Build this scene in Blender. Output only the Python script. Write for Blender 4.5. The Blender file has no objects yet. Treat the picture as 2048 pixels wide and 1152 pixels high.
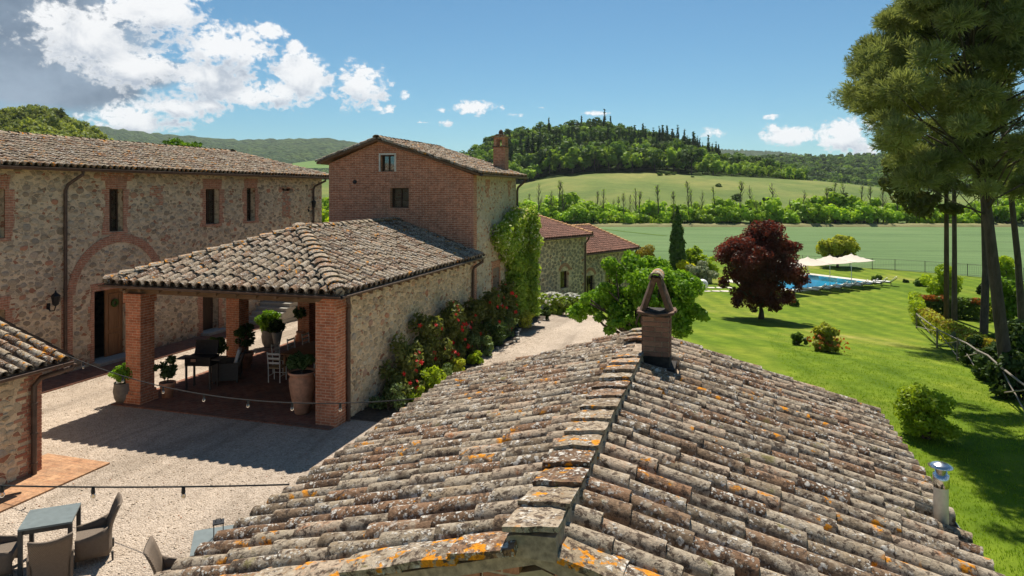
import bpy, math, random
import numpy as np
from mathutils import Vector, Matrix

# ------------------------------------------------------------------ camera, sky, sun, exposure
FPX, HOR, EYE, YAW = 1365.0, 383.0, 6.0, math.radians(16.95)   # focal length / horizon in photo pixels, eye height, yaw
SUN_EL, SUN_AZ = math.radians(57.0), math.radians(-9.6)        # azimuth from +Y towards +X
EXPOSURE, SUN_STRENGTH, SKY_STRENGTH = 0.55, 5.0, 0.094

sc = bpy.context.scene
COL = sc.collection
SA, CA = math.sin(YAW), math.cos(YAW)

cam = bpy.data.cameras.new('camera')
cam.sensor_width = 36.0
cam.lens = 36.0 * FPX / 2048.0
cam.shift_y = -(576.0 - HOR) / 2048.0
cam.clip_start, cam.clip_end = 0.1, 30000.0
camo = bpy.data.objects.new('camera', cam)
camo.location = (0, 0, EYE)
camo.rotation_euler = (math.radians(90), 0, YAW)
COL.objects.link(camo)
sc.camera = camo
sc.render.resolution_x, sc.render.resolution_y = 1024, 576
sc.view_settings.view_transform = 'Standard'
sc.view_settings.look = 'None'
sc.view_settings.gamma = 1.0
sc.view_settings.use_curve_mapping = False
sc.view_settings.exposure = EXPOSURE
sc.render.engine = 'CYCLES'
HAZE = 0.00006
sc.cycles.max_bounces = 6
sc.cycles.diffuse_bounces = 3
sc.cycles.glossy_bounces = 2
sc.cycles.transmission_bounces = 4
sc.cycles.transparent_max_bounces = 8


def cw(r, d, z=0.0):
    """camera right / depth to world"""
    return Vector((r * CA - d * SA, d * CA + r * SA, z))


def pxd(px, d, z=0.0):
    return cw((px - 1024.0) / FPX * d, d, z)


def pxX(px, py, X):
    """photo pixel on the plane x = X -> (Y, Z)"""
    q = (px - 1024.0) / FPX
    Y = X * (CA + q * SA) / (q * CA - SA)
    d = -X * SA + Y * CA
    return Y, EYE - (py - HOR) * d / FPX


def pxY(px, py, Y):
    q = (px - 1024.0) / FPX
    X = Y * (q * CA - SA) / (CA + q * SA)
    d = -X * SA + Y * CA
    return X, EYE - (py - HOR) * d / FPX


def pxZ(px, py, z):
    d = (EYE - z) * FPX / (py - HOR)
    return pxd(px, d, z)


def proj(p):
    d = -p[0] * SA + p[1] * CA
    r = p[0] * CA + p[1] * SA
    if d < 0.1:
        return (-9999, -9999, d)
    return (1024 + FPX * r / d, HOR - FPX * (p[2] - EYE) / d, d)


# ------------------------------------------------------------------ small node language
class NT:
    def __init__(self, tree):
        self.t = tree
        self.x = 0

    def n(self, kind, **kw):
        nd = self.t.nodes.new(kind)
        self.x += 40
        nd.location = (self.x, 0)
        for k, v in kw.items():
            setattr(nd, k, v)
        return nd

    def put(self, sock, v):
        if v is None:
            return
        if isinstance(v, bpy.types.NodeSocket):
            self.t.links.new(v, sock)
        elif isinstance(v, (tuple, list)):
            if sock.type == 'RGBA' and len(v) == 3:
                v = (*v, 1.0)
            sock.default_value = v
        else:
            sock.default_value = v

    def math(self, op, a, b=None, c=None, clamp=False):
        nd = self.n('ShaderNodeMath', operation=op, use_clamp=clamp)
        for i, v in enumerate((a, b, c)):
            if v is not None:
                self.put(nd.inputs[i], v)
        return nd.outputs[0]

    def mix(self, f, a, b, mode='MIX'):
        nd = self.n('ShaderNodeMix', data_type='RGBA', blend_type=mode)
        self.put(nd.inputs[0], f)
        self.put(nd.inputs[6], a)
        self.put(nd.inputs[7], b)
        return nd.outputs[2]

    def noise(self, vec, scale, detail=3.0, rough=0.55, dist=0.0, out=0):
        nd = self.n('ShaderNodeTexNoise')
        self.put(nd.inputs['Vector'], vec)
        nd.inputs['Scale'].default_value = scale
        nd.inputs['Detail'].default_value = detail
        nd.inputs['Roughness'].default_value = rough
        nd.inputs['Distortion'].default_value = dist
        return nd.outputs[out]

    def voro(self, vec, scale, feature='F1', out='Distance', rand=1.0):
        nd = self.n('ShaderNodeTexVoronoi', feature=feature)
        self.put(nd.inputs['Vector'], vec)
        nd.inputs['Scale'].default_value = scale
        nd.inputs['Randomness'].default_value = rand
        return nd.outputs[out]

    def ss(self, v, a, b):
        """smoothstep a..b -> 0..1"""
        nd = self.n('ShaderNodeMapRange', interpolation_type='SMOOTHSTEP')
        self.put(nd.inputs[0], v)
        nd.inputs[1].default_value = a
        nd.inputs[2].default_value = b
        return nd.outputs[0]

    def ramp(self, f, stops, interp='LINEAR'):
        nd = self.n('ShaderNodeValToRGB')
        self.put(nd.inputs[0], f)
        cr = nd.color_ramp
        cr.interpolation = interp
        while len(cr.elements) < len(stops):
            cr.elements.new(0.5)
        for e, (p, c) in zip(cr.elements, stops):
            e.position = p
            e.color = (*c, 1.0)
        return nd.outputs[0]

    def pos(self):
        return self.n('ShaderNodeNewGeometry').outputs['Position']

    def xyz(self, v):
        nd = self.n('ShaderNodeSeparateXYZ')
        self.put(nd.inputs[0], v)
        return nd.outputs

    def vec(self, x, y, z):
        nd = self.n('ShaderNodeCombineXYZ')
        for i, v in enumerate((x, y, z)):
            self.put(nd.inputs[i], v)
        return nd.outputs[0]

    def vmul(self, v, s):
        nd = self.n('ShaderNodeVectorMath', operation='MULTIPLY')
        self.put(nd.inputs[0], v)
        nd.inputs[1].default_value = s
        return nd.outputs[0]

    def rnd(self):
        """a random number per face patch and per object"""
        a = self.n('ShaderNodeAttribute', attribute_name='rnd').outputs['Fac']
        o = self.n('ShaderNodeObjectInfo').outputs['Random']
        return self.math('FRACT', self.math('ADD', a, o))

    def bump(self, h, strength, dist, prev=None):
        nd = self.n('ShaderNodeBump')
        self.put(nd.inputs['Height'], h)
        nd.inputs['Strength'].default_value = strength
        nd.inputs['Distance'].default_value = dist
        if prev is not None:
            self.put(nd.inputs['Normal'], prev)
        return nd.outputs[0]


def newmat(name):
    m = bpy.data.materials.new(name)
    m.use_nodes = True
    m.node_tree.nodes.clear()
    return m, NT(m.node_tree)


def finish(m, T, color, rough=0.9, normal=None, metal=0.0, spec=0.3):
    b = T.n('ShaderNodeBsdfPrincipled')
    T.put(b.inputs['Base Color'], color)
    T.put(b.inputs['Roughness'], rough)
    T.put(b.inputs['Metallic'], metal)
    b.inputs['Specular IOR Level'].default_value = spec
    if normal is not None:
        T.put(b.inputs['Normal'], normal)
    o = T.n('ShaderNodeOutputMaterial')
    T.t.links.new(b.outputs[0], o.inputs[0])
    return m


# ------------------------------------------------------------------ world: Nishita sky
def make_world():
    w = bpy.data.worlds.new('World')
    sc.world = w
    w.use_nodes = True
    w.node_tree.nodes.clear()
    T = NT(w.node_tree)
    sky = T.n('ShaderNodeTexSky', sky_type='NISHITA')
    sky.sun_disc = False
    sky.sun_elevation = SUN_EL
    sky.sun_rotation = SUN_AZ
    sky.altitude = 200
    sky.air_density = 1.0
    sky.dust_density = 0.1
    sky.ozone_density = 3.0
    base = T.n('ShaderNodeHueSaturation')
    base.inputs['Saturation'].default_value = 1.02
    base.inputs['Value'].default_value = 0.80
    T.put(base.inputs['Color'], sky.outputs[0])
    bg = T.n('ShaderNodeBackground')
    T.put(bg.inputs[0], T.mix(1.0, base.outputs[0], (.47, .74, .79), 'MULTIPLY'))
    bg.inputs[1].default_value = SKY_STRENGTH
    o = T.n('ShaderNodeOutputWorld')
    T.t.links.new(bg.outputs[0], o.inputs[0])


make_world()
sun = bpy.data.lights.new('sun', 'SUN')
sun.energy = SUN_STRENGTH
sun.angle = math.radians(0.53)
sun.color = (1.0, 0.93, 0.81)
suno = bpy.data.objects.new('sun', sun)
SUNV = Vector((math.sin(SUN_AZ) * math.cos(SUN_EL), math.cos(SUN_AZ) * math.cos(SUN_EL), math.sin(SUN_EL)))
suno.rotation_euler = SUNV.to_track_quat('Z', 'Y').to_euler()
suno.location = (0, 0, 60)
COL.objects.link(suno)

# ------------------------------------------------------------------ geometry helpers
RG = random.Random(5)


class MB:
    """collects faces for ONE mesh object"""

    def __init__(self):
        self.v, self.f, self.r, self.m = [], [], [], []

    def add(self, vs, fs, rnd=None, mi=0):
        b = len(self.v)
        self.v += [tuple(p) for p in vs]
        q = RG.random() if rnd is None else rnd
        for f in fs:
            self.f.append([b + i for i in f])
            self.r.append(q)
            self.m.append(mi)
        return self

    def box(self, x0, x1, y0, y1, z0, z1, rnd=None, mi=0):
        return self.add([(x, y, z) for z in (z0, z1) for y in (y0, y1) for x in (x0, x1)],
                        [(0, 2, 3, 1), (4, 5, 7, 6), (0, 1, 5, 4), (2, 6, 7, 3), (0, 4, 6, 2), (1, 3, 7, 5)], rnd, mi)

    def obox(self, c, a, b, d, rnd=None, mi=0):
        """oriented box: centre and three half-axis vectors"""
        c, a, b, d = Vector(c), Vector(a), Vector(b), Vector(d)
        return self.add([c + sx * a + sy * b + sz * d for sz in (-1, 1) for sy in (-1, 1) for sx in (-1, 1)],
                        [(0, 2, 3, 1), (4, 5, 7, 6), (0, 1, 5, 4), (2, 6, 7, 3), (0, 4, 6, 2), (1, 3, 7, 5)], rnd, mi)

    def prism(self, poly, vec, rnd=None, mi=0):
        n = len(poly)
        vec = Vector(vec)
        p = [Vector(q) for q in poly]
        return self.add(p + [q + vec for q in p], [tuple(range(n - 1, -1, -1)), tuple(range(n, 2 * n))] +
                        [(i, (i + 1) % n, n + (i + 1) % n, n + i) for i in range(n)], rnd, mi)

    def tube(self, pts, r, n=8, rnd=None, mi=0, caps=True):
        pts = [Vector(p) for p in pts]
        rs = r if isinstance(r, (list, tuple)) else [r] * len(pts)
        vs, fs = [], []
        prev = None
        for i, p in enumerate(pts):
            t = (pts[min(i + 1, len(pts) - 1)] - pts[max(i - 1, 0)])
            t = t.normalized() if t.length > 1e-9 else Vector((0, 0, 1))
            a = prev if prev is not None else (Vector((1, 0, 0)) if abs(t.x) < .9 else Vector((0, 1, 0)))
            a = (a - t * a.dot(t)).normalized()
            prev = a
            b = t.cross(a)
            for k in range(n):
                an = 2 * math.pi * k / n
                vs.append(p + (a * math.cos(an) + b * math.sin(an)) * rs[i])
        for i in range(len(pts) - 1):
            for k in range(n):
                fs.append((i * n + k, i * n + (k + 1) % n, (i + 1) * n + (k + 1) % n, (i + 1) * n + k))
        if caps:
            fs.append(tuple(range(n - 1, -1, -1)))
            fs.append(tuple(range((len(pts) - 1) * n, len(pts) * n)))
        return self.add(vs, fs, rnd, mi)

    def lathe(self, prof, c=(0, 0, 0), n=20, rnd=None, mi=0):
        vs, fs = [], []
        for (r, z) in prof:
            for k in range(n):
                an = 2 * math.pi * k / n
                vs.append((c[0] + r * math.cos(an), c[1] + r * math.sin(an), c[2] + z))
        for i in range(len(prof) - 1):
            for k in range(n):
                fs.append((i * n + k, i * n + (k + 1) % n, (i + 1) * n + (k + 1) % n, (i + 1) * n + k))
        if prof[0][0] > 1e-4:
            fs.append(tuple(range(n - 1, -1, -1)))
        if prof[-1][0] > 1e-4:
            fs.append(tuple(range((len(prof) - 1) * n, len(prof) * n)))
        return self.add(vs, fs, rnd, mi)

    def sheet(self, grid, th, rnd=None, mi=0):
        """a curved panel with thickness from a grid of points"""
        R, C = len(grid), len(grid[0])
        g = [[Vector(p) for p in row] for row in grid]
        nn = []
        for i in range(R):
            for j in range(C):
                du = g[i][min(j + 1, C - 1)] - g[i][max(j - 1, 0)]
                dv = g[min(i + 1, R - 1)][j] - g[max(i - 1, 0)][j]
                q = du.cross(dv)
                nn.append(q.normalized() * th * .5 if q.length > 1e-9 else Vector((0, 0, th * .5)))
        fl = [p for row in g for p in row]
        N = R * C
        vs = [p + q for p, q in zip(fl, nn)] + [p - q for p, q in zip(fl, nn)]
        fs = []
        for i in range(R - 1):
            for j in range(C - 1):
                a = i * C + j
                fs.append((a, a + 1, a + C + 1, a + C))
                fs.append((N + a, N + a + C, N + a + C + 1, N + a + 1))
        ring = [(0, j) for j in range(C)] + [(i, C - 1) for i in range(1, R)] + [(R - 1, j) for j in range(C - 2, -1, -1)] + [(i, 0) for i in range(R - 2, 0, -1)]
        ids = [i * C + j for i, j in ring]
        for a, b in zip(ids, ids[1:] + ids[:1]):
            fs.append((b, a, N + a, N + b))
        return self.add(vs, fs, rnd, mi)

    def mesh(self, name, mats, smooth=False):
        me = bpy.data.meshes.new(name)
        me.from_pydata(self.v, [], self.f)
        at = me.attributes.new('rnd', 'FLOAT', 'FACE')
        at.data.foreach_set('value', np.array(self.r, dtype=np.float32))
        for m in (mats if isinstance(mats, (list, tuple)) else [mats]):
            me.materials.append(m)
        me.polygons.foreach_set('material_index', np.array(self.m, dtype=np.int32))
        if smooth:
            me.polygons.foreach_set('use_smooth', np.ones(len(self.f), dtype=bool))
        me.update()
        return me

    def build(self, name, mats, parent=None, smooth=False):
        return link(name, self.mesh(name, mats, smooth), parent)


def npmesh(name, verts, quads, rnd, mat, smooth=False):
    """fast mesh from numpy: verts (N,3), quads (M,k) with k = 3 or 4"""
    me = bpy.data.meshes.new(name)
    M, k = quads.shape
    me.vertices.add(len(verts))
    me.vertices.foreach_set('co', np.ascontiguousarray(verts, dtype=np.float32).ravel())
    me.loops.add(M * k)
    me.loops.foreach_set('vertex_index', np.ascontiguousarray(quads, dtype=np.int32).ravel())
    me.polygons.add(M)
    me.polygons.foreach_set('loop_start', np.arange(0, M * k, k, dtype=np.int32))
    if smooth:
        me.polygons.foreach_set('use_smooth', np.ones(M, dtype=bool))
    at = me.attributes.new('rnd', 'FLOAT', 'FACE')
    at.data.foreach_set('value', np.ascontiguousarray(rnd, dtype=np.float32))
    for m in (mat if isinstance(mat, (list, tuple)) else [mat]):
        me.materials.append(m)
    me.update(calc_edges=True)
    return me


def link(name, data, parent=None):
    o = bpy.data.objects.new(name, data)
    COL.objects.link(o)
    if parent is not None:
        o.parent = parent
        if parent.get('_world'):                    # the parent stands in the world, the child is built in world coordinates
            o.matrix_parent_inverse = Matrix.Translation(-Vector(parent.location))
    return o


def tag(o, label, cat=None, group=None, kind=None):
    if label:
        o['label'] = label
    if cat:
        o['category'] = cat
    if group:
        o['group'] = group
    if kind:
        o['kind'] = kind
    return o


def thing(name, label, cat, loc=(0, 0, 0), rz=0.0, group=None, world=False):
    o = bpy.data.objects.new(name, None)
    o.empty_display_size = 0.2
    COL.objects.link(o)
    o.location = loc
    o.rotation_euler = (0, 0, rz)
    if world:
        o['_world'] = 1
    return tag(o, label, cat, group)


def struct(name, data, kind='structure'):
    o = link(name, data)
    o['kind'] = kind
    return o


def copy_tree(src, loc, rz=0.0, s=1.0, label=None, group=None):
    def cp(o, par):
        c = o.copy()
        COL.objects.link(c)
        if par is not None:
            c.parent = par
        for ch in o.children:
            cp(ch, c)
        return c
    c = cp(src, None)
    c.location = loc
    c.rotation_euler = (0, 0, rz)
    c.scale = (s, s, s) if not isinstance(s, (tuple, list)) else s
    if label:
        c['label'] = label
    if group:
        c['group'] = group
    return c


def scatter(base, xforms, name, parent, keep=300, stuff_name=None):
    """base: list of variant meshes; xforms: list of Matrix. The `keep` nearest in view become objects, the rest one stuff part."""
    scored = []
    for i, M in enumerate(xforms):
        t = M.translation
        x, y, d = proj(t)
        vis = -30 < x < 2078 and -30 < y < 1182 and d > 0
        scored.append((0 if vis else 1, d, i))
    scored.sort()
    rest = [i for k, (_, _, i) in enumerate(scored) if k >= keep]
    for (_, _, i) in scored[:keep]:
        o = link(name, base[i % len(base)], parent)
        M = xforms[i]
        if parent.get('_world'):
            o.matrix_basis = M
        else:
            o.matrix_basis = M
    if rest:
        allv, allq, allr = [], [], []
        off = 0
        cache = []
        for me in base:
            v = np.empty(len(me.vertices) * 3, dtype=np.float32)
            me.vertices.foreach_get('co', v)
            q = np.array([list(p.vertices) if len(p.vertices) == 4 else list(p.vertices) + [p.vertices[-1]] for p in me.polygons], dtype=np.int32)
            cache.append((v.reshape(-1, 3), q))
        for i in rest:
            v, q = cache[i % len(base)]
            M = np.array(xforms[i], dtype=np.float32)
            allv.append(v @ M[:3, :3].T + M[:3, 3])
            allq.append(q + off)
            allr.append(np.full(len(q), RG.random(), dtype=np.float32))
            off += len(v)
        me = npmesh(stuff_name or (name + 's'), np.concatenate(allv), np.concatenate(allq), np.concatenate(allr), list(base[0].materials))
        o = link(stuff_name or (name + 's'), me, parent)
        o['kind'] = 'stuff'


def sstep(a, b, x):
    t = np.clip((x - a) / (b - a), 0, 1)
    return t * t * (3 - 2 * t)


# ------------------------------------------------------------------ the lie of the land
E1 = Vector((0.87, 0.49)).normalized()            # pool axes in camera right/depth
PR0 = Vector((35.2, 67.8))                         # pool corner
POOL_L, POOL_W = 11.0, 6.4
_e1 = cw(E1.x, E1.y).xy
_e2 = Vector((-_e1.y, _e1.x))
_p0 = cw(PR0.x, PR0.y).xy


def pool_uv(x, y):
    """coordinates in the pool: u back along the row, v across"""
    dx, dy = x - _p0.x, y - _p0.y
    return -(dx * _e1.x + dy * _e1.y), dx * _e2.x + dy * _e2.y


def ground_z(x, y):
    t = (0.35 * x + 0.94 * y - 18.0) / 37.0
    return -3.0 * sstep(0.0, 1.0, np.asarray(t, dtype=float))


def gz(x, y):
    return float(ground_z(x, y))


def on_ground(px, py):
    """where the ray through a photo pixel meets the ground"""
    z = 0.0
    p = pxZ(px, py, z)
    for _ in range(60):
        z = 0.6 * z + 0.4 * gz(p.x, p.y)
        p = pxZ(px, py, z)
    return Vector((p.x, p.y, gz(p.x, p.y)))


def interp(pts, x):
    return float(np.interp(x, [p[0] for p in pts], [p[1] for p in pts]))

# ------------------------------------------------------------------ materials
def wall_uv(T):
    """(along wall, height) in metres for upright walls that follow X or Y"""
    g = T.n('ShaderNodeNewGeometry')
    X, Y, Z = T.xyz(g.outputs['Position'])
    nx, ny, nz = T.xyz(g.outputs['True Normal'])
    f = T.math('GREATER_THAN', T.math('ABSOLUTE', ny), 0.6)
    u = T.math('ADD', T.math('MULTIPLY', X, f), T.math('MULTIPLY', Y, T.math('SUBTRACT', 1.0, f)))
    up = T.math('GREATER_THAN', T.math('ABSOLUTE', nz), 0.75)
    v = T.math('ADD', T.math('MULTIPLY', Z, T.math('SUBTRACT', 1.0, up)), T.math('MULTIPLY', Y, up))
    return T.vec(u, v, 0.0)


def m_brick(name, c1, c2, mortar, w=0.27, h=0.075, mort=0.009, dirt=0.5, flat=False):
    m, T = newmat(name)
    P = T.pos()
    if not flat:
        c1, c2, mortar = (tuple(1.28 * q for q in k) for k in (c1, c2, mortar))
    uv = P if flat else wall_uv(T)
    nd = T.n('ShaderNodeTexBrick', offset=0.5)
    jit = T.vmul(T.noise(P, 3.0, 2, out=1), (.02, .012, 0)) if not flat else None
    if jit is not None:
        va = T.n('ShaderNodeVectorMath', operation='ADD')
        T.put(va.inputs[0], uv)
        T.put(va.inputs[1], jit)
        uv = va.outputs[0]
    T.put(nd.inputs['Vector'], uv)
    nd.inputs['Scale'].default_value = 1.0
    nd.inputs['Brick Width'].default_value = w
    nd.inputs['Row Height'].default_value = h
    nd.inputs['Mortar Size'].default_value = mort
    nd.inputs['Mortar Smooth'].default_value = 0.25
    nd.inputs['Bias'].default_value = -0.1
    T.put(nd.inputs['Color1'], c1)
    T.put(nd.inputs['Color2'], c2)
    T.put(nd.inputs['Mortar'], mortar)
    n1 = T.noise(P, 1.3, 5, .6)
    n2 = T.noise(P, 22, 4, .65)
    n3 = T.noise(P, 6, 4, .7)
    c = T.mix(1.0, nd.outputs['Color'], T.ramp(n3, [(.28, (.62, .58, .56)), (.5, (1, 1, 1)), (.74, (1.28, 1.3, 1.32))]), 'MULTIPLY')
    c = T.mix(T.math('MULTIPLY', T.ss(n1, .42, .72), dirt), c, tuple(.6 * q for q in mortar))
    c = T.mix(.5, c, T.ramp(n2, [(0.3, (.45, .45, .45)), (.7, (1.25, 1.2, 1.15))]), 'MULTIPLY')
    hgt = T.math('SUBTRACT', T.math('MULTIPLY', n2, .35), nd.outputs['Fac'])
    return finish(m, T, c, 0.92, T.bump(hgt, 0.8, 0.012))


def m_rubble(name, mortar, a, b, c3, scale=5.0, pinks=0.25, edge=0.06):
    """mortar with small flush stones; the larger stones are geometry"""
    m, T = newmat(name)
    mortar, a, b, c3 = (tuple(1.36 * q for q in k) for k in (mortar, a, b, c3))
    P = T.pos()
    ad = T.n('ShaderNodeVectorMath', operation='ADD')
    T.put(ad.inputs[0], T.vmul(P, (1, 1, 1.45)))
    T.put(ad.inputs[1], T.vmul(T.noise(P, 2.5, 3, out=1), (.25, .25, .25)))
    q = ad.outputs[0]
    e = T.voro(q, scale, 'DISTANCE_TO_EDGE')
    nd = T.n('ShaderNodeTexVoronoi', feature='F1')
    T.put(nd.inputs['Vector'], q)
    nd.inputs['Scale'].default_value = scale
    rx, ry, rz = T.xyz(nd.outputs['Color'])
    stone = T.ramp(rx, [(0.0, a), (.35, b), (.65, c3), (1.0, tuple(.6 * k for k in b))])
    stone = T.mix(T.math('GREATER_THAN', rz, 1.0 - pinks), stone, (.40, .19, .115))
    n2 = T.noise(P, 28, 5, .65)
    n1 = T.noise(P, 1.1, 4, .6)
    inside = T.math('MULTIPLY', T.ss(e, edge * .4, edge * 1.5), T.ss(ry, .25, .45))
    c = T.mix(inside, mortar, stone)
    c = T.mix(.55, c, T.ramp(n2, [(0.25, (.45, .45, .45)), (.7, (1.2, 1.2, 1.2))]), 'MULTIPLY')
    c = T.mix(.45, c, T.ramp(n1, [(0.3, (.62, .6, .58)), (.65, (1.15, 1.12, 1.08))]), 'MULTIPLY')
    hgt = T.math('ADD', T.math('MULTIPLY', inside, .6), T.math('MULTIPLY', n2, .5))
    return finish(m, T, c, 0.95, T.bump(hgt, 0.8, 0.03))


def m_stone(name, stops):
    """single wall stones: one tint per stone"""
    m, T = newmat(name)
    stops = [(p, tuple(1.22 * q for q in c)) for p, c in stops]
    P = T.pos()
    r = T.rnd()
    c = T.ramp(r, stops)
    n = T.noise(P, 16, 5, .65)
    c = T.mix(.6, c, T.ramp(n, [(0.25, (.5, .5, .5)), (.7, (1.2, 1.2, 1.2))]), 'MULTIPLY')
    return finish(m, T, c, 0.93, T.bump(n, 0.7, 0.02))


def m_tile(name, orange=0.5, grey=1.0, scale=1.0):
    """old clay roof tile: weathered clay, white and grey lichen crusts, orange lichen, soot"""
    m, T = newmat(name)
    P = T.pos()
    r = T.rnd()
    base = T.ramp(r, [(0.0, (.15, .092, .055)), (.12, (.27, .155, .09)), (.26, (.20, .148, .098)), (.40, (.33, .255, .17)), (.54, (.135, .10, .07)), (.66, (.37, .30, .215)),
                      (.78, (.24, .175, .11)), (.88, (.29, .15, .082)), (.95, (.44, .185, .08)), (1.0, (.21, .15, .10))])
    mid = T.noise(P, 9.0 * scale, 5, .65)
    fine = T.noise(P, 38 * scale, 5, .7)
    # pale grey crust, more of it on some tiles
    g0 = T.math('ADD', mid, T.math('MULTIPLY_ADD', r, .30, -.17))
    c = T.mix(T.math('MULTIPLY', T.ss(g0, .40, .58), .85 * grey), base, (.42, .35, .265))
    c = T.mix(T.math('MULTIPLY', T.ss(T.noise(P, 15 * scale, 6, .72, .4), .50, .58), .88), c, (.065, .042, .030))
    # white crusty lichen: round patches of several sizes
    ad = T.n('ShaderNodeVectorMath', operation='ADD')
    T.put(ad.inputs[0], P)
    T.put(ad.inputs[1], T.vmul(T.noise(P, 30, 3, out=1), (.05, .05, .05)))
    v1 = T.voro(ad.outputs[0], 12 * scale)
    v2 = T.voro(ad.outputs[0], 30 * scale)
    keep = T.ss(T.math('ADD', T.noise(P, 4.0, 3, .6), T.math('MULTIPLY_ADD', r, -.16, .08)), .45, .58)
    w = T.math('MAXIMUM', T.math('SUBTRACT', 1.0, T.ss(v1, .24, .33)), T.math('SUBTRACT', 1.0, T.ss(v2, .27, .36)))
    w = T.math('MULTIPLY', T.math('MULTIPLY', w, keep), T.ss(fine, .34, .48))
    c = T.mix(T.math('MULTIPLY', w, .92), c, (.60, .565, .51))
    # orange lichen
    o = T.math('MULTIPLY', T.ss(T.noise(P, 1.7, 3, .6, .5), .63 - .10 * orange, .68 - .10 * orange), T.ss(T.noise(P, 8.5, 5, .62), .555, .60))
    c = T.mix(T.math('MULTIPLY', o, .95), c, T.mix(fine, (.50, .15, .006), (.78, .34, .012)))
    mo = T.math('MULTIPLY', T.ss(T.noise(P, 1.9, 3, .6), .62, .70), T.ss(mid, .5, .62))
    c = T.mix(T.math('MULTIPLY', mo, .8), c, (.19, .165, .05))
    c = T.mix(.55, c, T.ramp(fine, [(0.30, (.40, .37, .35)), (.64, (1.28, 1.27, 1.24))]), 'MULTIPLY')
    hgt = T.math('ADD', T.math('MULTIPLY', fine, .7), T.math('ADD', T.math('MULTIPLY', mid, .5), T.math('MULTIPLY', w, .25)))
    return finish(m, T, c, 0.95, T.bump(hgt, 0.9, 0.018), spec=.2)


def m_plain(name, c, rough=0.6, metal=0.0, var=0.25, scale=14, bump=0.15, spec=.4):
    m, T = newmat(name)
    P = T.pos()
    n = T.noise(P, scale, 4, .6)
    n1 = T.noise(P, scale * .12, 3, .6)
    col = T.mix(1.0, c, T.ramp(n, [(0.3, (1 - var,) * 3), (.7, (1 + var,) * 3)]), 'MULTIPLY')
    col = T.mix(1.0, col, T.ramp(n1, [(0.3, (1 - var * .6,) * 3), (.7, (1 + var * .5,) * 3)]), 'MULTIPLY')
    return finish(m, T, col, rough, T.bump(n, bump, 0.01) if bump else None, metal, spec)


def m_wood(name, c1, c2, axis=(1, 1, .12), scale=18):
    m, T = newmat(name)
    n = T.noise(T.vmul(T.pos(), axis), scale, 5, .65, .4)
    return finish(m, T, T.ramp(n, [(.3, c1), (.7, c2)]), 0.75, T.bump(n, .4, .008))


def m_leaf(name, c1, c2, trans=0.38, tcol=None, gloss=0.015, objvar=0.5, nscale=0.9, boost=1.45):
    m, T = newmat(name)
    c1, c2 = tuple(boost * q for q in c1), tuple(boost * q for q in c2)
    r = T.n('ShaderNodeAttribute', attribute_name='rnd').outputs['Fac']
    o = T.n('ShaderNodeObjectInfo').outputs['Random']
    n = T.noise(T.pos(), nscale, 3, .6)
    f = T.math('ADD', T.math('MULTIPLY', r, .65), T.math('MULTIPLY_ADD', n, 1.3, -.45), clamp=True)
    c = T.mix(f, c1, c2)
    k = T.math('MULTIPLY_ADD', o, objvar, 1.0 - objvar * .5)
    c = T.mix(1.0, c, T.vec(k, k, k), 'MULTIPLY')
    d = T.n('ShaderNodeBsdfDiffuse')
    T.put(d.inputs[0], c)
    t = T.n('ShaderNodeBsdfTranslucent')
    tc = tcol or (1.25, 1.2, .55)
    T.put(t.inputs[0], T.mix(1.0, c, tc, 'MULTIPLY'))
    g = T.n('ShaderNodeBsdfGlossy')
    g.inputs[1].default_value = .5
    T.put(g.inputs[0], (.8, .85, .8))
    a = T.n('ShaderNodeMixShader')
    a.inputs[0].default_value = trans
    T.t.links.new(d.outputs[0], a.inputs[1])
    T.t.links.new(t.outputs[0], a.inputs[2])
    b = T.n('ShaderNodeMixShader')
    b.inputs[0].default_value = gloss
    T.t.links.new(a.outputs[0], b.inputs[1])
    T.t.links.new(g.outputs[0], b.inputs[2])
    out = T.n('ShaderNodeOutputMaterial')
    T.t.links.new(b.outputs[0], out.inputs[0])
    return m


def m_bark(name, c1, c2, scale=5):
    m, T = newmat(name)
    n = T.noise(T.vmul(T.pos(), (1, 1, .25)), scale, 6, .7, .6)
    return finish(m, T, T.ramp(n, [(.3, c1), (.7, c2)]), 0.95, T.bump(n, 1.0, .05))


def m_gravel():
    m, T = newmat('gravel')
    P = T.pos()
    nd = T.n('ShaderNodeTexVoronoi', feature='F1')
    T.put(nd.inputs['Vector'], P)
    nd.inputs['Scale'].default_value = 34
    rx, ry, rz = T.xyz(nd.outputs['Color'])
    c = T.ramp(rx, [(0, (.42, .345, .275)), (.4, (.52, .435, .355)), (.8, (.60, .51, .425)), (1, (.31, .24, .18))])
    big = T.noise(P, .35, 5, .62)
    mid = T.noise(P, 4.0, 5, .7)
    c = T.mix(1.0, c, T.ramp(big, [(.3, (.84, .82, .80)), (.7, (1.08, 1.07, 1.06))]), 'MULTIPLY')
    c = T.mix(1.0, c, T.ramp(mid, [(.3, (.82, .81, .80)), (.7, (1.08, 1.08, 1.08))]), 'MULTIPLY')
    rut = T.noise(T.vmul(P, (1.3, .16, 1)), .55, 4, .6, .6)
    c = T.mix(1.0, c, T.ramp(rut, [(.36, (1.06, 1.05, 1.03)), (.52, (.97, .965, .955)), (.60, (.74, .73, .71)), (.68, (1.0, 1.0, 1.0))]), 'MULTIPLY')
    h = T.math('ADD', T.math('SUBTRACT', 1.0, nd.outputs['Distance']), T.math('MULTIPLY', mid, 1.2))
    return finish(m, T, c, 0.95, T.bump(h, 0.9, 0.03), spec=.2)


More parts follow.
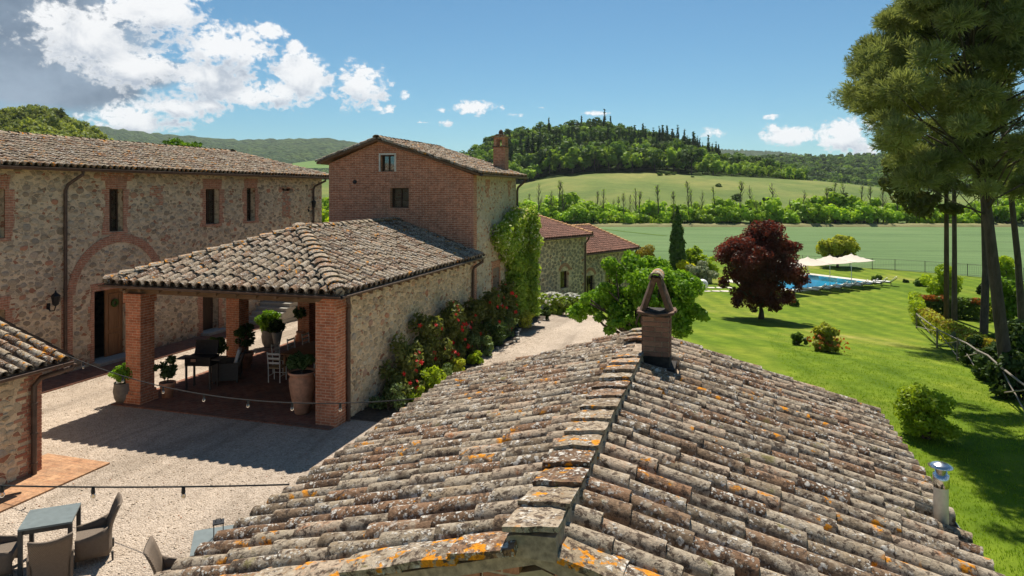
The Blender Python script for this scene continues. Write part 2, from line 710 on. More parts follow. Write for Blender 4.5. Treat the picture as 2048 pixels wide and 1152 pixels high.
def m_lawn():
    m, T = newmat('lawn')
    P = T.pos()
    big = T.noise(P, .13, 5, .62)
    mid = T.noise(P, 1.4, 5, .65)
    fine = T.noise(T.vmul(P, (1, 1, .3)), 45, 4, .7)
    X, Y, Z = T.xyz(P)
    # faint mowing bands
    band = T.math('SINE', T.math('MULTIPLY_ADD', X, 3.6, T.math('MULTIPLY_ADD', Y, 1.1, T.math('MULTIPLY', big, 7.0))))
    c = T.ramp(big, [(.28, (.078, .140, .010)), (.46, (.125, .198, .014)), (.60, (.175, .225, .024)), (.74, (.29, .28, .080))])
    c = T.mix(1.0, c, T.ramp(mid, [(.28, (.66, .72, .6)), (.72, (1.3, 1.2, 1.2))]), 'MULTIPLY')
    c = T.mix(1.0, c, T.ramp(T.math('MULTIPLY_ADD', band, .5, .5), [(0, (.84, .88, .85)), (1, (1.14, 1.09, 1.08))]), 'MULTIPLY')
    c = T.mix(.8, c, T.ramp(fine, [(.3, (.55, .6, .55)), (.7, (1.35, 1.3, 1.3))]), 'MULTIPLY')
    return finish(m, T, c, 0.95, T.bump(fine, .6, 0.03), spec=.08)


def m_field(name, c1, c2, c3, streak=(.05, .6, 1), s1=.02, tram=0.0):
    m, T = newmat(name)
    P = T.pos()
    big = T.noise(P, s1, 5, .6)
    mid = T.noise(T.vmul(P, streak), .9, 5, .65)
    fine = T.noise(P, 6, 4, .7)
    c = T.ramp(big, [(.3, c1), (.5, c2), (.72, c3)])
    c = T.mix(1.0, c, T.ramp(mid, [(.3, (.82, .84, .82)), (.7, (1.14, 1.12, 1.12))]), 'MULTIPLY')
    c = T.mix(.6, c, T.ramp(fine, [(.3, (.72, .74, .72)), (.7, (1.2, 1.2, 1.2))]), 'MULTIPLY')
    if tram:
        X, Y, Z = T.xyz(P)
        q = T.math('ADD', T.math('MULTIPLY_ADD', X, -.30, T.math('MULTIPLY', Y, .95)), T.math('MULTIPLY', big, 6.0))
        f = T.math('ABSOLUTE', T.math('SUBTRACT', T.math('FRACT', T.math('MULTIPLY', q, 1 / 19.0)), .5))
        tw = T.math('SUBTRACT', 1.0, T.ss(T.math('ABSOLUTE', T.math('SUBTRACT', f, .035)), .008, .02))
        row = T.math('SINE', T.math('MULTIPLY', q, 3.2))
        c = T.mix(T.math('MULTIPLY', tw, T.math('MULTIPLY', T.ss(mid, .35, .6), tram)), c, tuple(.45 * k for k in c1))
        c = T.mix(1.0, c, T.ramp(T.math('MULTIPLY_ADD', row, .5, .5), [(0, (.93, .94, .93)), (1, (1.05, 1.05, 1.05))]), 'MULTIPLY')
    return finish(m, T, c, 0.95, T.bump(T.math('ADD', fine, mid), .6, .15), spec=.15)


def m_forest(name, c1, c2, scale):
    m, T = newmat(name)
    P = T.pos()
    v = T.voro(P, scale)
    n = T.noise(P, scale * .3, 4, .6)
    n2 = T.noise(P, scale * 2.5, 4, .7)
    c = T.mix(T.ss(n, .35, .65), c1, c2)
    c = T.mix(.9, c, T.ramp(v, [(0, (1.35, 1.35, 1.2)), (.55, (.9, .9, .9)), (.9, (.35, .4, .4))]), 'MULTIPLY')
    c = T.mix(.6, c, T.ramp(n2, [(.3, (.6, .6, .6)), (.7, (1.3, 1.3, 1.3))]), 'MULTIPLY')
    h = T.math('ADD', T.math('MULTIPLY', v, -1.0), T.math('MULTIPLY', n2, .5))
    return finish(m, T, c, 1.0, T.bump(h, 1.0, 1.2 / scale), spec=.05)


def m_glass(name, tint=(.6, .7, .75), amount=.12):
    m, T = newmat(name)
    t = T.n('ShaderNodeBsdfTransparent')
    T.put(t.inputs[0], tint)
    g = T.n('ShaderNodeBsdfGlossy')
    g.inputs[1].default_value = .04
    lw = T.n('ShaderNodeFresnel')
    lw.inputs[0].default_value = 1.5
    f = T.math('ADD', lw.outputs[0], amount, clamp=True)
    mx = T.n('ShaderNodeMixShader')
    T.put(mx.inputs[0], f)
    T.t.links.new(t.outputs[0], mx.inputs[1])
    T.t.links.new(g.outputs[0], mx.inputs[2])
    o = T.n('ShaderNodeOutputMaterial')
    T.t.links.new(mx.outputs[0], o.inputs[0])
    return m


def m_water():
    m, T = newmat('pool_water')
    t = T.n('ShaderNodeBsdfTransparent')
    T.put(t.inputs[0], (.74, .94, .985))
    g = T.n('ShaderNodeBsdfGlossy')
    g.inputs[1].default_value = .03
    nb = T.bump(T.noise(T.pos(), 3.2, 3, .5), .18, .05)
    T.put(g.inputs['Normal'], nb)
    f = T.n('ShaderNodeFresnel')
    f.inputs[0].default_value = 1.33
    mx = T.n('ShaderNodeMixShader')
    T.put(mx.inputs[0], T.math('MULTIPLY', f.outputs[0], .22))
    T.t.links.new(t.outputs[0], mx.inputs[1])
    T.t.links.new(g.outputs[0], mx.inputs[2])
    o = T.n('ShaderNodeOutputMaterial')
    T.t.links.new(mx.outputs[0], o.inputs[0])
    return m


def m_wicker(name, c1, c2):
    m, T = newmat(name)
    g = T.n('ShaderNodeTexCoord').outputs['Object']
    X, Y, Z = T.xyz(g)
    a = T.math('SINE', T.math('MULTIPLY', T.math('ADD', X, Y), 330))
    b = T.math('SINE', T.math('MULTIPLY', Z, 260))
    w = T.math('MULTIPLY_ADD', T.math('MULTIPLY', a, b), .5, .5)
    n = T.noise(g, 30, 3)
    c = T.mix(T.math('MULTIPLY_ADD', w, .6, T.math('MULTIPLY', n, .4)), c1, c2)
    return finish(m, T, c, .7, T.bump(w, .6, .006))


def m_canvas(name, c):
    m, T = newmat(name)
    d = T.n('ShaderNodeBsdfDiffuse')
    T.put(d.inputs[0], c)
    t = T.n('ShaderNodeBsdfTranslucent')
    T.put(t.inputs[0], tuple(k * .8 for k in c))
    mx = T.n('ShaderNodeMixShader')
    mx.inputs[0].default_value = .25
    T.t.links.new(d.outputs[0], mx.inputs[1])
    T.t.links.new(t.outputs[0], mx.inputs[2])
    o = T.n('ShaderNodeOutputMaterial')
    T.t.links.new(mx.outputs[0], o.inputs[0])
    return m


M = dict(
    brick=m_brick('red_brick', (.43, .175, .10), (.31, .115, .065), (.50, .36, .27), dirt=.25),
    brick_pillar=m_brick('pillar_brick', (.47, .17, .085), (.36, .115, .055), (.50, .34, .24), dirt=.2),
    brick_old=m_brick('worn_brick', (.42, .19, .115), (.33, .135, .08), (.44, .33, .245), dirt=.3),
    paving=m_brick('brick_paving', (.30, .13, .08), (.22, .09, .055), (.25, .19, .15), w=.26, h=.13, mort=.008, flat=True, dirt=.6),
    terrace=m_brick('terrace_brick', (.50, .285, .155), (.43, .225, .12), (.42, .275, .18), w=.26, h=.13, mort=.005, flat=True, dirt=.45),
    house=m_rubble('rubble_house', (.54, .425, .295), (.54, .42, .29), (.35, .265, .18), (.45, .365, .27), 6.0, .12),
    porticow=m_rubble('rubble_portico', (.58, .445, .295), (.60, .46, .31), (.40, .31, .21), (.50, .40, .28), 5.2, .16),
    tower=m_rubble('rubble_tower', (.44, .38, .28), (.46, .40, .31), (.36, .29, .205), (.43, .40, .35), 6.4, .2, .10),
    annex=m_rubble('rubble_annex', (.56, .45, .31), (.50, .40, .28), (.33, .26, .18), (.40, .35, .28), 4.5, .05),
    gablew=m_rubble('rubble_gable', (.50, .41, .29), (.48, .40, .30), (.42, .34, .24), (.45, .40, .32), 5.0, .05),
    stone=m_stone('field_stone', [(0, (.50, .395, .275)), (.18, (.44, .34, .23)), (.30, (.23, .175, .12)), (.40, (.38, .31, .235)), (.55, (.29, .22, .15)), (.7, (.52, .415, .295)), (.82, (.26, .22, .175)),
                                  (.90, (.46, .37, .27)), (.95, (.42, .20, .12)), (1, (.34, .245, .16))]),
    stone_warm=m_stone('warm_stone', [(0, (.58, .45, .30)), (.25, (.45, .34, .22)), (.40, (.36, .275, .18)), (.5, (.52, .43, .32)), (.62, (.44, .33, .215)), (.75, (.62, .50, .35)), (.88, (.35, .30, .24)),
                                      (.95, (.45, .22, .13)), (1, (.50, .36, .23))]),
    stone_dark=m_stone('annex_stone', [(0, (.26, .205, .145)), (.3, (.20, .165, .125)), (.6, (.30, .25, .19)), (.85, (.22, .20, .17)), (1, (.33, .26, .18))]),
    tile=m_tile('old_tile', .55),
    tile_ridge=m_tile('ridge_tile', 1.5),
    tile_verge=m_tile('verge_tile', 2.0),
    tile_far=m_tile('far_tile', .75, .8, .6),
    tile_new=m_plain('annex_tile', (.245, .115, .075), .9, var=.45, scale=5),
    tile_new_ridge=m_plain('annex_ridge_tile', (.55, .30, .13), .9, var=.35, scale=7),
    pan=m_plain('pan_tile', (.085, .06, .042), .95, var=.45, scale=16, bump=.5),  # darkened clay: the shade between the cover rows is put into the colour
    deck=m_wood('roof_boards', (.10, .055, .03), (.17, .095, .05)),
    beam=m_wood('old_beam', (.13, .075, .04), (.22, .13, .07), (.15, 1, 1)),
    copper=m_plain('dark_gutter', (.095, .06, .045), .5, .3, var=.3, scale=6),
    zinc=m_plain('zinc_gutter', (.42, .42, .41), .4, .8, var=.2, scale=5),
    steel=m_plain('steel', (.62, .62, .62), .22, 1.0, var=.1, scale=5, bump=.05),
    iron=m_plain('black_iron', (.02, .02, .022), .5, .4, var=.3),
    mortar=m_plain('old_mortar', (.36, .275, .195), .95, var=.4, scale=18, bump=.6),
    soot=m_plain('sooty_mortar', (.035, .03, .027), .95, var=.6, scale=20, bump=.6),
    plaster=m_plain('lime_plaster', (.47, .39, .275), .95, var=.28, scale=7, bump=.4),
    whitewood=m_plain('white_paint', (.62, .60, .55), .6, var=.15),
    sill=m_plain('stone_sill', (.36, .34, .30), .85, var=.2),
    door=m_wood('door_wood', (.20, .095, .04), (.31, .155, .07), (1, 1, .1), 14),
    shutter=m_wood('dark_wood', (.045, .028, .018), (.085, .05, .03), (1, 1, .1), 16),
    curtain=m_plain('net_curtain', (.75, .75, .76), .9, var=.12),
    glass=m_glass('window_glass'),
    bluepane=m_plain('blue_reflection_pane', (.10, .42, .68), .15, var=.05, bump=0),
    terracotta=m_plain('terracotta', (.50, .255, .155), .85, var=.25, scale=8),
    greypot=m_plain('grey_pot', (.20, .18, .155), .85, var=.25, scale=8),
    soil=m_plain('soil', (.075, .055, .038), 1.0, var=.5, scale=10, bump=.8),
    gravel=m_gravel(), lawn=m_lawn(), water=m_water(),
    field=m_field('wheat_field', (.098, .165, .058), (.118, .190, .068), (.145, .212, .082), s1=.03, tram=.8),
    meadow=m_field('hill_meadow', (.080, .130, .028), (.130, .175, .038), (.26, .25, .07), (.3, .3, 1), .022),
    verge=m_field('dry_verge', (.20, .19, .08), (.26, .24, .11), (.16, .18, .06), (.3, .3, 1), .2),
    green_field=m_field('far_field', (.10, .18, .04), (.12, .20, .05), (.15, .21, .06)),
    pooltile=m_plain('pool_lining', (.32, .80, .95), .5, var=.05, bump=0),
    coping=m_plain('pool_stone', (.60, .55, .46), .85, var=.2, scale=3),
    canvas=m_canvas('parasol_canvas', (.86, .77, .66)),
    cushion=m_plain('white_cushion', (.74, .72, .69), .9, var=.08),
    darkframe=m_plain('dark_frame', (.06, .055, .05), .6, var=.2),
    wicker=m_wicker('wicker', (.07, .05, .036), (.26, .20, .15)),
    slate=m_plain('slate_top', (.155, .185, .185), .45, var=.12, scale=9, bump=.05),
    whiteball=m_plain('white_globe', (.78, .78, .77), .4, var=.05, bump=0),
    bulb=m_glass('bulb_glass', (.80, .74, .62), .10),
    rope=m_plain('black_cable', (.03, .028, .026), .7, var=.1, bump=0),
    fencewood=m_wood('fence_pole', (.14, .115, .09), (.27, .235, .195), (1, 1, .3), 12),
    wovenseat=m_plain('woven_seat', (.35, .25, .14), .9),
    bark=m_bark('bark', (.055, .04, .03), (.13, .10, .075)),
    pinebark=m_bark('pine_bark', (.045, .035, .027), (.125, .10, .08), 7),
    leaf_fig=m_leaf('leaf_fig', (.045, .105, .009), (.165, .285, .022), .45, nscale=1.8),
    leaf_maple=m_leaf('leaf_purple', (.030, .018, .013), (.130, .044, .031), .42, (1.8, .8, .6), objvar=.1, nscale=.7),
    leaf_pine=m_leaf('needles', (.055, .070, .030), (.195, .215, .088), .34, (1.2, 1.2, .6), .01, nscale=.6),
    leaf_lime=m_leaf('leaf_lime', (.10, .165, .010), (.30, .375, .026), .45),
    leaf_dark=m_leaf('leaf_dark', (.022, .042, .012), (.052, .085, .022), .3),
    leaf_mid=m_leaf('leaf_mid', (.045, .085, .016), (.10, .16, .032), .38),
    leaf_olive=m_leaf('leaf_olive', (.13, .15, .085), (.25, .27, .17), .25, (1, 1, .7)),
    leaf_vine=m_leaf('leaf_vine', (.075, .135, .014), (.25, .33, .05), .42, gloss=.02),
    leaf_yellow=m_leaf('leaf_yellow', (.22, .24, .016), (.48, .44, .02), .4),
    leaf_red=m_leaf('leaf_red', (.20, .055, .018), (.36, .13, .03), .35),
    leaf_rose=m_leaf('leaf_rose', (.060, .085, .022), (.16, .165, .05), .42, nscale=1.6),
    leaf_hill=m_leaf('leaf_hill', (.028, .058, .014), (.105, .170, .034), .38, objvar=.9, nscale=.05),
    leaf_hill_light=m_leaf('leaf_hill_light', (.080, .145, .016), (.22, .31, .05), .42, objvar=.6, nscale=.08),
    leaf_hill_left=m_leaf('leaf_hill_left', (.075, .10, .024), (.185, .21, .05), .4, objvar=.9, nscale=.05),
    leaf_belt=m_leaf('leaf_belt', (.12, .215, .014), (.28, .40, .034), .42, objvar=.45, nscale=.2),
    leaf_cyp=m_leaf('leaf_cypress', (.020, .040, .014), (.045, .078, .022), .15, objvar=.5),
    leaf_cyp_near=m_leaf('leaf_cypress_near', (.035, .070, .016), (.085, .135, .028), .22),
    rose=m_plain('rose_red', (.72, .014, .012), .6, var=.3, scale=40, bump=0),
    whiteflower=m_plain('flower_white', (.80, .78, .70), .7, var=.1, bump=0),
    grass=m_leaf('grass_blade', (.10, .19, .006), (.19, .27, .014), .4, objvar=0, boost=1.25),
    forest_far=m_forest('forest_far', (.048, .088, .036), (.095, .145, .045), .055),
    forest_mid=m_forest('forest_mid', (.035, .062, .016), (.07, .11, .025), .12),
)

# ------------------------------------------------------------------ ground, gravel, field, hills
def grid_mesh(name, xs, ys, zf, mat, smooth=True):
    X, Y = np.meshgrid(np.array(xs, float), np.array(ys, float))
    Z = zf(X, Y)
    V = np.stack([X, Y, Z], -1).reshape(-1, 3)
    nx, ny = len(xs), len(ys)
    idx = (np.arange(ny - 1)[:, None] * nx + np.arange(nx - 1)[None, :]).ravel()
    Q = np.stack([idx, idx + 1, idx + nx + 1, idx + nx], -1)
    return npmesh(name, V, Q, np.zeros(len(Q)), mat, smooth)


_pc = [_p0 - _e1 * POOL_L * a + _e2 * POOL_W * b for a in (0, 1) for b in (0, 1)]
px0, px1 = min(p.x for p in _pc) - 2, max(p.x for p in _pc) + 2
py0, py1 = min(p.y for p in _pc) - 2, max(p.y for p in _pc) + 2


def ground_h(X, Y):
    Z = ground_z(X, Y)
    U, V = pool_uv(X, Y)
    ins = (U > -.6) & (U < POOL_L + .6) & (V > -.6) & (V < POOL_W + .6)
    return np.where(ins, -5.2, Z)


xs = sorted(set(list(np.arange(-60, px0, 1.5)) + list(np.arange(px0, px1, .4)) + list(np.arange(px1, 90, 2)) + [-4300, -2500, -1000, -400, -200, -120, 120, 200, 400, 1000, 2500, 4300]))
ys = sorted(set(list(np.arange(-20, py0, 1.5)) + list(np.arange(py0, py1, .4)) + list(np.arange(py1, 110, 2)) + [-1500, -800, -200, -60, 130, 180, 300, 600, 1200, 3000, 4600]))
struct('ground', grid_mesh('ground', xs, ys, ground_h, M['lawn']))


def strip_sheet(name, left, right, y0, y1, lift, mat, nx=40, ny=70, zf=None):
    ya = np.linspace(y0, y1, ny)
    V = []
    for y in ya:
        a, b = interp(left, y), interp(right, y)
        for k in range(nx):
            x = a + (b - a) * k / (nx - 1)
            V.append((x, y, gz(x, y) + lift))
    idx = (np.arange(ny - 1)[:, None] * nx + np.arange(nx - 1)[None, :]).ravel()
    Q = np.stack([idx, idx + 1, idx + nx + 1, idx + nx], -1)
    return struct(name, npmesh(name, np.array(V), Q, np.zeros(len(Q)), mat, True))


# gravel courtyard and the drive that curves away behind the tower
strip_sheet('gravel_courtyard', [(-6, -30), (34, -30), (36, -17), (44, -14.5), (48, -13)],
            [(-6, 0.2), (10, 0.2), (14, .6), (20, .2), (26, -1.0), (30, -2.2), (34, -3.8), (38, -6.0), (42, -8.6), (48, -10)], -6, 48, .02, M['gravel'])

# young wheat beyond the fence, a straw-coloured bank and the meadow hill
FD = 80.0


def polar_sheet(name, pxs, ds, zf, mat, kind='structure'):
    V = []
    for d in ds:
        for p in pxs:
            z = zf(p, d)
            V.append(pxd(p, d, z))
    nx, ny = len(pxs), len(ds)
    idx = (np.arange(ny - 1)[:, None] * nx + np.arange(nx - 1)[None, :]).ravel()
    Q = np.stack([idx, idx + 1, idx + nx + 1, idx + nx], -1)
    return struct(name, npmesh(name, np.array([tuple(v) for v in V]), Q, np.zeros(len(Q)), mat, True), kind)


field_near = [(-800, 95), (1040, 90), (1500, 88), (1790, 78), (2100, 66), (2700, 52)]


def field_mesh():
    pxs = np.linspace(-800, 3000, 60)
    V, rows = [], np.linspace(0, 1, 14)
    for t in rows:
        for p in pxs:
            d0 = interp(field_near, p)
            d = d0 + (174 - d0) * t
            V.append(pxd(p, d, -2.97))
    nx, ny = len(pxs), len(rows)
    idx = (np.arange(ny - 1)[:, None] * nx + np.arange(nx - 1)[None, :]).ravel()
    Q = np.stack([idx, idx + 1, idx + nx + 1, idx + nx], -1)
    return struct('wheat_field', npmesh('wheat_field', np.array([tuple(v) for v in V]), Q, np.zeros(len(Q)), M['field'], True))


field_mesh()
# tractor line across the wheat
tl = MB()
tp = [pxd(1205, 163, -2.93), pxd(1262, 150, -2.93), pxd(1330, 138, -2.93)]
for a, b in zip(tp, tp[1:]):
    dv = (b - a).normalized()
    sd = Vector((-dv.y, dv.x, 0)) * .6
    tl.add([a - sd, a + sd, b + sd, b - sd], [(0, 1, 2, 3)])
o = tl.build('ditch_grass', M['leaf_mid'])
o['kind'] = 'structure'

# hill terrain, given as skyline of the bare hill (photo rows) at a distance, minus the height of the trees on it
meadow_edge = [(-900, 362), (600, 360), (900, 362), (1040, 368), (1100, 356), (1200, 346), (1300, 346), (1420, 351), (1540, 357), (1640, 362), (1720, 370), (1800, 378), (1900, 388), (2100, 392), (3000, 394)]
hill_sky = [(-900, 372), (800, 372), (880, 345), (935, 312), (1000, 276), (1060, 262), (1110, 257), (1170, 250), (1230, 256), (1280, 268), (1340, 280), (1400, 300), (1440, 314), (1520, 326), (1600, 352), (1650, 372), (1720, 380), (1800, 388), (2000, 396), (3000, 396)]
D0, D1, D2, D3 = 176.0, 310.0, 430.0, 620.0


def hill_z(p, d):
    ze = EYE + (HOR - interp(meadow_edge, p)) * D1 / FPX
    zs = EYE + (HOR - interp(hill_sky, p)) * D2 / FPX - 5.0
    if d <= D1:
        t = (d - D0) / (D1 - D0)
        t = max(0.0, t)
        return -3.0 + (ze + 3.0) * (t * t * (3 - 2 * t) * .35 + t * .65) + (.5 * math.sin(p * .02 + d * .06) if d < 300 else 0)
    if d <= D2:
        t = (d - D1) / (D2 - D1)
        return ze + (zs - ze) * (t ** 1.15 if zs > ze else t)
    t = min(1.0, (d - D2) / (D3 - D2))
    return zs + (min(-3.0, zs) - zs) * t * t


def hill_at(p, d):
    return pxd(p, d, hill_z(p, d))


hp = np.linspace(-900, 3000, 150)
polar_sheet('meadow_hill', hp, list(np.linspace(D0 - 4, D1, 24)), lambda p, d: hill_z(p, d) if d > D0 else -3.0, M['meadow'])
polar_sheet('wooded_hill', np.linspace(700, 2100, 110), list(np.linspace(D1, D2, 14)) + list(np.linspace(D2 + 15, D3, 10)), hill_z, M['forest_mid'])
polar_sheet('field_bank', np.linspace(700, 3000, 60), [172.5, 173.2, 175.5, 177], lambda p, d: {172.5: -3.02, 173.2: -2.5, 175.5: -2.2, 177: -2.9}[d], M['verge'])

# left hill behind the farmhouse
lh_sky = [(-700, 150), (-300, 190), (-100, 228), (0, 232), (40, 222), (70, 218), (110, 226), (150, 245), (180, 262), (200, 278), (225, 300), (260, 335), (330, 390)]


def left_z(p, d):
    zt = EYE + (HOR - interp(lh_sky, p)) * 300 / FPX - 3.0
    t = min(1.0, max(0.0, (d - 120) / 180.0))
    if d > 300:
        t2 = min(1.0, (d - 300) / 160.0)
        return zt + (-4 - zt) * t2 * t2
    return -3 + (zt + 3) * t ** .8


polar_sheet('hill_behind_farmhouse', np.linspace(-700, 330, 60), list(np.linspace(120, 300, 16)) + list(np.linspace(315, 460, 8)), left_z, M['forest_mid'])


# distant ridges with a bumpy wooded surface
def ridge(name, sky, dist, depth, mat, p0, p1, base=-4.0, seed=0, rough=0.0, n=260):
    rg = np.random.RandomState(seed)
    pxs = np.linspace(p0, p1, n)
    ts = np.linspace(0, 1, 26)
    V = []
    jit = rg.rand(len(ts), n)
    for i, t in enumerate(ts):
        for j, p in enumerate(pxs):
            zt = EYE + (HOR - interp(sky, p)) * dist / FPX
            d = dist - depth * (1 - t)
            z = base + (zt - base) * (t ** .9)
            z += rough * jit[i, j]
            V.append(pxd(p, d, z))
    for k, (e, zz) in enumerate(((.15, .8), (.5, .2), (1.0, -.1))):
        for j, p in enumerate(pxs):
            zt = EYE + (HOR - interp(sky, p)) * dist / FPX
            V.append(pxd(p, dist + depth * e, base + (zt - base) * zz))
    nx, ny = n, len(ts) + 3
    idx = (np.arange(ny - 1)[:, None] * nx + np.arange(nx - 1)[None, :]).ravel()
    Q = np.stack([idx, idx + 1, idx + nx + 1, idx + nx], -1)
    return struct(name, npmesh(name, np.array([tuple(v) for v in V]), Q, np.zeros(len(Q)), mat, True))


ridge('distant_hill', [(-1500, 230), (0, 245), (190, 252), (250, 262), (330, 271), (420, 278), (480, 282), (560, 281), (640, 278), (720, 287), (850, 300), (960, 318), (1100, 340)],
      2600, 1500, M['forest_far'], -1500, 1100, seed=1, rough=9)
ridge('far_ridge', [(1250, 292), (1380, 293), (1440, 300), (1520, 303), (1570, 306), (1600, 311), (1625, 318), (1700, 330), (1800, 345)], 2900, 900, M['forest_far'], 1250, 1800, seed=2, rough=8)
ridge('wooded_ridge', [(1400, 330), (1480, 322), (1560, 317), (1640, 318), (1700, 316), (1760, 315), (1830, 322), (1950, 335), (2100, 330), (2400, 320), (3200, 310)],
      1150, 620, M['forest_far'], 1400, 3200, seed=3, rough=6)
o = polar_sheet('far_green_field', np.linspace(585, 730, 20), [700, 780, 860, 940], lambda p, d: EYE + (HOR - (336 - (d - 700) * (.075 - .0005 * abs(p - 655)))) * d / FPX, M['green_field'])


# ------------------------------------------------------------------ fair-weather cumulus: curved banks of cloud 9 km out
def clouds():
    def ae(px, py):
        q = Vector((px - 1024.0, FPX, HOR - py))
        q.normalize()
        wv = cw(q.x, q.y, q.z)
        return math.atan2(wv.x, wv.y), math.asin(wv.z)
    R = 1365.0
    white = [(175, 80, 90, 58), (310, 25, 82, 60), (265, 130, 120, 40), (455, 100, 90, 50), (420, 150, 95, 45), (490, 190, 95, 24),
             (600, 155, 55, 48), (715, 168, 52, 42), (560, 178, 60, 22), (345, 212, 80, 24), (260, 238, 85, 26), (420, 210, 50, 10),
             (540, 62, 30, 14), (590, 92, 14, 12), (765, 217, 26, 8), (950, 213, 42, 14), (893, 246, 15, 7), (885, 220, 16, 5),
             (1420, 266, 24, 10), (1580, 270, 48, 18), (1545, 264, 22, 14), (1690, 270, 48, 30), (1725, 296, 30, 16), (1190, 225, 26, 5),
             (1040, 229, 20, 4), (1500, 262, 6, 4), (808, 190, 10, 8), (848, 243, 14, 4), (1085, 215, 8, 4), (1540, 232, 16, 4)]
    white = [(*ae(a, b), c / R, e / R) for a, b, c, e in white]
    rg = random.Random(11)
    for k in range(16):                                   # the same kind of cloud goes on around the rest of the sky
        a0 = rg.uniform(.75, 5.1)
        e0 = rg.uniform(.08, .5)
        for q in range(4):
            white.append((((a0 + rg.uniform(-.14, .14) + math.pi) % (2 * math.pi)) - math.pi, e0 + rg.uniform(-.02, .03), rg.uniform(.03, .1), rg.uniform(.02, .05)))
    dark = [(*ae(20, 40), 235 / R, 120 / R), (*ae(30, 150), 220 / R, 62 / R), (*ae(-250, 40), 330 / R, 190 / R), (*ae(220, 140), 150 / R, 34 / R)]

    def fld(items, A, E, soft=False):
        out = np.full(A.shape, -9.0)
        for a0, e0, ra, re in items:
            d = 1 - np.sqrt(((A - a0) / ra) ** 2 + ((E - e0) / re) ** 2)
            out = np.maximum(out, np.where(d > 0, d * min(1.0, ra / .034), d * 1.25))
        return out

    def bank(name, items, rad, az, el, mat, lim):
        A, E = np.meshgrid(az, el)
        F = fld(items, A, E)
        FU = fld(items, A, E + .022)
        V = np.stack([np.sin(A) * np.cos(E), np.cos(A) * np.cos(E), np.sin(E)], -1).reshape(-1, 3) * rad
        nx = len(az)
        idx = (np.arange(len(el) - 1)[:, None] * nx + np.arange(nx - 1)[None, :]).ravel()
        Q = np.stack([idx, idx + 1, idx + nx + 1, idx + nx], -1)
        Q = Q[(F.ravel()[Q] > lim).any(1)]
        used, inv = np.unique(Q.ravel(), return_inverse=True)
        me = npmesh(name, V[used], inv.reshape(-1, 4), np.zeros(len(Q)), mat, True)
        for nm, arr in (('dens', F), ('above', FU)):
            at = me.attributes.new(nm, 'FLOAT', 'POINT')
            at.data.foreach_set('value', arr.ravel()[used].astype(np.float32))
        o = struct(name, me, 'stuff')
        return o

    def cmat(name, grey):
        m, T = newmat(name)
        m.cycles.emission_sampling = 'NONE'
        P = T.vmul(T.pos(), (1 / 9000.0, 1 / 9000.0, 1.35 / 9000.0))
        f = T.n('ShaderNodeAttribute', attribute_name='dens').outputs['Fac']
        u = T.n('ShaderNodeAttribute', attribute_name='above').outputs['Fac']
        if grey:
            nz = T.noise(P, 12, 7, .58, .3)
            a = T.ss(T.math('ADD', f, T.math('MULTIPLY_ADD', nz, .9, -.45)), -.08, .34)
            col = T.mix(T.ss(T.noise(P, 7, 5, .6), .3, .72), (.095, .135, .19), (.22, .28, .355))
            a = T.math('MULTIPLY', a, .97)
        else:
            nz = T.noise(P, 30, 9, .64, .2)
            big = T.noise(P, 9, 3, .5)
            nf = T.noise(P, 120, 6, .6)
            dd = T.math('ADD', T.math('ADD', T.math('MULTIPLY_ADD', f, 1.0, .13), T.math('MULTIPLY_ADD', nf, 1.3, -.65)), T.math('ADD', T.math('MULTIPLY_ADD', nz, 2.6, -1.3), T.math('MULTIPLY_ADD', big, .9, -.45)))
            a = T.ss(dd, -.05, .55)
            nu = T.noise(P, 20, 8, .62, .4)
            under = T.ss(T.math('ADD', T.math('SUBTRACT', u, f), T.math('MULTIPLY_ADD', nu, 3.0, -1.5)), -.55, .65)
            under = T.math('MULTIPLY', under, T.ss(dd, .05, .75))
            col = T.mix(under, (.66, .665, .67), (.30, .345, .41))  # shaded undersides are painted into the emission colour
            a = T.math('MULTIPLY', a, .97)
        em = T.n('ShaderNodeEmission')
        T.put(em.inputs[0], col)
        tr = T.n('ShaderNodeBsdfTransparent')
        mx = T.n('ShaderNodeMixShader')
        T.put(mx.inputs[0], a)
        T.t.links.new(tr.outputs[0], mx.inputs[1])
        T.t.links.new(em.outputs[0], mx.inputs[2])
        o = T.n('ShaderNodeOutputMaterial')
        T.t.links.new(mx.outputs[0], o.inputs[0])
        return m
    az = np.concatenate([np.arange(-math.pi, -1.35, .03), np.arange(-1.35, .75, .0045), np.arange(.75, math.pi + .03, .03)])
    el = np.arange(.015, .70, .0045)
    bank('clouds', white, 9000, az, el, cmat('cumulus', False), -.95)
    bank('rain_cloud', dark, 9800, az, el, cmat('grey_cloud', True), -.6)


clouds()

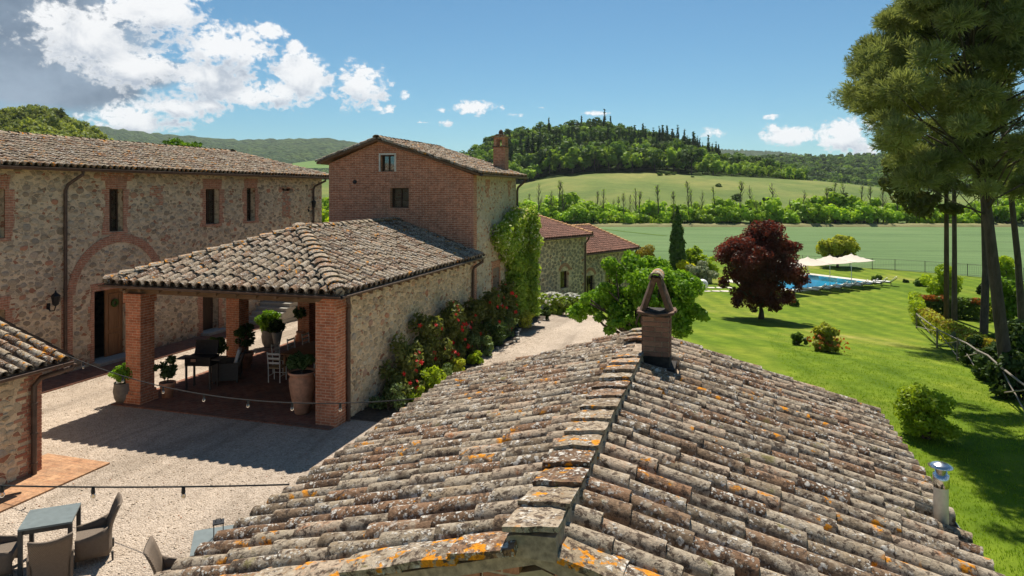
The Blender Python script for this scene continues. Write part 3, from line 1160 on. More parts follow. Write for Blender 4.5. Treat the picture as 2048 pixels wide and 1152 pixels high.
# ------------------------------------------------------------------ building pieces
def tile_mesh(name, mat, L=.47, r0=.098, r1=.082, th=.016, seg=7, arc=1.12, jit=.0, flat=1.0, seed=0):
    rg = random.Random(seed)
    mb = MB()
    vs = []
    rings = [(0.0, r0), (.5 * L, (r0 + r1) / 2), (L, r1)]
    for (y, r) in rings:
        for rr in (r, r - th):
            for k in range(seg + 1):
                a = (k / seg - .5) * math.pi * arc
                jx = rg.uniform(-jit, jit)
                vs.append((rr * math.sin(a) + jx, y + (rg.uniform(-jit, jit) * 2 if y == 0 else 0), rr * math.cos(a) * flat + rg.uniform(-jit, jit)))
    S = seg + 1
    fs, lip = [], []
    for i in range(2):
        for k in range(seg):
            a = i * 2 * S + k
            fs.append((a, a + 1, a + 2 * S + 1, a + 2 * S))
    ns = len(fs)
    N0 = len(vs)
    vs += [vs[i] for i in range(2 * S)]                          # own vertices for the lower lip: crisp edge
    for k in range(seg):
        fs.append((N0 + S + k + 1, N0 + k + 1, N0 + k, N0 + S + k))
        fs.append((N0 + S + k, 5 * S + k, 5 * S + k + 1, N0 + S + k + 1))  # underside
    mb.add(vs, fs, 0.0)
    me = mb.mesh(name, mat)
    me.polygons.foreach_set('use_smooth', np.array([i < ns for i in range(len(fs))], dtype=bool))
    return me


def tile_places(O, e, up, ls, lt, inside=None, pitch=.24, expo=.37, lift=.05, jit=1.0, first=-.07, tilt=.042, TL=.48, stag=.10):
    O, e, up = Vector(O), Vector(e).normalized(), Vector(up).normalized()
    n = e.cross(up)
    if n.z < 0:
        n = -n
    x = up.cross(n)
    out = []
    for j in range(int(ls / pitch + .5)):
        s = (j + .5) * pitch
        wander = RG.uniform(-.012, .012) * jit
        ro = RG.uniform(0, stag) * jit
        i = 0
        while True:
            t = first if i == 0 else first + i * expo - ro
            i += 1
            if t > lt - .18:
                break
            if inside is not None and not inside(s, t + .2):
                continue
            fy = min(1.0, max(.2, (lt - .03 - t) / TL))          # cut the last tile short at the ridge or hip
            if inside is not None:
                while fy > .3 and not inside(s, t + TL * fy - .08):
                    fy -= .1
            th = tilt + RG.uniform(-.012, .012) * jit
            ya = RG.uniform(-.045, .045) * jit
            y2 = (up * math.cos(th) - n * math.sin(th))
            z2 = (n * math.cos(th) + up * math.sin(th))
            x2 = x * math.cos(ya) + y2 * math.sin(ya)
            y3 = y2 * math.cos(ya) - x * math.sin(ya)
            k = RG.uniform(.94, 1.06) if jit else 1.0
            p = O + e * (s + wander + RG.uniform(-.008, .008) * jit) + up * t + n * (lift + RG.uniform(-.006, .008) * jit)
            Mx = Matrix(((x2.x * k, y3.x * fy, z2.x * k, p.x), (x2.y * k, y3.y * fy, z2.y * k, p.y), (x2.z * k, y3.z * fy, z2.z * k, p.z), (0, 0, 0, 1)))
            out.append(Mx)
    return out


def cap_places(A, B, expo=.36, lift=.0, w=1.0, th=.09, jit=1.0):
    """ridge or hip caps along A -> B (A is the low or near end)"""
    A, B = Vector(A), Vector(B)
    y = (B - A).normalized()
    L = (B - A).length
    x = y.cross(Vector((0, 0, 1))).normalized()
    n = x.cross(y)
    out = []
    k = 0
    while k * expo < L - .05:
        a = th + RG.uniform(-.02, .02) * jit
        y2 = y * math.cos(a) - n * math.sin(a)
        n2 = n * math.cos(a) + y * math.sin(a)
        p = A + y * (k * expo + RG.uniform(-.015, .015) * jit) + n * (lift + RG.uniform(-.008, .008) * jit)
        ya = RG.uniform(-.05, .05) * jit
        x2, y3 = x * math.cos(ya) + y2 * math.sin(ya), y2 * math.cos(ya) - x * math.sin(ya)
        out.append(Matrix(((x2.x * w, y3.x, n2.x, p.x), (x2.y * w, y3.y, n2.y, p.y), (x2.z * w, y3.z, n2.z, p.z), (0, 0, 0, 1))))
        k += 1
    return out


TV = [tile_mesh('tile', M['tile'], jit=.0045, seed=k, seg=6) for k in range(6)]
TVL = [tile_mesh('tile', M['tile'], L=.55, r0=.100, r1=.086, jit=.004, seed=k + 20, seg=8, flat=1.12) for k in range(8)]
TVF = [tile_mesh('tile', M['tile_far'], jit=.004, seed=k, seg=5) for k in range(4)]
TVV = [tile_mesh('tile', M['tile_verge'], jit=.004, seed=k, seg=6) for k in range(3)]
TVN = [tile_mesh('tile', M['tile_new'], jit=.003, seed=k, seg=5, r0=.088, r1=.074) for k in range(3)]
TVP = [tile_mesh('tile', M['tile'], L=.50, r0=.118, r1=.100, jit=.005, seed=k + 40, seg=7, flat=1.08) for k in range(8)]
PAN = [tile_mesh('pan', M['pan'], jit=.003, seed=k, seg=5, r0=.10, r1=.095, arc=.9) for k in range(2)]
CAPF = [tile_mesh('ridge_cap', M['tile_ridge'], L=.44, r0=.17, r1=.145, th=.02, jit=.004, seed=k, seg=6, arc=1.0, flat=.62) for k in range(3)]


def flat_cap(seed, mat, w=.21, L=.46):
    rg = random.Random(seed)
    m = MB()
    g = []
    for j, y in enumerate((0.0, .15, .30, L)):
        k = 1.0 - .12 * (y / L)
        g.append([(x * k + rg.uniform(-.006, .006), y + (rg.uniform(-.02, .02) if j == 0 else 0), z + rg.uniform(-.006, .006)) for x, z in ((-w, .01), (-w * .72, .062), (-w * .25, .085), (w * .25, .085), (w * .72, .062), (w, .01))])
    m.sheet(g, .03, 0)
    return m.mesh('ridge_cap', mat)


CAPP = [flat_cap(k, M['tile_ridge']) for k in range(5)]
CAPN = [tile_mesh('ridge_cap', M['tile_new_ridge'], L=.44, r0=.13, r1=.11, th=.02, jit=.002, seed=k, seg=6) for k in range(2)]


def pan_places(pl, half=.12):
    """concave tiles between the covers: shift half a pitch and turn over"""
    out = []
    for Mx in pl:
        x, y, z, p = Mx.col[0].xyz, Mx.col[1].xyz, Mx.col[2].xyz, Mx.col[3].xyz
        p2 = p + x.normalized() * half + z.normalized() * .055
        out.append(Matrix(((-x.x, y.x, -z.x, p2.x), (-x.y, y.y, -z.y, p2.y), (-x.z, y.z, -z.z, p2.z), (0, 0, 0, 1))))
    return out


def stuff_tiles(base, places, name, parent):
    scatter(base, places, name, parent, keep=0, stuff_name=name)


def slab(mb, pts, th=.07, mi=0):
    mb.prism(pts, (0, 0, -th), None, mi)


def wall_panel(mb, O, e, ln, v0, top, n, depth, holes, mi=0):
    """wall with rectangular openings; top: list of (u, z) along the wall; holes: (u0, u1, v0, v1)"""
    O, e, n = Vector(O), Vector(e).normalized(), Vector(n).normalized()
    us = sorted(set([0.0, ln] + [t[0] for t in top if 0 < t[0] < ln] + [h[0] for h in holes] + [h[1] for h in holes]))

    def P(u, v, k=0.0):
        return O + e * u + Vector((0, 0, v)) - n * k
    for a, b in zip(us, us[1:]):
        m = (a + b) / 2
        hs = sorted([h for h in holes if h[0] - 1e-6 <= m <= h[1] + 1e-6], key=lambda h: h[2])
        ta, tb = interp(top, a), interp(top, b)
        cur = v0
        for h in hs:
            if h[2] > cur + 1e-6:
                for k, fl in ((0, 1), (depth, 0)):
                    q = [P(a, cur, k), P(b, cur, k), P(b, h[2], k), P(a, h[2], k)]
                    mb.add(q if fl else q[::-1], [(0, 1, 2, 3)], 0, mi)
            cur = h[3]
        for k, fl in ((0, 1), (depth, 0)):
            q = [P(a, cur, k), P(b, cur, k), P(b, tb, k), P(a, ta, k)]
            mb.add(q if fl else q[::-1], [(0, 1, 2, 3)], 0, mi)
        mb.add([P(a, ta), P(b, tb), P(b, tb, depth), P(a, ta, depth)], [(0, 1, 2, 3)], 0, mi)
    for u in (0.0, ln):
        t = interp(top, u)
        mb.add([P(u, v0), P(u, t), P(u, t, depth), P(u, v0, depth)], [(0, 1, 2, 3)], 0, mi)
    for (a, b, c, d) in holes:
        mb.add([P(a, c), P(a, d), P(a, d, depth), P(a, c, depth)], [(0, 1, 2, 3)], 0, mi)
        mb.add([P(b, c), P(b, d), P(b, d, depth), P(b, c, depth)], [(3, 2, 1, 0)], 0, mi)
        mb.add([P(a, d), P(b, d), P(b, d, depth), P(a, d, depth)], [(0, 1, 2, 3)], 0, mi)
        mb.add([P(a, c), P(b, c), P(b, c, depth), P(a, c, depth)], [(3, 2, 1, 0)], 0, mi)
    return mb


def stone_mesh(mat, seed):
    rg = random.Random(seed)
    n = 8
    mb = MB()
    rad = [rg.uniform(.82, 1.08) for _ in range(n)]
    an = [2 * math.pi * (k + rg.uniform(-.28, .28)) / n for k in range(n)]
    pw = rg.uniform(.65, 1.0)
    ring = []
    for s, z in ((1.0, -.02), (.93, .014), (.70, .026)):
        for k in range(n):
            c, q = math.cos(an[k]), math.sin(an[k])
            ring.append((rad[k] * s * math.copysign(abs(c) ** pw, c), rad[k] * s * math.copysign(abs(q) ** pw, q), z + rg.uniform(-.004, .004) * (s < 1)))
    ring.append((0, 0, .03))
    fs = []
    for i in range(2):
        for k in range(n):
            fs.append((i * n + k, i * n + (k + 1) % n, (i + 1) * n + (k + 1) % n, (i + 1) * n + k))
    for k in range(0, n, 2):
        fs.append((2 * n + k, 2 * n + k + 1, 2 * n + (k + 2) % n, 3 * n))
    mb.add(ring, fs, 0.0)
    return mb.mesh('stone', mat)


def lay_stones(parent, mat, O, e, n, ln, v0, top, avoid, count, keep, smin=.07, smax=.20, aspect=.68, seed=1, gap=1.12, proud=0.0, clip=None):
    rg = random.Random(seed)
    O, e, n = Vector(O), Vector(e).normalized(), Vector(n).normalized()
    base = [stone_mesh(mat, seed * 31 + k) for k in range(7)]
    U, V, A, B = np.zeros(count), np.zeros(count), np.zeros(count), np.zeros(count)
    N = 0
    tries = 0
    sizes = sorted([smin + (smax - smin) * rg.random() ** 1.8 for _ in range(count)], reverse=True)
    pl = []
    for s in sizes:
        for _ in range(14):
            a, b = s, s * aspect * rg.uniform(.75, 1.25)
            u, v = rg.uniform(a, ln - a), rg.uniform(v0 + b, max(t[1] for t in top) - b)
            if v + b > interp(top, u) - .04:
                continue
            if any(h[0] - a < u < h[1] + a and h[2] - b < v < h[3] + b for h in avoid):
                continue
            if clip is not None and not clip(u, v):
                continue
            if N and np.any(((U[:N] - u) / ((A[:N] + a))) ** 2 + ((V[:N] - v) / ((B[:N] + b))) ** 2 < gap):
                continue
            U[N], V[N], A[N], B[N] = u, v, a, b
            N += 1
            r = rg.uniform(-.25, .25)
            z = Vector((0, 0, 1))
            x2, y2 = e * math.cos(r) + z * math.sin(r), z * math.cos(r) - e * math.sin(r)
            x2 = x2 * (a * .98) * rg.choice((1, -1))
            y2 = y2 * (b * .98)
            nn = n * rg.uniform(.6, 1.1)
            p = O + e * u + z * v + n * proud
            pl.append(Matrix(((x2.x, y2.x, nn.x, p.x), (x2.y, y2.y, nn.y, p.y), (x2.z, y2.z, nn.z, p.z), (0, 0, 0, 1))))
            break
    scatter(base, pl, 'stone', parent, keep=keep, stuff_name='wall_stones')
    return N


def surround(parent, O, e, n, hole, w=.28, proud=.02, lintel=.36, sill=.16, below=0.0, mat='brick_old', seed=0, name='brick_surround'):
    """toothed brick jambs and a flat brick arch round an opening"""
    rg = random.Random(seed)
    O, e, n = Vector(O), Vector(e).normalized(), Vector(n).normalized()
    u0, u1, v0, v1 = hole
    mb = MB()

    def bx(a, b, c, d, k=proud):
        mb.add([O + e * u + Vector((0, 0, v)) + n * q for q in (-.02, k) for v in (c, d) for u in (a, b)],
               [(0, 2, 3, 1), (4, 5, 7, 6), (0, 1, 5, 4), (2, 6, 7, 3), (0, 4, 6, 2), (1, 3, 7, 5)])
    v = v0 - below
    i = 0
    while v < v1 + lintel - .01:
        h = min(.225, v1 + lintel - v)
        h = h if rg.random() < .5 else min(h, .15)
        for sgn in (-1, 1):
            ww = w * rg.uniform(.55, 1.25)
            if v < v1:
                if sgn < 0:
                    bx(u0 - ww, u0, v, min(v + h, v1), proud + rg.uniform(-.003, .003))
                else:
                    bx(u1, u1 + ww, v, min(v + h, v1), proud + rg.uniform(-.003, .003))
            else:
                pass
        v += h
    # lintel: bricks on end, slightly splayed
    k = int((u1 - u0 + w) / .078)
    for j in range(k):
        a = u0 - w * .5 + (u1 - u0 + w) * j / k
        b = u0 - w * .5 + (u1 - u0 + w) * (j + .88) / k
        f0, f1 = (j / k - .5) * .10, ((j + .88) / k - .5) * .10
        mb.add([O + e * (uu + (ff if vv > v1 + .01 else 0)) + Vector((0, 0, vv)) + n * q for q in (-.02, proud + rg.uniform(0, .008)) for vv in (v1, v1 + lintel) for uu, ff in ((a, f0), (b, f1))],
               [(0, 2, 3, 1), (4, 5, 7, 6), (0, 1, 5, 4), (2, 6, 7, 3), (0, 4, 6, 2), (1, 3, 7, 5)])
    if sill:
        bx(u0 - w * .4, u1 + w * .4, v0 - sill, v0, .03)
    return mb.build(name, M[mat], parent)


def arch_ring(parent, O, e, n, cu, cv, r, th, a0, a1, mat='brick_old', proud=.03, name='brick_arch'):
    O, e, n = Vector(O), Vector(e).normalized(), Vector(n).normalized()
    mb = MB()
    k = int(r * abs(a1 - a0) / .082)
    for j in range(k):
        t0, t1 = a0 + (a1 - a0) * j / k, a0 + (a1 - a0) * (j + .86) / k
        p = [(cu + q * math.cos(t), cv + q * math.sin(t)) for t in (t0, t1) for q in (r, r + th)]
        mb.add([O + e * u + Vector((0, 0, v)) + n * s for s in (-.02, proud + RG.uniform(-.004, .006)) for (u, v) in p],
               [(0, 2, 3, 1), (4, 5, 7, 6), (0, 1, 5, 4), (2, 6, 7, 3), (0, 4, 6, 2), (1, 3, 7, 5)])
    return mb.build(name, M[mat], parent)


def window_unit(parent, O, e, n, hole, setback=.20, mats=('shutter', 'glass'), sash=2, curtain=0.0, frame_w=.05, bars=1):
    O, e, n = Vector(O), Vector(e).normalized(), Vector(n).normalized()
    u0, u1, v0, v1 = hole

    def B(mb, a, b, c, d, k0, k1):
        mb.add([O + e * u + Vector((0, 0, v)) - n * k for k in (k1, k0) for v in (c, d) for u in (a, b)],
               [(0, 2, 3, 1), (4, 5, 7, 6), (0, 1, 5, 4), (2, 6, 7, 3), (0, 4, 6, 2), (1, 3, 7, 5)])
    f = MB()
    w = frame_w
    k0, k1 = setback, setback + .06
    B(f, u0, u0 + w, v0, v1, k0, k1)
    B(f, u1 - w, u1, v0, v1, k0, k1)
    B(f, u0 + w, u1 - w, v0, v0 + w, k0, k1)
    B(f, u0 + w, u1 - w, v1 - w, v1, k0, k1)
    m = (u0 + u1) / 2
    if sash == 2:
        B(f, m - w * .5, m + w * .5, v0 + w, v1 - w, k0 - .005, k1)
    for b in range(bars):
        v = v0 + (v1 - v0) * (b + 1) / (bars + 1)
        B(f, u0 + w, m - w * .5 if sash == 2 else u1 - w, v - .015, v + .015, k0 + .005, k1)
        if sash == 2:
            B(f, m + w * .5, u1 - w, v - .015, v + .015, k0 + .005, k1)
    fo = f.build('window', M[mats[0]], parent)
    spans = [(u0 + w, m - w * .5), (m + w * .5, u1 - w)] if sash == 2 else [(u0 + w, u1 - w)]
    for (a, b) in spans:
        p = MB()
        B(p, a, b, v0 + w, v1 - w, k0 + .03, k0 + .036)
        p.build('pane', M[mats[1]], fo)
        if curtain:
            c = MB()
            nn = 9
            g = []
            for v in (v0 + w, v0 + w + (v1 - v0) * curtain):
                g.append([O + e * (a + (b - a) * q / (nn - 1)) + Vector((0, 0, v)) - n * (k1 + .03 + .012 * math.sin(q * 2.4)) for q in range(nn)])
            c.sheet(g, .004)
            c.build('curtain', M['curtain'], fo)
    return fo


def gutter(parent, A, B, r=.075, mat='copper', name='gutter'):
    A, B = Vector(A), Vector(B)
    y = (B - A).normalized()
    x = y.cross(Vector((0, 0, 1))).normalized()
    g = []
    for k in range(7):
        a = math.pi * (k / 6)
        off = x * math.cos(a) * r - Vector((0, 0, 1)) * math.sin(a) * r
        g.append([A + off, B + off])
    mb = MB()
    mb.sheet(g, .012)
    return mb.build(name, M[mat], parent)


def downpipe(parent, pts, r=.055, mat='copper'):
    mb = MB()
    mb.tube(pts, r, 10)
    z0 = pts[-1][2]
    z1 = pts[-2][2]
    for k in range(3):
        z = z0 + (z1 - z0) * (k + .4) / 3
        mb.lathe([(r + .002, -.02), (r + .014, -.02), (r + .014, .02), (r + .002, .02)], (pts[-1][0], pts[-1][1], z), 10)
    return mb.build('downpipe', M[mat], parent, smooth=False)


def beam_x(parent, name, x0, x1, y0, y1, z0, z1, mat='beam'):
    return MB().box(x0, x1, y0, y1, z0, z1).build(name, M[mat], parent)


ZV = Vector((0, 0, 1))
# ------------------------------------------------------------------ the foreground outbuilding
def outbuilding():
    T = thing('outbuilding', 'low stone outbuilding with a lichen-covered clay tile gable roof and small brick chimney', 'outbuilding', (-1.12, 7.4, 0), world=True)
    RX, RZ = -1.12, 3.72
    EZ, HW = 2.78, 3.10
    Y0, Y1 = 4.12, 10.85
    # walls
    w = MB()
    top = [(0, 2.66), (2.86, 2.66 + 2.86 * .300), (5.72, 2.66)]
    wall_panel(w, (RX - 2.86, Y0 + .22, 0), (1, 0, 0), 5.72, 0, top, (0, -1, 0), .35, [])
    wall_panel(w, (RX - 2.86, Y1 - .25, 0), (1, 0, 0), 5.72, 0, top, (0, 1, 0), .35, [])
    wall_panel(w, (RX - 2.86, Y0 + .57, 0), (0, 1, 0), Y1 - Y0 - 1.17, 0, [(0, 2.66), (9, 2.66)], (-1, 0, 0), .35, [])
    wall_panel(w, (RX + 2.86, Y0 + .57, 0), (0, 1, 0), Y1 - Y0 - 1.17, 0, [(0, 2.66), (9, 2.66)], (1, 0, 0), .35, [])
    w.build('wall', M['plaster'], T)
    # brick courses under the verge of the gable
    vb = MB()
    for s in (-1, 1):
        for k in range(12):
            x = RX + s * (.12 + k * .27)
            x2 = RX + s * (.12 + k * .27 + .255)
            za, zb = RZ - abs(x - RX) * .292 - .08, RZ - abs(x2 - RX) * .292 - .08
            y = Y0 + .10 + RG.uniform(-.01, .01)
            p = [(x, y, za - .075), (x2, y, zb - .075), (x2, y, zb), (x, y, za)]
            vb.prism(p, (0, .16, 0))
    vb.build('brick_course', M['brick_old'], T)
    roof = MB()
    ridge0, ridge1 = (RX, Y0 + .05, RZ), (RX, Y1, RZ)
    for s in (-1, 1):
        HW = (3.10, 3.18)[s > 0]
        slab(roof, [(RX, Y0 + .05, RZ), (RX + s * HW, Y0 + .05, EZ), (RX + s * HW, Y1, EZ), (RX, Y1, RZ)], .08)
    R = roof.build('roof', M['mortar'], T)
    HWL, HW = 3.10, 3.18
    sl = math.hypot(HW, RZ - EZ)
    upR = Vector((-HW, 0, RZ - EZ)).normalized()
    upL = Vector((HWL, 0, RZ - EZ)).normalized()
    chim = (-1.02, -.55, 9.0, 9.55)

    def clear(sgn):
        def f(s, t):
            y = Y0 + .16 + s
            x = RX + sgn * ((HW if sgn > 0 else HWL) - t * (HW if sgn > 0 else HWL) / sl)
            return not (chim[0] < x < chim[1] + .03 and chim[2] - .02 < y < chim[3] + .05) and not (sgn > 0 and abs(y - 7.25) < .13 and 1.82 < x < 2.1)
        return f
    pr = tile_places((RX + HW, Y0 + .16, EZ), (0, 1, 0), upR, Y1 - Y0 - .2, sl - .02, clear(1), .245, .445, .062, tilt=.036, TL=.56, stag=.36)
    plf = tile_places((RX - HWL, Y0 + .16, EZ), (0, 1, 0), upL, Y1 - Y0 - .2, sl - .02, clear(-1), .245, .445, .062, tilt=.036, TL=.56, stag=.36)
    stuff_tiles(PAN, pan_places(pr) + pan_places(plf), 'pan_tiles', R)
    scatter(TVL, pr + plf, 'tile', R, 300, 'more_tiles')
    # ridge: flat heavy caps bedded in mortar, stepping up towards the far end
    rm = MB()
    rm.prism([(RX - .19, Y0, RZ - .02), (RX + .17, Y0, RZ - .02), (RX + .145, Y0, RZ + .135), (RX - .10, Y0, RZ + .12), (RX - .17, Y0, RZ + .10)], (0, Y1 - Y0 - .02, 0))
    rm.build('ridge_mortar', M['mortar'], R)

    def capmesh(seed):
        rg = random.Random(seed)
        m = MB()
        g = []
        for j, y in enumerate((0.0, .14, .28, .44)):
            w0 = 1.0 - .10 * (y / .44)
            row = []
            for k, (x, z) in enumerate(((-.20, .088), (-.13, .100), (-.05, .110), (.04, .118), (.12, .124), (.165, .122))):
                row.append((x * w0 + rg.uniform(-.006, .006), y + (rg.uniform(-.02, .02) if j == 0 else 0), z + rg.uniform(-.006, .006)))
            g.append(row)
        m.sheet(g, .034, 0)
        return m.mesh('ridge_cap', M['tile_ridge'])
    caps = [capmesh(k) for k in range(5)]
    pl = cap_places((RX, Y0 - .03, RZ + .062), (RX, Y1 - .1, RZ + .062), .355, .0, 1.0, .10)
    pl = [p for p in pl if not (chim[2] - .25 < p.translation.y < chim[3] + .05)]
    scatter(caps, pl, 'ridge_cap', R, 300)
    # verge slabs on the near gable
    def vmesh(seed):
        rg = random.Random(seed + 50)
        m = MB()
        g = [[(x + rg.uniform(-.006, .006), y + rg.uniform(-.008, .008), .01 * rg.uniform(-1, 1) + (.018 if 0 < k < 3 else 0)) for k, x in enumerate((-.13, -.05, .05, .14))] for y in (0, .2, .46)]
        m.sheet(g, .05, 0)
        return m.mesh('verge_tile', M['tile_verge'])
    vm = [vmesh(k) for k in range(4)]
    pv = []
    for sgn, up in ((1, upR), (-1, upL)):
        pv += [p for p in tile_places((RX + (HW if sgn > 0 else -HWL), Y0 - .02, EZ), (0, 1, 0), up, .25, sl - .1, None, .22, .41, .085)]
    scatter(vm, pv, 'verge_tile', R, 300)
    gutter(T, (RX + HW + .05, Y0, EZ + .03), (RX + HW + .05, Y1 + .05, EZ + .03), .065, 'zinc')
    # chimney: brick stack, two leaning tiles under a half-round cap
    c = MB()
    x0, x1, y0, y1 = -.975, -.64, 9.10, 9.46
    z0, z1 = 3.45, 4.36
    CH = c.box(x0, x1, y0, y1, z0, z1).build('chimney', M['mortar'], T)
    bm = [MB().box(-.5, .5, -.5, .5, -.5, .5, 0).mesh('brick', M['stone_brick']) for _ in range(1)]
    bp = []
    nrow = 8
    for r in range(nrow):
        z = 3.87 + r * .0655
        off = .09 if r % 2 else 0
        for (ax, a0, a1, fix, sg) in ((0, x0, x1, y0, -1), (1, y0, y1, x1, 1), (1, y0, y1, x0, -1), (0, x0, x1, y1, 1)):
            u = a0 - off
            while u < a1 - .02:
                b0, b1 = max(u, a0) + .004, min(u + .245, a1) - .004
                if b1 - b0 > .03:
                    ln = b1 - b0
                    cx = (b0 + b1) / 2
                    if ax == 0:
                        S = Matrix.Translation((cx, fix + sg * .004, z)) @ Matrix.Diagonal((ln, .02, .056, 1))
                    else:
                        S = Matrix.Translation((fix + sg * .004, cx, z)) @ Matrix.Diagonal((.02, ln, .056, 1))
                    bp.append(S)
                u += .25
    scatter(bm, bp, 'brick', CH, 300)
    s = MB()
    s.prism([(x0 - .05, y0 - .07, 3.3), (x1 + .08, y0 - .07, 3.3), (x1 + .08, y1 + .06, 3.3), (x0 - .05, y1 + .06, 3.3)], (0, 0, .40))
    s.box(x0 - .012, x1 + .012, y0 - .012, y1 + .012, 3.70, 3.84)
    s.build('soot_collar', M['soot'], CH)
    cp = MB()
    # tiles lying around the rim, mouth of the flue
    g = [[(x, y, z1 + .02 + .03 * abs(x - (x0 + x1) / 2) / .2) for x in np.linspace(x0 - .07, x1 + .07, 5)] for y in (y0 - .06, y0 + .10)]
    cp.sheet(g, .03)
    g = [[(x, y, z1 + .02 + .03 * abs(x - (x0 + x1) / 2) / .2) for x in np.linspace(x0 - .07, x1 + .07, 5)] for y in (y1 - .10, y1 + .06)]
    cp.sheet(g, .03)
    for sx in (x0 - .01, x1 + .01):
        g = [[(sx + dx, y, z1 + .035 + .35 * abs(dx)) for dx in (-.08, -.04, 0, .04, .08)] for y in np.linspace(y0 + .08, y1 - .08, 3)]
        cp.sheet(g, .028)
    cp.build('rim_tiles', M['terracotta_old'], CH)
    MB().prism([(x0 + .03, y0 + .03, z1 - .02), (x1 - .03, y0 + .03, z1 - .02), (x1 - .03, y1 - .03, z1 - .02), (x0 + .03, y1 - .03, z1 - .02)], (0, 0, .085)).build('flue', M['soot'], CH)
    xm = (x0 + x1) / 2
    for sgn in (-1, 1):
        t = MB()
        # a curved tile leaning inwards
        g = []
        for k in range(6):
            f = k / 5
            y = y0 + .04 + (y1 - y0 - .08) * f
            bulge = .035 * math.sin(math.pi * f)
            g.append([(xm + sgn * (.17 + bulge), y, z1 + .03), (xm + sgn * (.092 + bulge), y, z1 + .27), (xm + sgn * (.015 + bulge * .8), y, z1 + .50)])
        t.sheet(g, .055)
        t.build('leaning_tile', M['terracotta_old'], CH)
    t = MB()
    g = []
    for k in range(8):
        a = (k / 7 - .5) * math.pi * 1.0
        g.append([(xm + .088 * math.sin(a), y0 - .02, z1 + .485 + .088 * math.cos(a)), (xm + .078 * math.sin(a), y1 + .02, z1 + .505 + .078 * math.cos(a))])
    t.sheet(g, .022)
    t.build('cap_tile', M['tile_verge'], CH)
    return T


def add_late_materials():
    M['stone_brick'] = m_stone('chimney_brick', [(0, (.24, .12, .08)), (.4, (.17, .085, .06)), (.7, (.28, .15, .10)), (1, (.13, .075, .055))])
    M['quoin'] = m_stone('quoin_brick', [(0, (.44, .19, .11)), (.3, (.33, .13, .08)), (.55, (.48, .25, .155)), (.8, (.36, .15, .09)), (1, (.28, .115, .075))])
    M['leaf_yellowgreen'] = m_leaf('leaf_yellowgreen', (.16, .19, .02), (.38, .40, .06), .42)
    M['leaf_gold'] = m_leaf('leaf_gold', (.15, .14, .02), (.30, .20, .03), .35)
    M['leaf_herb'] = m_leaf('leaf_herb', (.055, .085, .03), (.12, .16, .055), .3)
    M['leaf_dark2'] = m_leaf('leaf_conifer', (.045, .055, .018), (.11, .115, .035), .25)
    M['leaf_cream'] = m_leaf('leaf_cream', (.35, .38, .18), (.55, .55, .36), .35)
    M['barkpale'] = m_bark('pale_bark', (.11, .095, .06), (.20, .17, .11))
    M['terracotta_old'] = m_plain('old_terracotta', (.15, .085, .055), .9, var=.5, scale=14, bump=.5)


add_late_materials()
outbuilding()

# metal flue by the eave
fl = thing('metal_flue', 'shiny metal flue with a conical rain cap by the lawn-side eave', 'flue pipe', (1.97, 7.25, 2.95))
MB().lathe([(.062, -.2), (.062, .34), (.066, .345), (.066, .36), (.062, .365), (.062, .40)], n=18).build('pipe', M['whitewood'], fl, True)
MB().lathe([(.068, .30), (.068, .42), (.05, .425), (.05, .48)], n=18).build('collar', M['steel'], fl, True)
MB().lathe([(.105, .485), (.108, .49), (.07, .512), (.03, .527), (.0, .53)], n=24).build('rain_cap', M['steel'], fl, True)

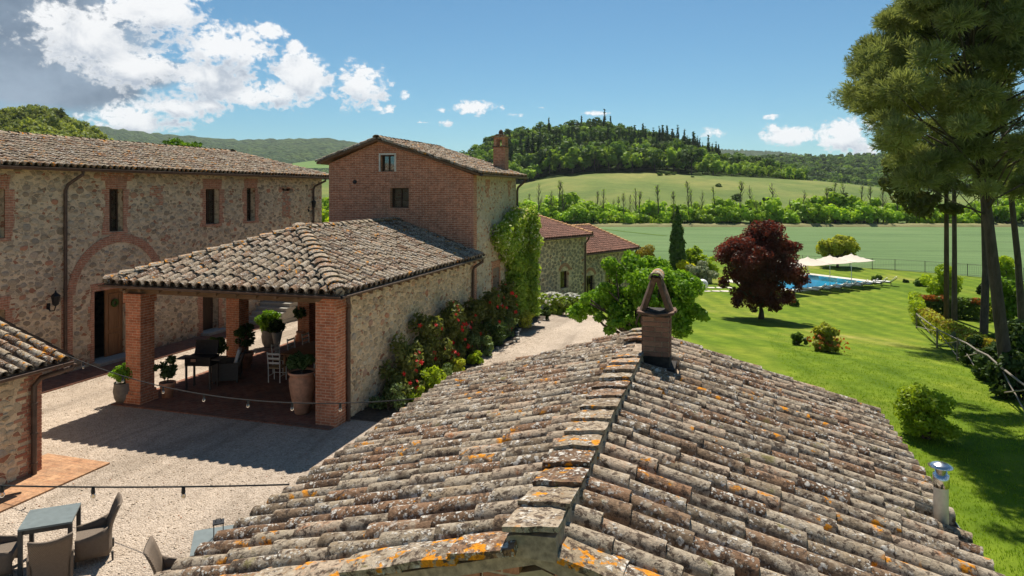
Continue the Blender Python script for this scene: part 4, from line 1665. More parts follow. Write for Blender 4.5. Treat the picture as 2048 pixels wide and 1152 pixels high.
# ------------------------------------------------------------------ long farmhouse
def farmhouse():
    WX = -20.5
    T = thing('farmhouse', 'long two-storey rubble stone farmhouse with brick-framed windows and hipped tile roof', 'farmhouse', (-24.3, 20, 0), world=True)
    Y0, Y1 = 4.0, 32.15
    O, e, n = Vector((WX, Y0, 0)), Vector((0, 1, 0)), Vector((1, 0, 0))

    def H(xa, xb, ya, yb):
        a, _ = pxX(xa, ya, WX)
        b, _ = pxX(xb, ya, WX)
        m = (xa + xb) / 2
        z1 = pxX(m, ya, WX)[1]
        z0 = pxX(m, yb, WX)[1]
        return [a - Y0, b - Y0, max(z0, 0.0), z1]
    win = [H(-25, 9, 378, 477), H(218, 246, 378, 463), H(411, 438, 378, 448), H(493, 510, 376, 442)]
    door1 = H(188, 257, 578, 724)
    door1[2] = .0
    door2 = H(405, 437, 588, 674)
    door2[2] = .0
    low = H(-30, 10, 622, 660)
    low[2] = 1.2
    holes = [tuple(h) for h in win + [door1, door2, low]]
    top = [(0, 6.72), (Y1 - Y0, 6.72)]
    w = MB()
    wall_panel(w, O, e, Y1 - Y0, -.3, top, n, .45, holes)
    W = w.build('wall', M['house'], T)
    for (o_, e_, l_, n_) in (((WX - 7.6, Y0, 0), (0, 1, 0), Y1 - Y0, (-1, 0, 0)), ((WX - 7.15, Y1, 0), (1, 0, 0), 6.7, (0, 1, 0)), ((WX - 7.15, Y0, 0), (1, 0, 0), 6.7, (0, -1, 0))):
        q = MB()
        wall_panel(q, o_, e_, l_, -.3, [(0, 6.72), (40, 6.72)], n_, .45, [])
        q.build('wall', M['house'], T)
    # floors keep the rooms dark
    MB().box(WX - 7.2, WX - .45, Y0 + .45, Y1 - .45, 3.2, 3.35).build('floor', M['deck'], T)
    # openings
    for i, h in enumerate(win):
        surround(W, O, e, n, h, .26, lintel=.42, sill=.10, seed=i, below=.1)
        window_unit(T, O, e, n, h, .24, curtain=(.46 if i in (1, 3) else .0), bars=2)
    surround(W, O, e, n, low, .25, lintel=.40, sill=.1, seed=9)
    window_unit(T, O, e, n, low, .24)
    surround(W, O, e, n, door1, .20, lintel=.26, sill=0, seed=11)
    surround(W, O, e, n, door2, .30, lintel=.25, sill=0, seed=12)
    # relieving arch over the double door
    yc, zc = pxX(232, 640, WX)
    zt = pxX(238, 500, WX)[1]
    ya = pxX(146, 600, WX)[0]
    yb = pxX(318, 560, WX)[0]
    yc = (ya + yb) / 2
    r = (yb - ya) / 2
    arch_ring(W, O, e, n, yc - Y0, zt - r * .82, r * .97, .30, math.radians(14), math.radians(176))
    pil = MB()
    pil.box(WX - .05, WX + .016, ya - .42, ya - .02, 0, zt - r * .75)
    pil.build('brick_pier', M['brick_old'], W)
    # bricked-up window and patches of brick
    pb = MB()
    for (a, b, c, d) in ((566, 578, 377, 434), (560, 585, 374, 382), (303, 325, 372, 392), (312, 322, 392, 410), (205, 262, 340, 362), (325, 340, 470, 482)):
        y_a, z1 = pxX(a, c, WX)
        y_b, z0 = pxX(b, d, WX)
        v = z0
        while v < z1:
            hh = .15
            pb.box(WX - .02, WX + .008, y_a - RG.uniform(0, .12), y_b + RG.uniform(0, .12), v, min(v + hh, z1 + .01))
            v += hh
    pb.build('brick_patch', M['brick_old'], W)
    avoid = [(h[0] - .30, h[1] + .30, h[2] - .2, h[3] + .45) for h in holes]
    avoid.append((ya - .45 - Y0, ya - Y0, 0, zt - r * .75))

    def clip(u, v):
        du, dv = u - (yc - Y0), v - (zt - r * .82)
        q = math.hypot(du, dv)
        return not (dv > -.1 and r * .9 < q < r * .97 + .42)
    lay_stones(W, M['stone'], O, e, n, Y1 - Y0, 0, top, avoid, 3800, 300, .045, .17, .66, 3, 1.05, clip=clip)
    # doors
    D = MB()
    h = door1
    m = h[0] + (h[1] - h[0]) * .47
    yA, yB = Y0 + m, Y0 + h[1]
    leaf = MB()
    leaf.box(WX - .30, WX - .24, yA, yB - .03, .06, h[3] - .04)
    dl = leaf.build('door', M['door'], T)
    fr = MB()
    for (za, zb) in ((.2, .95), (1.08, h[3] - .2)):
        a, b = yA + .12, yB - .15
        for (p, q, s, t) in ((a, b, za, za + .06), (a, b, zb - .06, zb), (a, a + .06, za + .06, zb - .06), (b - .06, b, za + .06, zb - .06)):
            fr.box(WX - .24, WX - .205, p, q, s, t)
    fr.build('panel_moulding', M['door'], dl)
    wr = MB()
    yw, zw = (yA + yB) / 2 - .02, h[3] - .55
    for k in range(14):
        a = 2 * math.pi * k / 14
        wr.obox((WX - .20, yw + .10 * math.cos(a), zw + .10 * math.sin(a)), (.03, 0, 0), (0, .05 * math.cos(a + .6), .05 * math.sin(a + .6)), (0, -.02 * math.sin(a), .02 * math.cos(a)))
    wr.build('wreath', M['leaf_dark'], dl)
    lf2 = MB()
    lf2.box(WX - .95, WX - .25, Y0 + h[0] + .02, Y0 + h[0] + .08, .06, h[3] - .04)     # the other leaf stands open, inwards
    lf2.build('door', M['shutter'], T)
    d2 = MB().box(WX - .34, WX - .28, Y0 + door2[0] + .02, Y0 + door2[1] - .02, .06, door2[3] - .03).build('door', M['shutter'], T)
    MB().lathe([(.0, 0), (.022, .005), (.022, .03), (0, .035)], (WX - .27, Y0 + door2[1] - .14, 1.05), 8).build('handle', M['steel'], d2)
    for dd in (door1, door2):
        MB().box(WX - .42, WX + .42, Y0 + dd[0] - .12, Y0 + dd[1] + .12, .0, .16).build('threshold', M['sill'], T)
    # roof
    EX, EZ, RX, RZ = WX + .42, 6.78, -24.3, 8.02
    BX = 2 * RX - EX
    YE, YR = Y1 + .4, 29.7
    rf = MB()
    slab(rf, [(EX, Y0 - .4, EZ), (EX, YE, EZ), (RX, YR, RZ), (RX, Y0 - .4, RZ)])
    slab(rf, [(EX, YE, EZ), (BX, YE, EZ), (RX, YR, RZ)])
    slab(rf, [(BX, YE, EZ), (BX, Y0 - .4, EZ), (RX, Y0 - .4, RZ), (RX, YR, RZ)])
    R = rf.build('roof', M['deck'], T)
    hw = EX - RX
    sl = math.hypot(hw, RZ - EZ)
    up = Vector((-hw, 0, RZ - EZ)).normalized()

    def ins(s, t):
        y = Y0 - .4 + s
        f = t / sl
        return y < YE - (YE - YR) * f
    a = tile_places((EX, Y0 - .4, EZ), (0, 1, 0), up, YE - Y0 + .4, sl, ins, .235, .37)
    up2 = Vector((0, -(YE - YR), RZ - EZ)).normalized()
    sl2 = math.hypot(YE - YR, RZ - EZ)
    b = tile_places((BX, YE, EZ), (1, 0, 0), up2, EX - BX, sl2, lambda s, t: abs(s - hw) < hw * (1 - t / sl2), .235, .37)
    up3 = Vector((hw, 0, RZ - EZ)).normalized()
    c = tile_places((BX, Y0 - .4, EZ), (0, 1, 0), up3, YE - Y0 + .4, sl, ins, .235, .37)
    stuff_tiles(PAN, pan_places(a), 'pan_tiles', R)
    scatter(TVF, a + b + c, 'tile', R, 300, 'more_tiles')
    ev = tile_places((EX + .02, Y0 - .4, EZ), (0, 1, 0), up, YE - Y0 + .4, .20, None, .235, .5, .052, first=-.09)
    stuff_tiles(TVV, ev, 'eave_tiles', R)
    caps = cap_places((RX, Y0 - .4, RZ + .05), (RX, YR, RZ + .05)) + cap_places((EX, YE, EZ + .06), (RX, YR, RZ + .06)) + cap_places((BX, YE, EZ + .06), (RX, YR, RZ + .06))
    scatter(CAPF, caps, 'ridge_cap', R, 120, 'more_ridge_caps')
    gutter(T, (EX + .09, Y0 - .4, EZ - .03), (EX + .09, YE, EZ - .03), .085)
    # rainwater pipes
    y1 = pxX(131, 500, WX + .09)[0]
    y1b = pxX(157, 345, WX + .3)[0]
    downpipe(T, [(EX + .07, y1b, EZ - .1), (EX + .07, y1b, EZ - .22), (WX + .14, y1 + .05, EZ - .55), (WX + .09, y1, EZ - .75), (WX + .09, y1, .0)])
    y2 = pxX(627, 400, WX + .09)[0]
    downpipe(T, [(EX + .07, y2 + .5, EZ - .1), (EX + .07, y2 + .5, EZ - .22), (WX + .14, y2 + .05, EZ - .5), (WX + .09, y2, EZ - .7), (WX + .09, y2, .0)])
    # outside stone stair near the far end
    st = thing('stone_stair', 'worn stone stair climbing beside the farmhouse wall behind the portico', 'stair', (WX + .7, 28, 0), world=True)
    ys = pxX(520, 640, WX + .9)[0]
    for k in range(9):
        m = MB()
        m.box(WX + .02, WX + 1.65 - RG.uniform(0, .05), ys + k * .30 - .02, ys + 9 * .30 + .4 - k * .004, k * .17 + .002, (k + 1) * .17)
        m.build('step', M['sill'], st)
    # wall lanterns
    for i, (px, py, lab) in enumerate(((96, 608, 'black iron wall lantern between the rainwater pipe and low window'), (617, 414, 'black iron wall lantern high beside the far rainwater pipe'))):
        y, z = pxX(px, py, WX)
        L = thing('wall_lantern', lab, 'lantern', (WX, y, z), group='iron lanterns on the farmhouse wall')
        MB().tube([(0, 0, -.12), (.10, 0, -.22), (.26, 0, -.20), (.32, 0, -.06)], .018, 6).build('bracket', M['iron'], L)
        MB().lathe([(.03, -.05), (.09, .0), (.13, .26), (.15, .27), (.03, .38), (.02, .44), (0, .45)], (.32, 0, 0), 6).build('lamp_housing', M['iron'], L)
        MB().box(.0, .02, -.06, .06, -.25, .02).build('back_plate', M['iron'], L)
    return T


farmhouse()
# brick walk along the farmhouse
wk = MB()
wk.box(-20.7, -19.15, 2, 34, -.2, .06)
wk.build('brick_walk', M['paving'])['kind'] = 'structure'


# ------------------------------------------------------------------ portico
PX0, PX1, PY0, PY1 = -16.05, -9.34, 15.25, 25.4


def portico():
    T = thing('portico', 'open brick-pillared portico with hipped clay tile roof joined to the brick tower house', 'portico', ((PX0 + PX1) / 2, 20, 0), world=True)
    MB().box(PX0 - .25, PX1 - .0, PY0 - .25, PY1, -.2, .05).build('floor', M['paving'], T)
    # pillars
    pt = 3.12
    for (x, y) in ((PX0, PY0), (PX0, PY0 + 4.1), (PX0, PY0 + 8.2)):
        m = MB()
        s, dp = .52, .50
        m.box(x, x + s, y, y + dp, .04, pt)
        m.box(x - .07, x + s + .07, y - .07, y + dp + .07, .02, .30)
        m.box(x - .035, x + s + .035, y - .035, y + dp + .035, .30, .38)
        m.box(x - .05, x + s + .05, y - .04, y + dp + .04, pt - .25, pt + .002)
        m.build('pillar', M['brick_pillar'], T)
    m = MB()
    m.box(PX1 - .55, PX1 + .03, PY0 - .03, PY0 + .45, .02, 3.3)
    m.build('pillar', M['brick_pillar'], T)
    # stone side wall
    top = [(0, 3.36), (20, 3.36)]
    O, e, n = Vector((PX1, PY0 + .45, 0)), Vector((0, 1, 0)), Vector((1, 0, 0))
    ln = PY1 - PY0 - .45
    w = MB()
    wall_panel(w, O, e, ln, -.3, top, n, .4, [])
    W = w.build('wall', M['porticow'], T)
    lay_stones(W, M['stone_warm'], O, e, n, ln, 0, top, [], 1700, 300, .045, .15, .66, 7, 1.08)
    jg = MB()
    v = 0.0
    while v < 3.25:
        jg.box(PX1 - .05, PX1 + .02, PY0 + .44, PY0 + .45 + RG.uniform(.03, .30), v, v + .075)
        v += .075
    jg.build('brick_quoin', M['brick_pillar'], W)
    # beams and rafters
    beam_x(T, 'beam', PX0 - .15, PX1 - .1, PY0 + .12, PY0 + .40, pt, pt + .26)
    beam_x(T, 'beam', PX0 + .15, PX0 + .45, PY0 + .40, PY1, pt, pt + .26)
    EX0, EX1, EY, EZ = -16.42, -8.98, 14.88, 3.44
    RX, RY, RZ = -12.7, 18.75, 4.76
    for k in range(17):
        y = PY0 + .7 + k * .58
        f = min(1.0, (y - EY) / (RY - EY))
        for s, ex in ((-1, EX0), (1, EX1)):
            xi = ex + (RX - ex) * f
            zi = EZ + (RZ - EZ) * f
            a, b = Vector((ex - s * .05 * 0, y, EZ - .14)), Vector((xi, y, zi - .14))
            m = MB()
            m.prism([a + Vector((0, -.05, -.06)), a + Vector((0, .05, -.06)), a + Vector((0, .05, .06)), a + Vector((0, -.05, .06))], b - a)
            m.build('rafter', M['beam'], T)
    for k in range(11):
        x = EX0 + .6 + k * .62
        f = min(1.0, 1 - abs(x - RX) / (EX1 - RX))
        a, b = Vector((x, EY, EZ - .14)), Vector((x, EY + (RY - EY) * f, EZ + (RZ - EZ) * f - .14))
        m = MB()
        m.prism([a + Vector((-.05, 0, -.06)), a + Vector((.05, 0, -.06)), a + Vector((.05, 0, .06)), a + Vector((-.05, 0, .06))], b - a)
        m.build('rafter', M['beam'], T)
    rf = MB()
    slab(rf, [(EX0, EY, EZ), (EX1, EY, EZ), (RX, RY, RZ)])
    slab(rf, [(EX1, EY, EZ), (EX1, PY1, EZ), (RX, PY1, RZ), (RX, RY, RZ)])
    slab(rf, [(EX0, PY1, EZ), (EX0, EY, EZ), (RX, RY, RZ), (RX, PY1, RZ)])
    R = rf.build('roof', M['deck'], T)
    hw = EX1 - RX
    sl = math.hypot(hw, RZ - EZ)
    fr = RY - EY
    slf = math.hypot(fr, RZ - EZ)
    a = tile_places((EX0, EY, EZ), (1, 0, 0), Vector((0, fr, RZ - EZ)), EX1 - EX0, slf, lambda s, t: abs(s - hw) < hw * (1 - t / slf) - .02, .285, .40, .062, TL=.51, stag=.3)
    b = tile_places((EX1, EY, EZ), (0, 1, 0), Vector((-hw, 0, RZ - EZ)), PY1 - EY, sl, lambda s, t: s > fr * t / sl + .04, .285, .40, .062, TL=.51, stag=.3)
    c = tile_places((EX0, EY, EZ), (0, 1, 0), Vector((hw, 0, RZ - EZ)), PY1 - EY, sl, lambda s, t: s > fr * t / sl + .04, .285, .40, .062, TL=.51, stag=.3)
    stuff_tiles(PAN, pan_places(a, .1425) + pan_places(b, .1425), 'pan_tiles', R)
    scatter(TVP, a + b + c, 'tile', R, 300, 'more_tiles')
    caps = cap_places((RX, RY - .1, RZ + .11), (RX, PY1, RZ + .11), .38, th=.07) + cap_places((EX1, EY, EZ + .13), (RX, RY, RZ + .13), .385, w=1.1, th=.12) + cap_places((EX0, EY, EZ + .13), (RX, RY, RZ + .13), .385, w=1.1, th=.12)
    scatter(CAPP, caps, 'ridge_cap', R, 300)
    hm_ = MB()
    for A_, B_ in (((EX1, EY, EZ), (RX, RY, RZ)), ((EX0, EY, EZ), (RX, RY, RZ)), ((RX, RY, RZ), (RX, PY1, RZ))):
        hm_.tube([Vector(A_) + ZV * .06, Vector(B_) + ZV * .06], .13, 6)
    hm_.build('hip_mortar', M['mortar'], R)
    gutter(T, (EX0 - .05, EY - .08, EZ - .02), (EX1 + .1, EY - .08, EZ - .02), .07)
    gutter(T, (EX1 + .08, EY - .08, EZ - .02), (EX1 + .08, PY1, EZ - .02), .07)
    downpipe(T, [(EX1 + .06, EY + .3, EZ - .08), (EX1 + .06, EY + .3, EZ - .2), (PX1 + .12, PY0 + .50, EZ - .42), (PX1 + .08, PY0 + .52, EZ - .55), (PX1 + .08, PY0 + .52, .0)])
    downpipe(T, [(EX1 + .06, PY1 - .1, EZ - .08), (EX1 + .06, PY1 - .1, EZ - .2), (PX1 + .12, PY1 - .25, EZ - .42), (PX1 + .08, PY1 - .25, EZ - .55), (PX1 + .08, PY1 - .25, .0)])
    return T


portico()


# ------------------------------------------------------------------ brick tower house
def tower():
    X0, X1, Y0, Y1 = -15.85, -9.34, 25.4, 31.3
    T = thing('tower_house', 'square tower house with red brick gable front and stone side under a tile roof', 'house', (-12.6, 28.3, 0), world=True)
    RX, RZ = -13.45, 8.16
    LX, LZ, EX, EZ = -16.25, 7.24, -8.98, 6.70
    topf = [(0, 7.18), (RX - X0, RZ - .06), (X1 - X0, 6.66)]
    O, e, n = Vector((X0, Y0, 0)), Vector((1, 0, 0)), Vector((0, -1, 0))

    def H(xa, xb, ya, yb):
        a, z1 = pxY(xa, ya, Y0)
        b, z0 = pxY(xb, yb, Y0)
        return (a - X0, b - X0, z0, z1)
    h1, h2 = H(761, 789, 310, 343), H(781, 818, 376, 416)
    w = MB()
    wall_panel(w, O, e, X1 - X0, -.3, topf, n, .4, [h1, h2])
    W = w.build('wall', M['brick'], T)
    window_unit(T, O, e, n, h1, .16, mats=('shutter', 'glass'), bars=0)
    window_unit(T, O, e, n, h2, .16, mats=('shutter', 'glass'), bars=0)
    fr = MB()
    for (a, b, c, d) in ((h1[0] - .07, h1[0], h1[2], h1[3]), (h1[1], h1[1] + .07, h1[2], h1[3]), (h1[0] - .07, h1[1] + .07, h1[3], h1[3] + .07)):
        fr.add([O + e * u + ZV * v + n * q for q in (-.03, .015) for v in (c, d) for u in (a, b)], [(0, 2, 3, 1), (4, 5, 7, 6), (0, 1, 5, 4), (2, 6, 7, 3), (0, 4, 6, 2), (1, 3, 7, 5)])
    fr.build('window_trim', M['whitewood'], T)
    surround(W, O, e, n, h2, .06, lintel=.32, sill=0, seed=3, mat='brick_old')
    vx, vz = pxY(710, 364, Y0)
    MB().tube([(vx, Y0 + .05, vz), (vx, Y0 - .03, vz)], .085, 12).build('vent', M['iron'], T)
    MB().box(-10.02, -9.86, Y0 - .10, Y0 - .002, 3.62, 3.86).build('junction_box', M['sill'], T)
    # stone side
    nh = H2 = None
    ya, z1 = pxX(985, 537, X1)
    yb, z0 = pxX(998, 575, X1)
    O2, e2, n2 = Vector((X1, Y0 + .4, 0)), Vector((0, 1, 0)), Vector((1, 0, 0))
    hole = (ya - Y0 - .4, yb - Y0 - .4, z0, z1)
    w2 = MB()
    wall_panel(w2, O2, e2, Y1 - Y0 - .4, -.3, [(0, 6.66), (9, 6.66)], n2, .4, [hole])
    W2 = w2.build('wall', M['tower'], T)
    surround(W2, O2, e2, n2, hole, .22, lintel=.3, sill=.1, seed=5)
    MB().box(X1 - .38, X1 - .30, ya, yb, z0, z1).build('blocked_niche', M['brick_old'], W2)
    lay_stones(W2, M['stone_warm'], O2, e2, n2, Y1 - Y0 - .4, 0, [(0, 6.5), (9, 6.5)], [(hole[0] - .25, hole[1] + .25, hole[2] - .15, hole[3] + .35)], 420, 150, .05, .13, .7, 12, 1.15)
    q = MB()
    v = 0.0
    while v < 6.6:
        ww = .10 + .22 * RG.random()
        q.box(X1 - .05, X1 + .012, Y0 - .012, Y0 + ww, v, v + .148)
        v += .15
    for yy in (1.45, 4.55):
        q.box(X1 - .05, X1 + .014, Y0 + yy, Y0 + yy + .55, 6.1, 6.5)
        q.box(X1 - .05, X1 + .014, Y0 + yy + .1, Y0 + yy + .38, 5.75, 6.1)
    q.build('brick_quoin', M['brick_old'], W2)
    for (o_, e_, l_, n_, tp) in (((X0, Y0 + .4, 0), (0, 1, 0), Y1 - Y0 - .4, (-1, 0, 0), [(0, 7.15), (9, 7.15)]), ((X0 + .4, Y1, 0), (1, 0, 0), X1 - X0 - .8, (0, 1, 0), topf)):
        m = MB()
        wall_panel(m, o_, e_, l_, -.3, tp, n_, .4, [])
        m.build('wall', M['tower'], T)
    MB().box(X0 + .4, X1 - .4, Y0 + .4, Y1 - .4, 5.6, 5.7).build('floor', M['deck'], T)
    # roof
    F, B = Y0 - .32, Y1 + .3
    rf = MB()
    slab(rf, [(RX, F, RZ), (EX, F, EZ), (EX, B, EZ), (RX, B, RZ)], .09)
    slab(rf, [(LX, F, LZ), (RX, F, RZ), (RX, B, RZ), (LX, B, LZ)], .09)
    R = rf.build('roof', M['deck'], T)
    up = Vector((RX - EX, 0, RZ - EZ))
    sl = up.length
    a = tile_places((EX, F - .02, EZ), (0, 1, 0), up, B - F, sl, lambda s, t: not (-10.35 < EX + (RX - EX) * t / sl < -9.55 and 30.45 < F + s < 31.2), .24, .37)
    up2 = Vector((RX - LX, 0, RZ - LZ))
    b = tile_places((LX, F - .02, LZ), (0, 1, 0), up2, B - F, up2.length, None, .24, .37)
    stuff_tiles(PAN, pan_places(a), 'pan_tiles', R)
    scatter(TVF, a + b, 'tile', R, 250, 'more_tiles')
    scatter(CAPF, cap_places((RX, F - .02, RZ + .06), (RX, B, RZ + .06)), 'ridge_cap', R, 60)
    ev = tile_places((EX + .02, F, EZ), (0, 1, 0), up, B - F, .2, None, .24, .5, .052, first=-.09)
    stuff_tiles(TVV, ev, 'eave_tiles', R)
    gutter(T, (EX + .09, F, EZ - .03), (EX + .09, B, EZ - .03), .07)
    downpipe(T, [(EX + .07, B - .2, EZ - .1), (EX + .07, B - .2, EZ - .2), (X1 + .14, Y1 - .1, EZ - .5), (X1 + .1, Y1 - .12, EZ - .65), (X1 + .1, Y1 - .12, .0)])
    # chimney with pierced head
    cx, cy = -9.95, 30.85
    s = .285
    c = MB()
    c.box(cx - s, cx + s, cy - s, cy + s, 6.6, 8.08)
    CH = c.build('chimney', M['brick_old'], T)
    MB().box(cx - s - .04, cx + s + .04, cy - s - .04, cy + s + .04, 8.08, 8.14).build('collar', M['terracotta_old'], CH)
    hd = MB()
    s2 = .20
    for sx in (-1, 1):
        for sy in (-1, 1):
            hd.box(cx + sx * s2 - .07, cx + sx * s2 + .07, cy + sy * s2 - .07, cy + sy * s2 + .07, 8.14, 8.46)
    hd.box(cx - s2 - .07, cx + s2 + .07, cy - s2 - .07, cy + s2 + .07, 8.46, 8.55)
    hd.build('chimney_head', M['brick_old'], CH)
    cap = MB()
    for (a0, z) in ((.36, 8.55), (.25, 8.61), (.16, 8.67)):
        cap.prism([(cx - a0, cy - a0, z), (cx + a0, cy - a0, z), (cx + a0, cy + a0, z), (cx - a0, cy + a0, z)], (0, 0, .05))
    cap.build('stepped_cap', M['tile_verge'], CH)
    MB().lathe([(.0, .0), (.10, .0), (.12, .06), (.09, .16), (.04, .21), (0, .22)], (cx, cy, 8.72), 12).build('finial', M['terracotta_old'], CH)
    return T


tower()


# ------------------------------------------------------------------ store at the left edge
def store():
    WX = -13.9
    T = thing('storehouse', 'low stone storehouse corner with brick quoins beside the brick terrace', 'outbuilding', (-16, 7, 0), world=True)
    Y0, Y1 = 1.0, 11.03
    EX, EZ, RX = -13.5, 2.36, -18.0
    RZ = EZ + (EX - RX) * .34
    O, e, n = Vector((WX, Y0, 0)), Vector((0, 1, 0)), Vector((1, 0, 0))
    w = MB()
    wall_panel(w, O, e, Y1 - Y0 - .4, -.2, [(0, 2.38), (20, 2.38)], n, .4, [])
    W = w.build('wall', M['porticow'], T)
    w2 = MB()
    wall_panel(w2, (WX - 8.2, Y1, 0), (1, 0, 0), 8.2, -.2, [(0, 2.38), (4.1, RZ - .05), (8.2, 2.38)], (0, 1, 0), .4, [])
    w2.build('wall', M['porticow'], T)
    lay_stones(W, M['stone_warm'], O, e, n, Y1 - Y0, 0, [(0, 2.3), (20, 2.3)], [(Y1 - Y0 - .55, 20, -1, 9)], 500, 130, .06, .18, .62, 21, 1.05)
    # quoins: every brick laid
    bm = [MB().box(-.5, .5, -.5, .5, -.5, .5, 0).mesh('brick', M['quoin'])]
    bp = []
    z = .05
    r = 0
    while z < 2.30:
        ln = (.30, .17)[r % 2] + RG.uniform(-.02, .03)
        bp.append(Matrix.Translation((WX - .012, Y1 + .012 - ln / 2, z + .03)) @ Matrix.Diagonal((.05, ln, .062, 1)))
        ln2 = .27 if r % 2 else .20
        if RG.random() < .8:
            l3 = RG.uniform(.12, .26)
            bp.append(Matrix.Translation((WX - .014, Y1 - ln - .012 - l3 / 2, z + .03)) @ Matrix.Diagonal((.05, l3, .060, 1)))
        bp.append(Matrix.Translation((WX - .038 - ln2 / 2, Y1 - .012, z + .03)) @ Matrix.Diagonal((ln2, .05, .062, 1)))
        z += .073
        r += 1
    for k in range(46):          # stray bricks in the rubble
        zz = .1 + .073 * RG.randint(0, 28)
        yy = RG.uniform(7.2, 10.2)
        bp.append(Matrix.Translation((WX - .016, yy, zz)) @ Matrix.Diagonal((.05, RG.uniform(.14, .26), .058, 1)))
    scatter(bm, bp, 'brick', W, 300)
    rf = MB()
    slab(rf, [(EX, Y0, EZ), (EX, Y1 + .25, EZ), (RX, Y1 + .25, RZ), (RX, Y0, RZ)])
    slab(rf, [(2 * RX - EX, Y0, EZ), (2 * RX - EX, Y1 + .25, EZ), (RX, Y1 + .25, RZ), (RX, Y0, RZ)])
    R = rf.build('roof', M['deck'], T)
    up = Vector((RX - EX, 0, RZ - EZ))
    a = tile_places((EX, 3.0, EZ), (0, 1, 0), up, Y1 + .25 - 3.0, up.length, None, .26, .37)
    stuff_tiles(PAN, pan_places(a), 'pan_tiles', R)
    far = [m for m in a if m.translation.y > Y1 - .25]
    near = [m for m in a if m.translation.y <= Y1 - .25]
    scatter(TVV, far, 'tile', R, 300)
    scatter(TV, near, 'tile', R, 280, 'more_tiles')
    gutter(T, (EX + .08, Y0, EZ - .02), (EX + .08, Y1 + .32, EZ - .02), .08)
    yp = pxX(68, 850, WX + .1)[0]
    downpipe(T, [(EX + .06, yp + .62, EZ - .1), (EX + .05, yp + .60, EZ - .18), (WX + .16, yp + .10, EZ - .30), (WX + .10, yp, EZ - .45), (WX + .10, yp, .03)], .055)
    return T


store()
tr = MB()
tr.box(-14.6, -12.8, -2, 11.75, -.2, .055)
tr.build('brick_terrace', M['terrace'])['kind'] = 'structure'
MB().box(-13.75, -13.05, 7.9, 8.75, .055, .075).build('door_mat', M['rope'])
tag(bpy.data.objects['door_mat'], 'dark door mat on the brick terrace', 'door mat')


# ------------------------------------------------------------------ annexes beyond the tower
def annex(name, label, A, Bp, ez, slope, deep, base, over=.35, openings=(), stones=260, lowroof=True):
    """wall from camera-space point A to B (right, depth); the roof rises away from it"""
    a, b = cw(A[0], A[1]), cw(Bp[0], Bp[1])
    e = (b - a).normalized()
    n = Vector((e.y, -e.x, 0))
    ln = (b - a).length
    T = thing(name, label, 'annex', ((a + b) / 2 - n * deep * .5) + ZV * base, world=True)
    O = Vector((a.x, a.y, 0))
    wt = ez - over * slope - .06
    holes = [o_[:4] for o_ in openings]
    w = MB()
    wall_panel(w, O, e, ln, base - .5, [(0, wt), (ln, wt)], n, .4, holes)
    W = w.build('wall', M['annex'], T)
    for u in (ln,):
        g = MB()
        wall_panel(g, O + e * u - n * .4, -n, deep, base - .5, [(0, wt), (deep * .5, wt + deep * .5 * slope), (deep, wt)], e, .4, [])
        g.build('wall', M['annex'], T)
    if stones:
        lay_stones(W, M['stone_dark'], O, e, n, ln - .35, base, [(0, wt), (ln, wt)], [(h[0] - .3, h[1] + .3, h[2] - .1, h[3] + .3) for h in holes], stones, 200, .09, .19, .8, 40, 1.0)
    q = MB()
    v = base
    while v < wt - .02:
        ww = .16 + .2 * RG.random()
        q.add([O + e * u + ZV * z + n * k for k in (-.02, .014) for z in (v, v + .148) for u in (ln - ww, ln + .005)], [(0, 2, 3, 1), (4, 5, 7, 6), (0, 1, 5, 4), (2, 6, 7, 3), (0, 4, 6, 2), (1, 3, 7, 5)])
        v += .15
    q.build('brick_quoin', M['plaster'], W)
    for (u0, u1, v0, v1, kind) in openings:
        r = (u1 - u0) / 2
        arch_ring(W, O, e, n, (u0 + u1) / 2, v1 - r * .45, r * 1.12, .22, math.radians(24), math.radians(156), 'brick_old')
        fo = window_unit(T, O, e, n, (u0, u1, v0, v1), .18, mats=('shutter', 'glass'), bars=1 if kind == 'w' else 2)
        if kind == 'w':
            pass
    # roof
    E0, E1 = O - e * .2 + n * over, O + e * (ln + .3) + n * over
    up = (-n * 1.0 + ZV * slope).normalized()
    half = deep * .5 + over
    r0, r1 = E0 - n * half + ZV * (ez + half * slope), E1 - n * half + ZV * (ez + half * slope)
    e0, e1 = E0 + ZV * ez, E1 + ZV * ez
    f0, f1 = E0 - n * 2 * half + ZV * ez, E1 - n * 2 * half + ZV * ez
    rf = MB()
    slab(rf, [e0, e1, r1, r0], .1)
    slab(rf, [f0, r0, r1, f1], .1)
    R = rf.build('roof', M['deck'], T)
    pl = tile_places(e0, e, up, (E1 - E0).length, (r0 - e0).length, None, .26, .37, .05, jit=.25)
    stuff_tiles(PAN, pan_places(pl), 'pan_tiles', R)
    scatter(TVN, pl, 'tile', R, 120, 'more_tiles')
    scatter(CAPN, cap_places(e1 + ZV * .1 - e * .08, r1 + ZV * .1 - e * .08, .37, jit=.3) + cap_places(r1 + ZV * .08, r0 + ZV * .08, .37, jit=.3), 'ridge_cap', R, 100)
    gutter(T, e0 + n * .08 - ZV * .04, e1 + n * .08 - ZV * .04, .07)
    pb = O + e * (ln - .25) + n * .1
    downpipe(T, [pb + n * (over - .05) + ZV * (ez - .12), pb + n * (over - .05) + ZV * (ez - .2), pb + ZV * (ez - .6), pb + ZV * base])
    return T


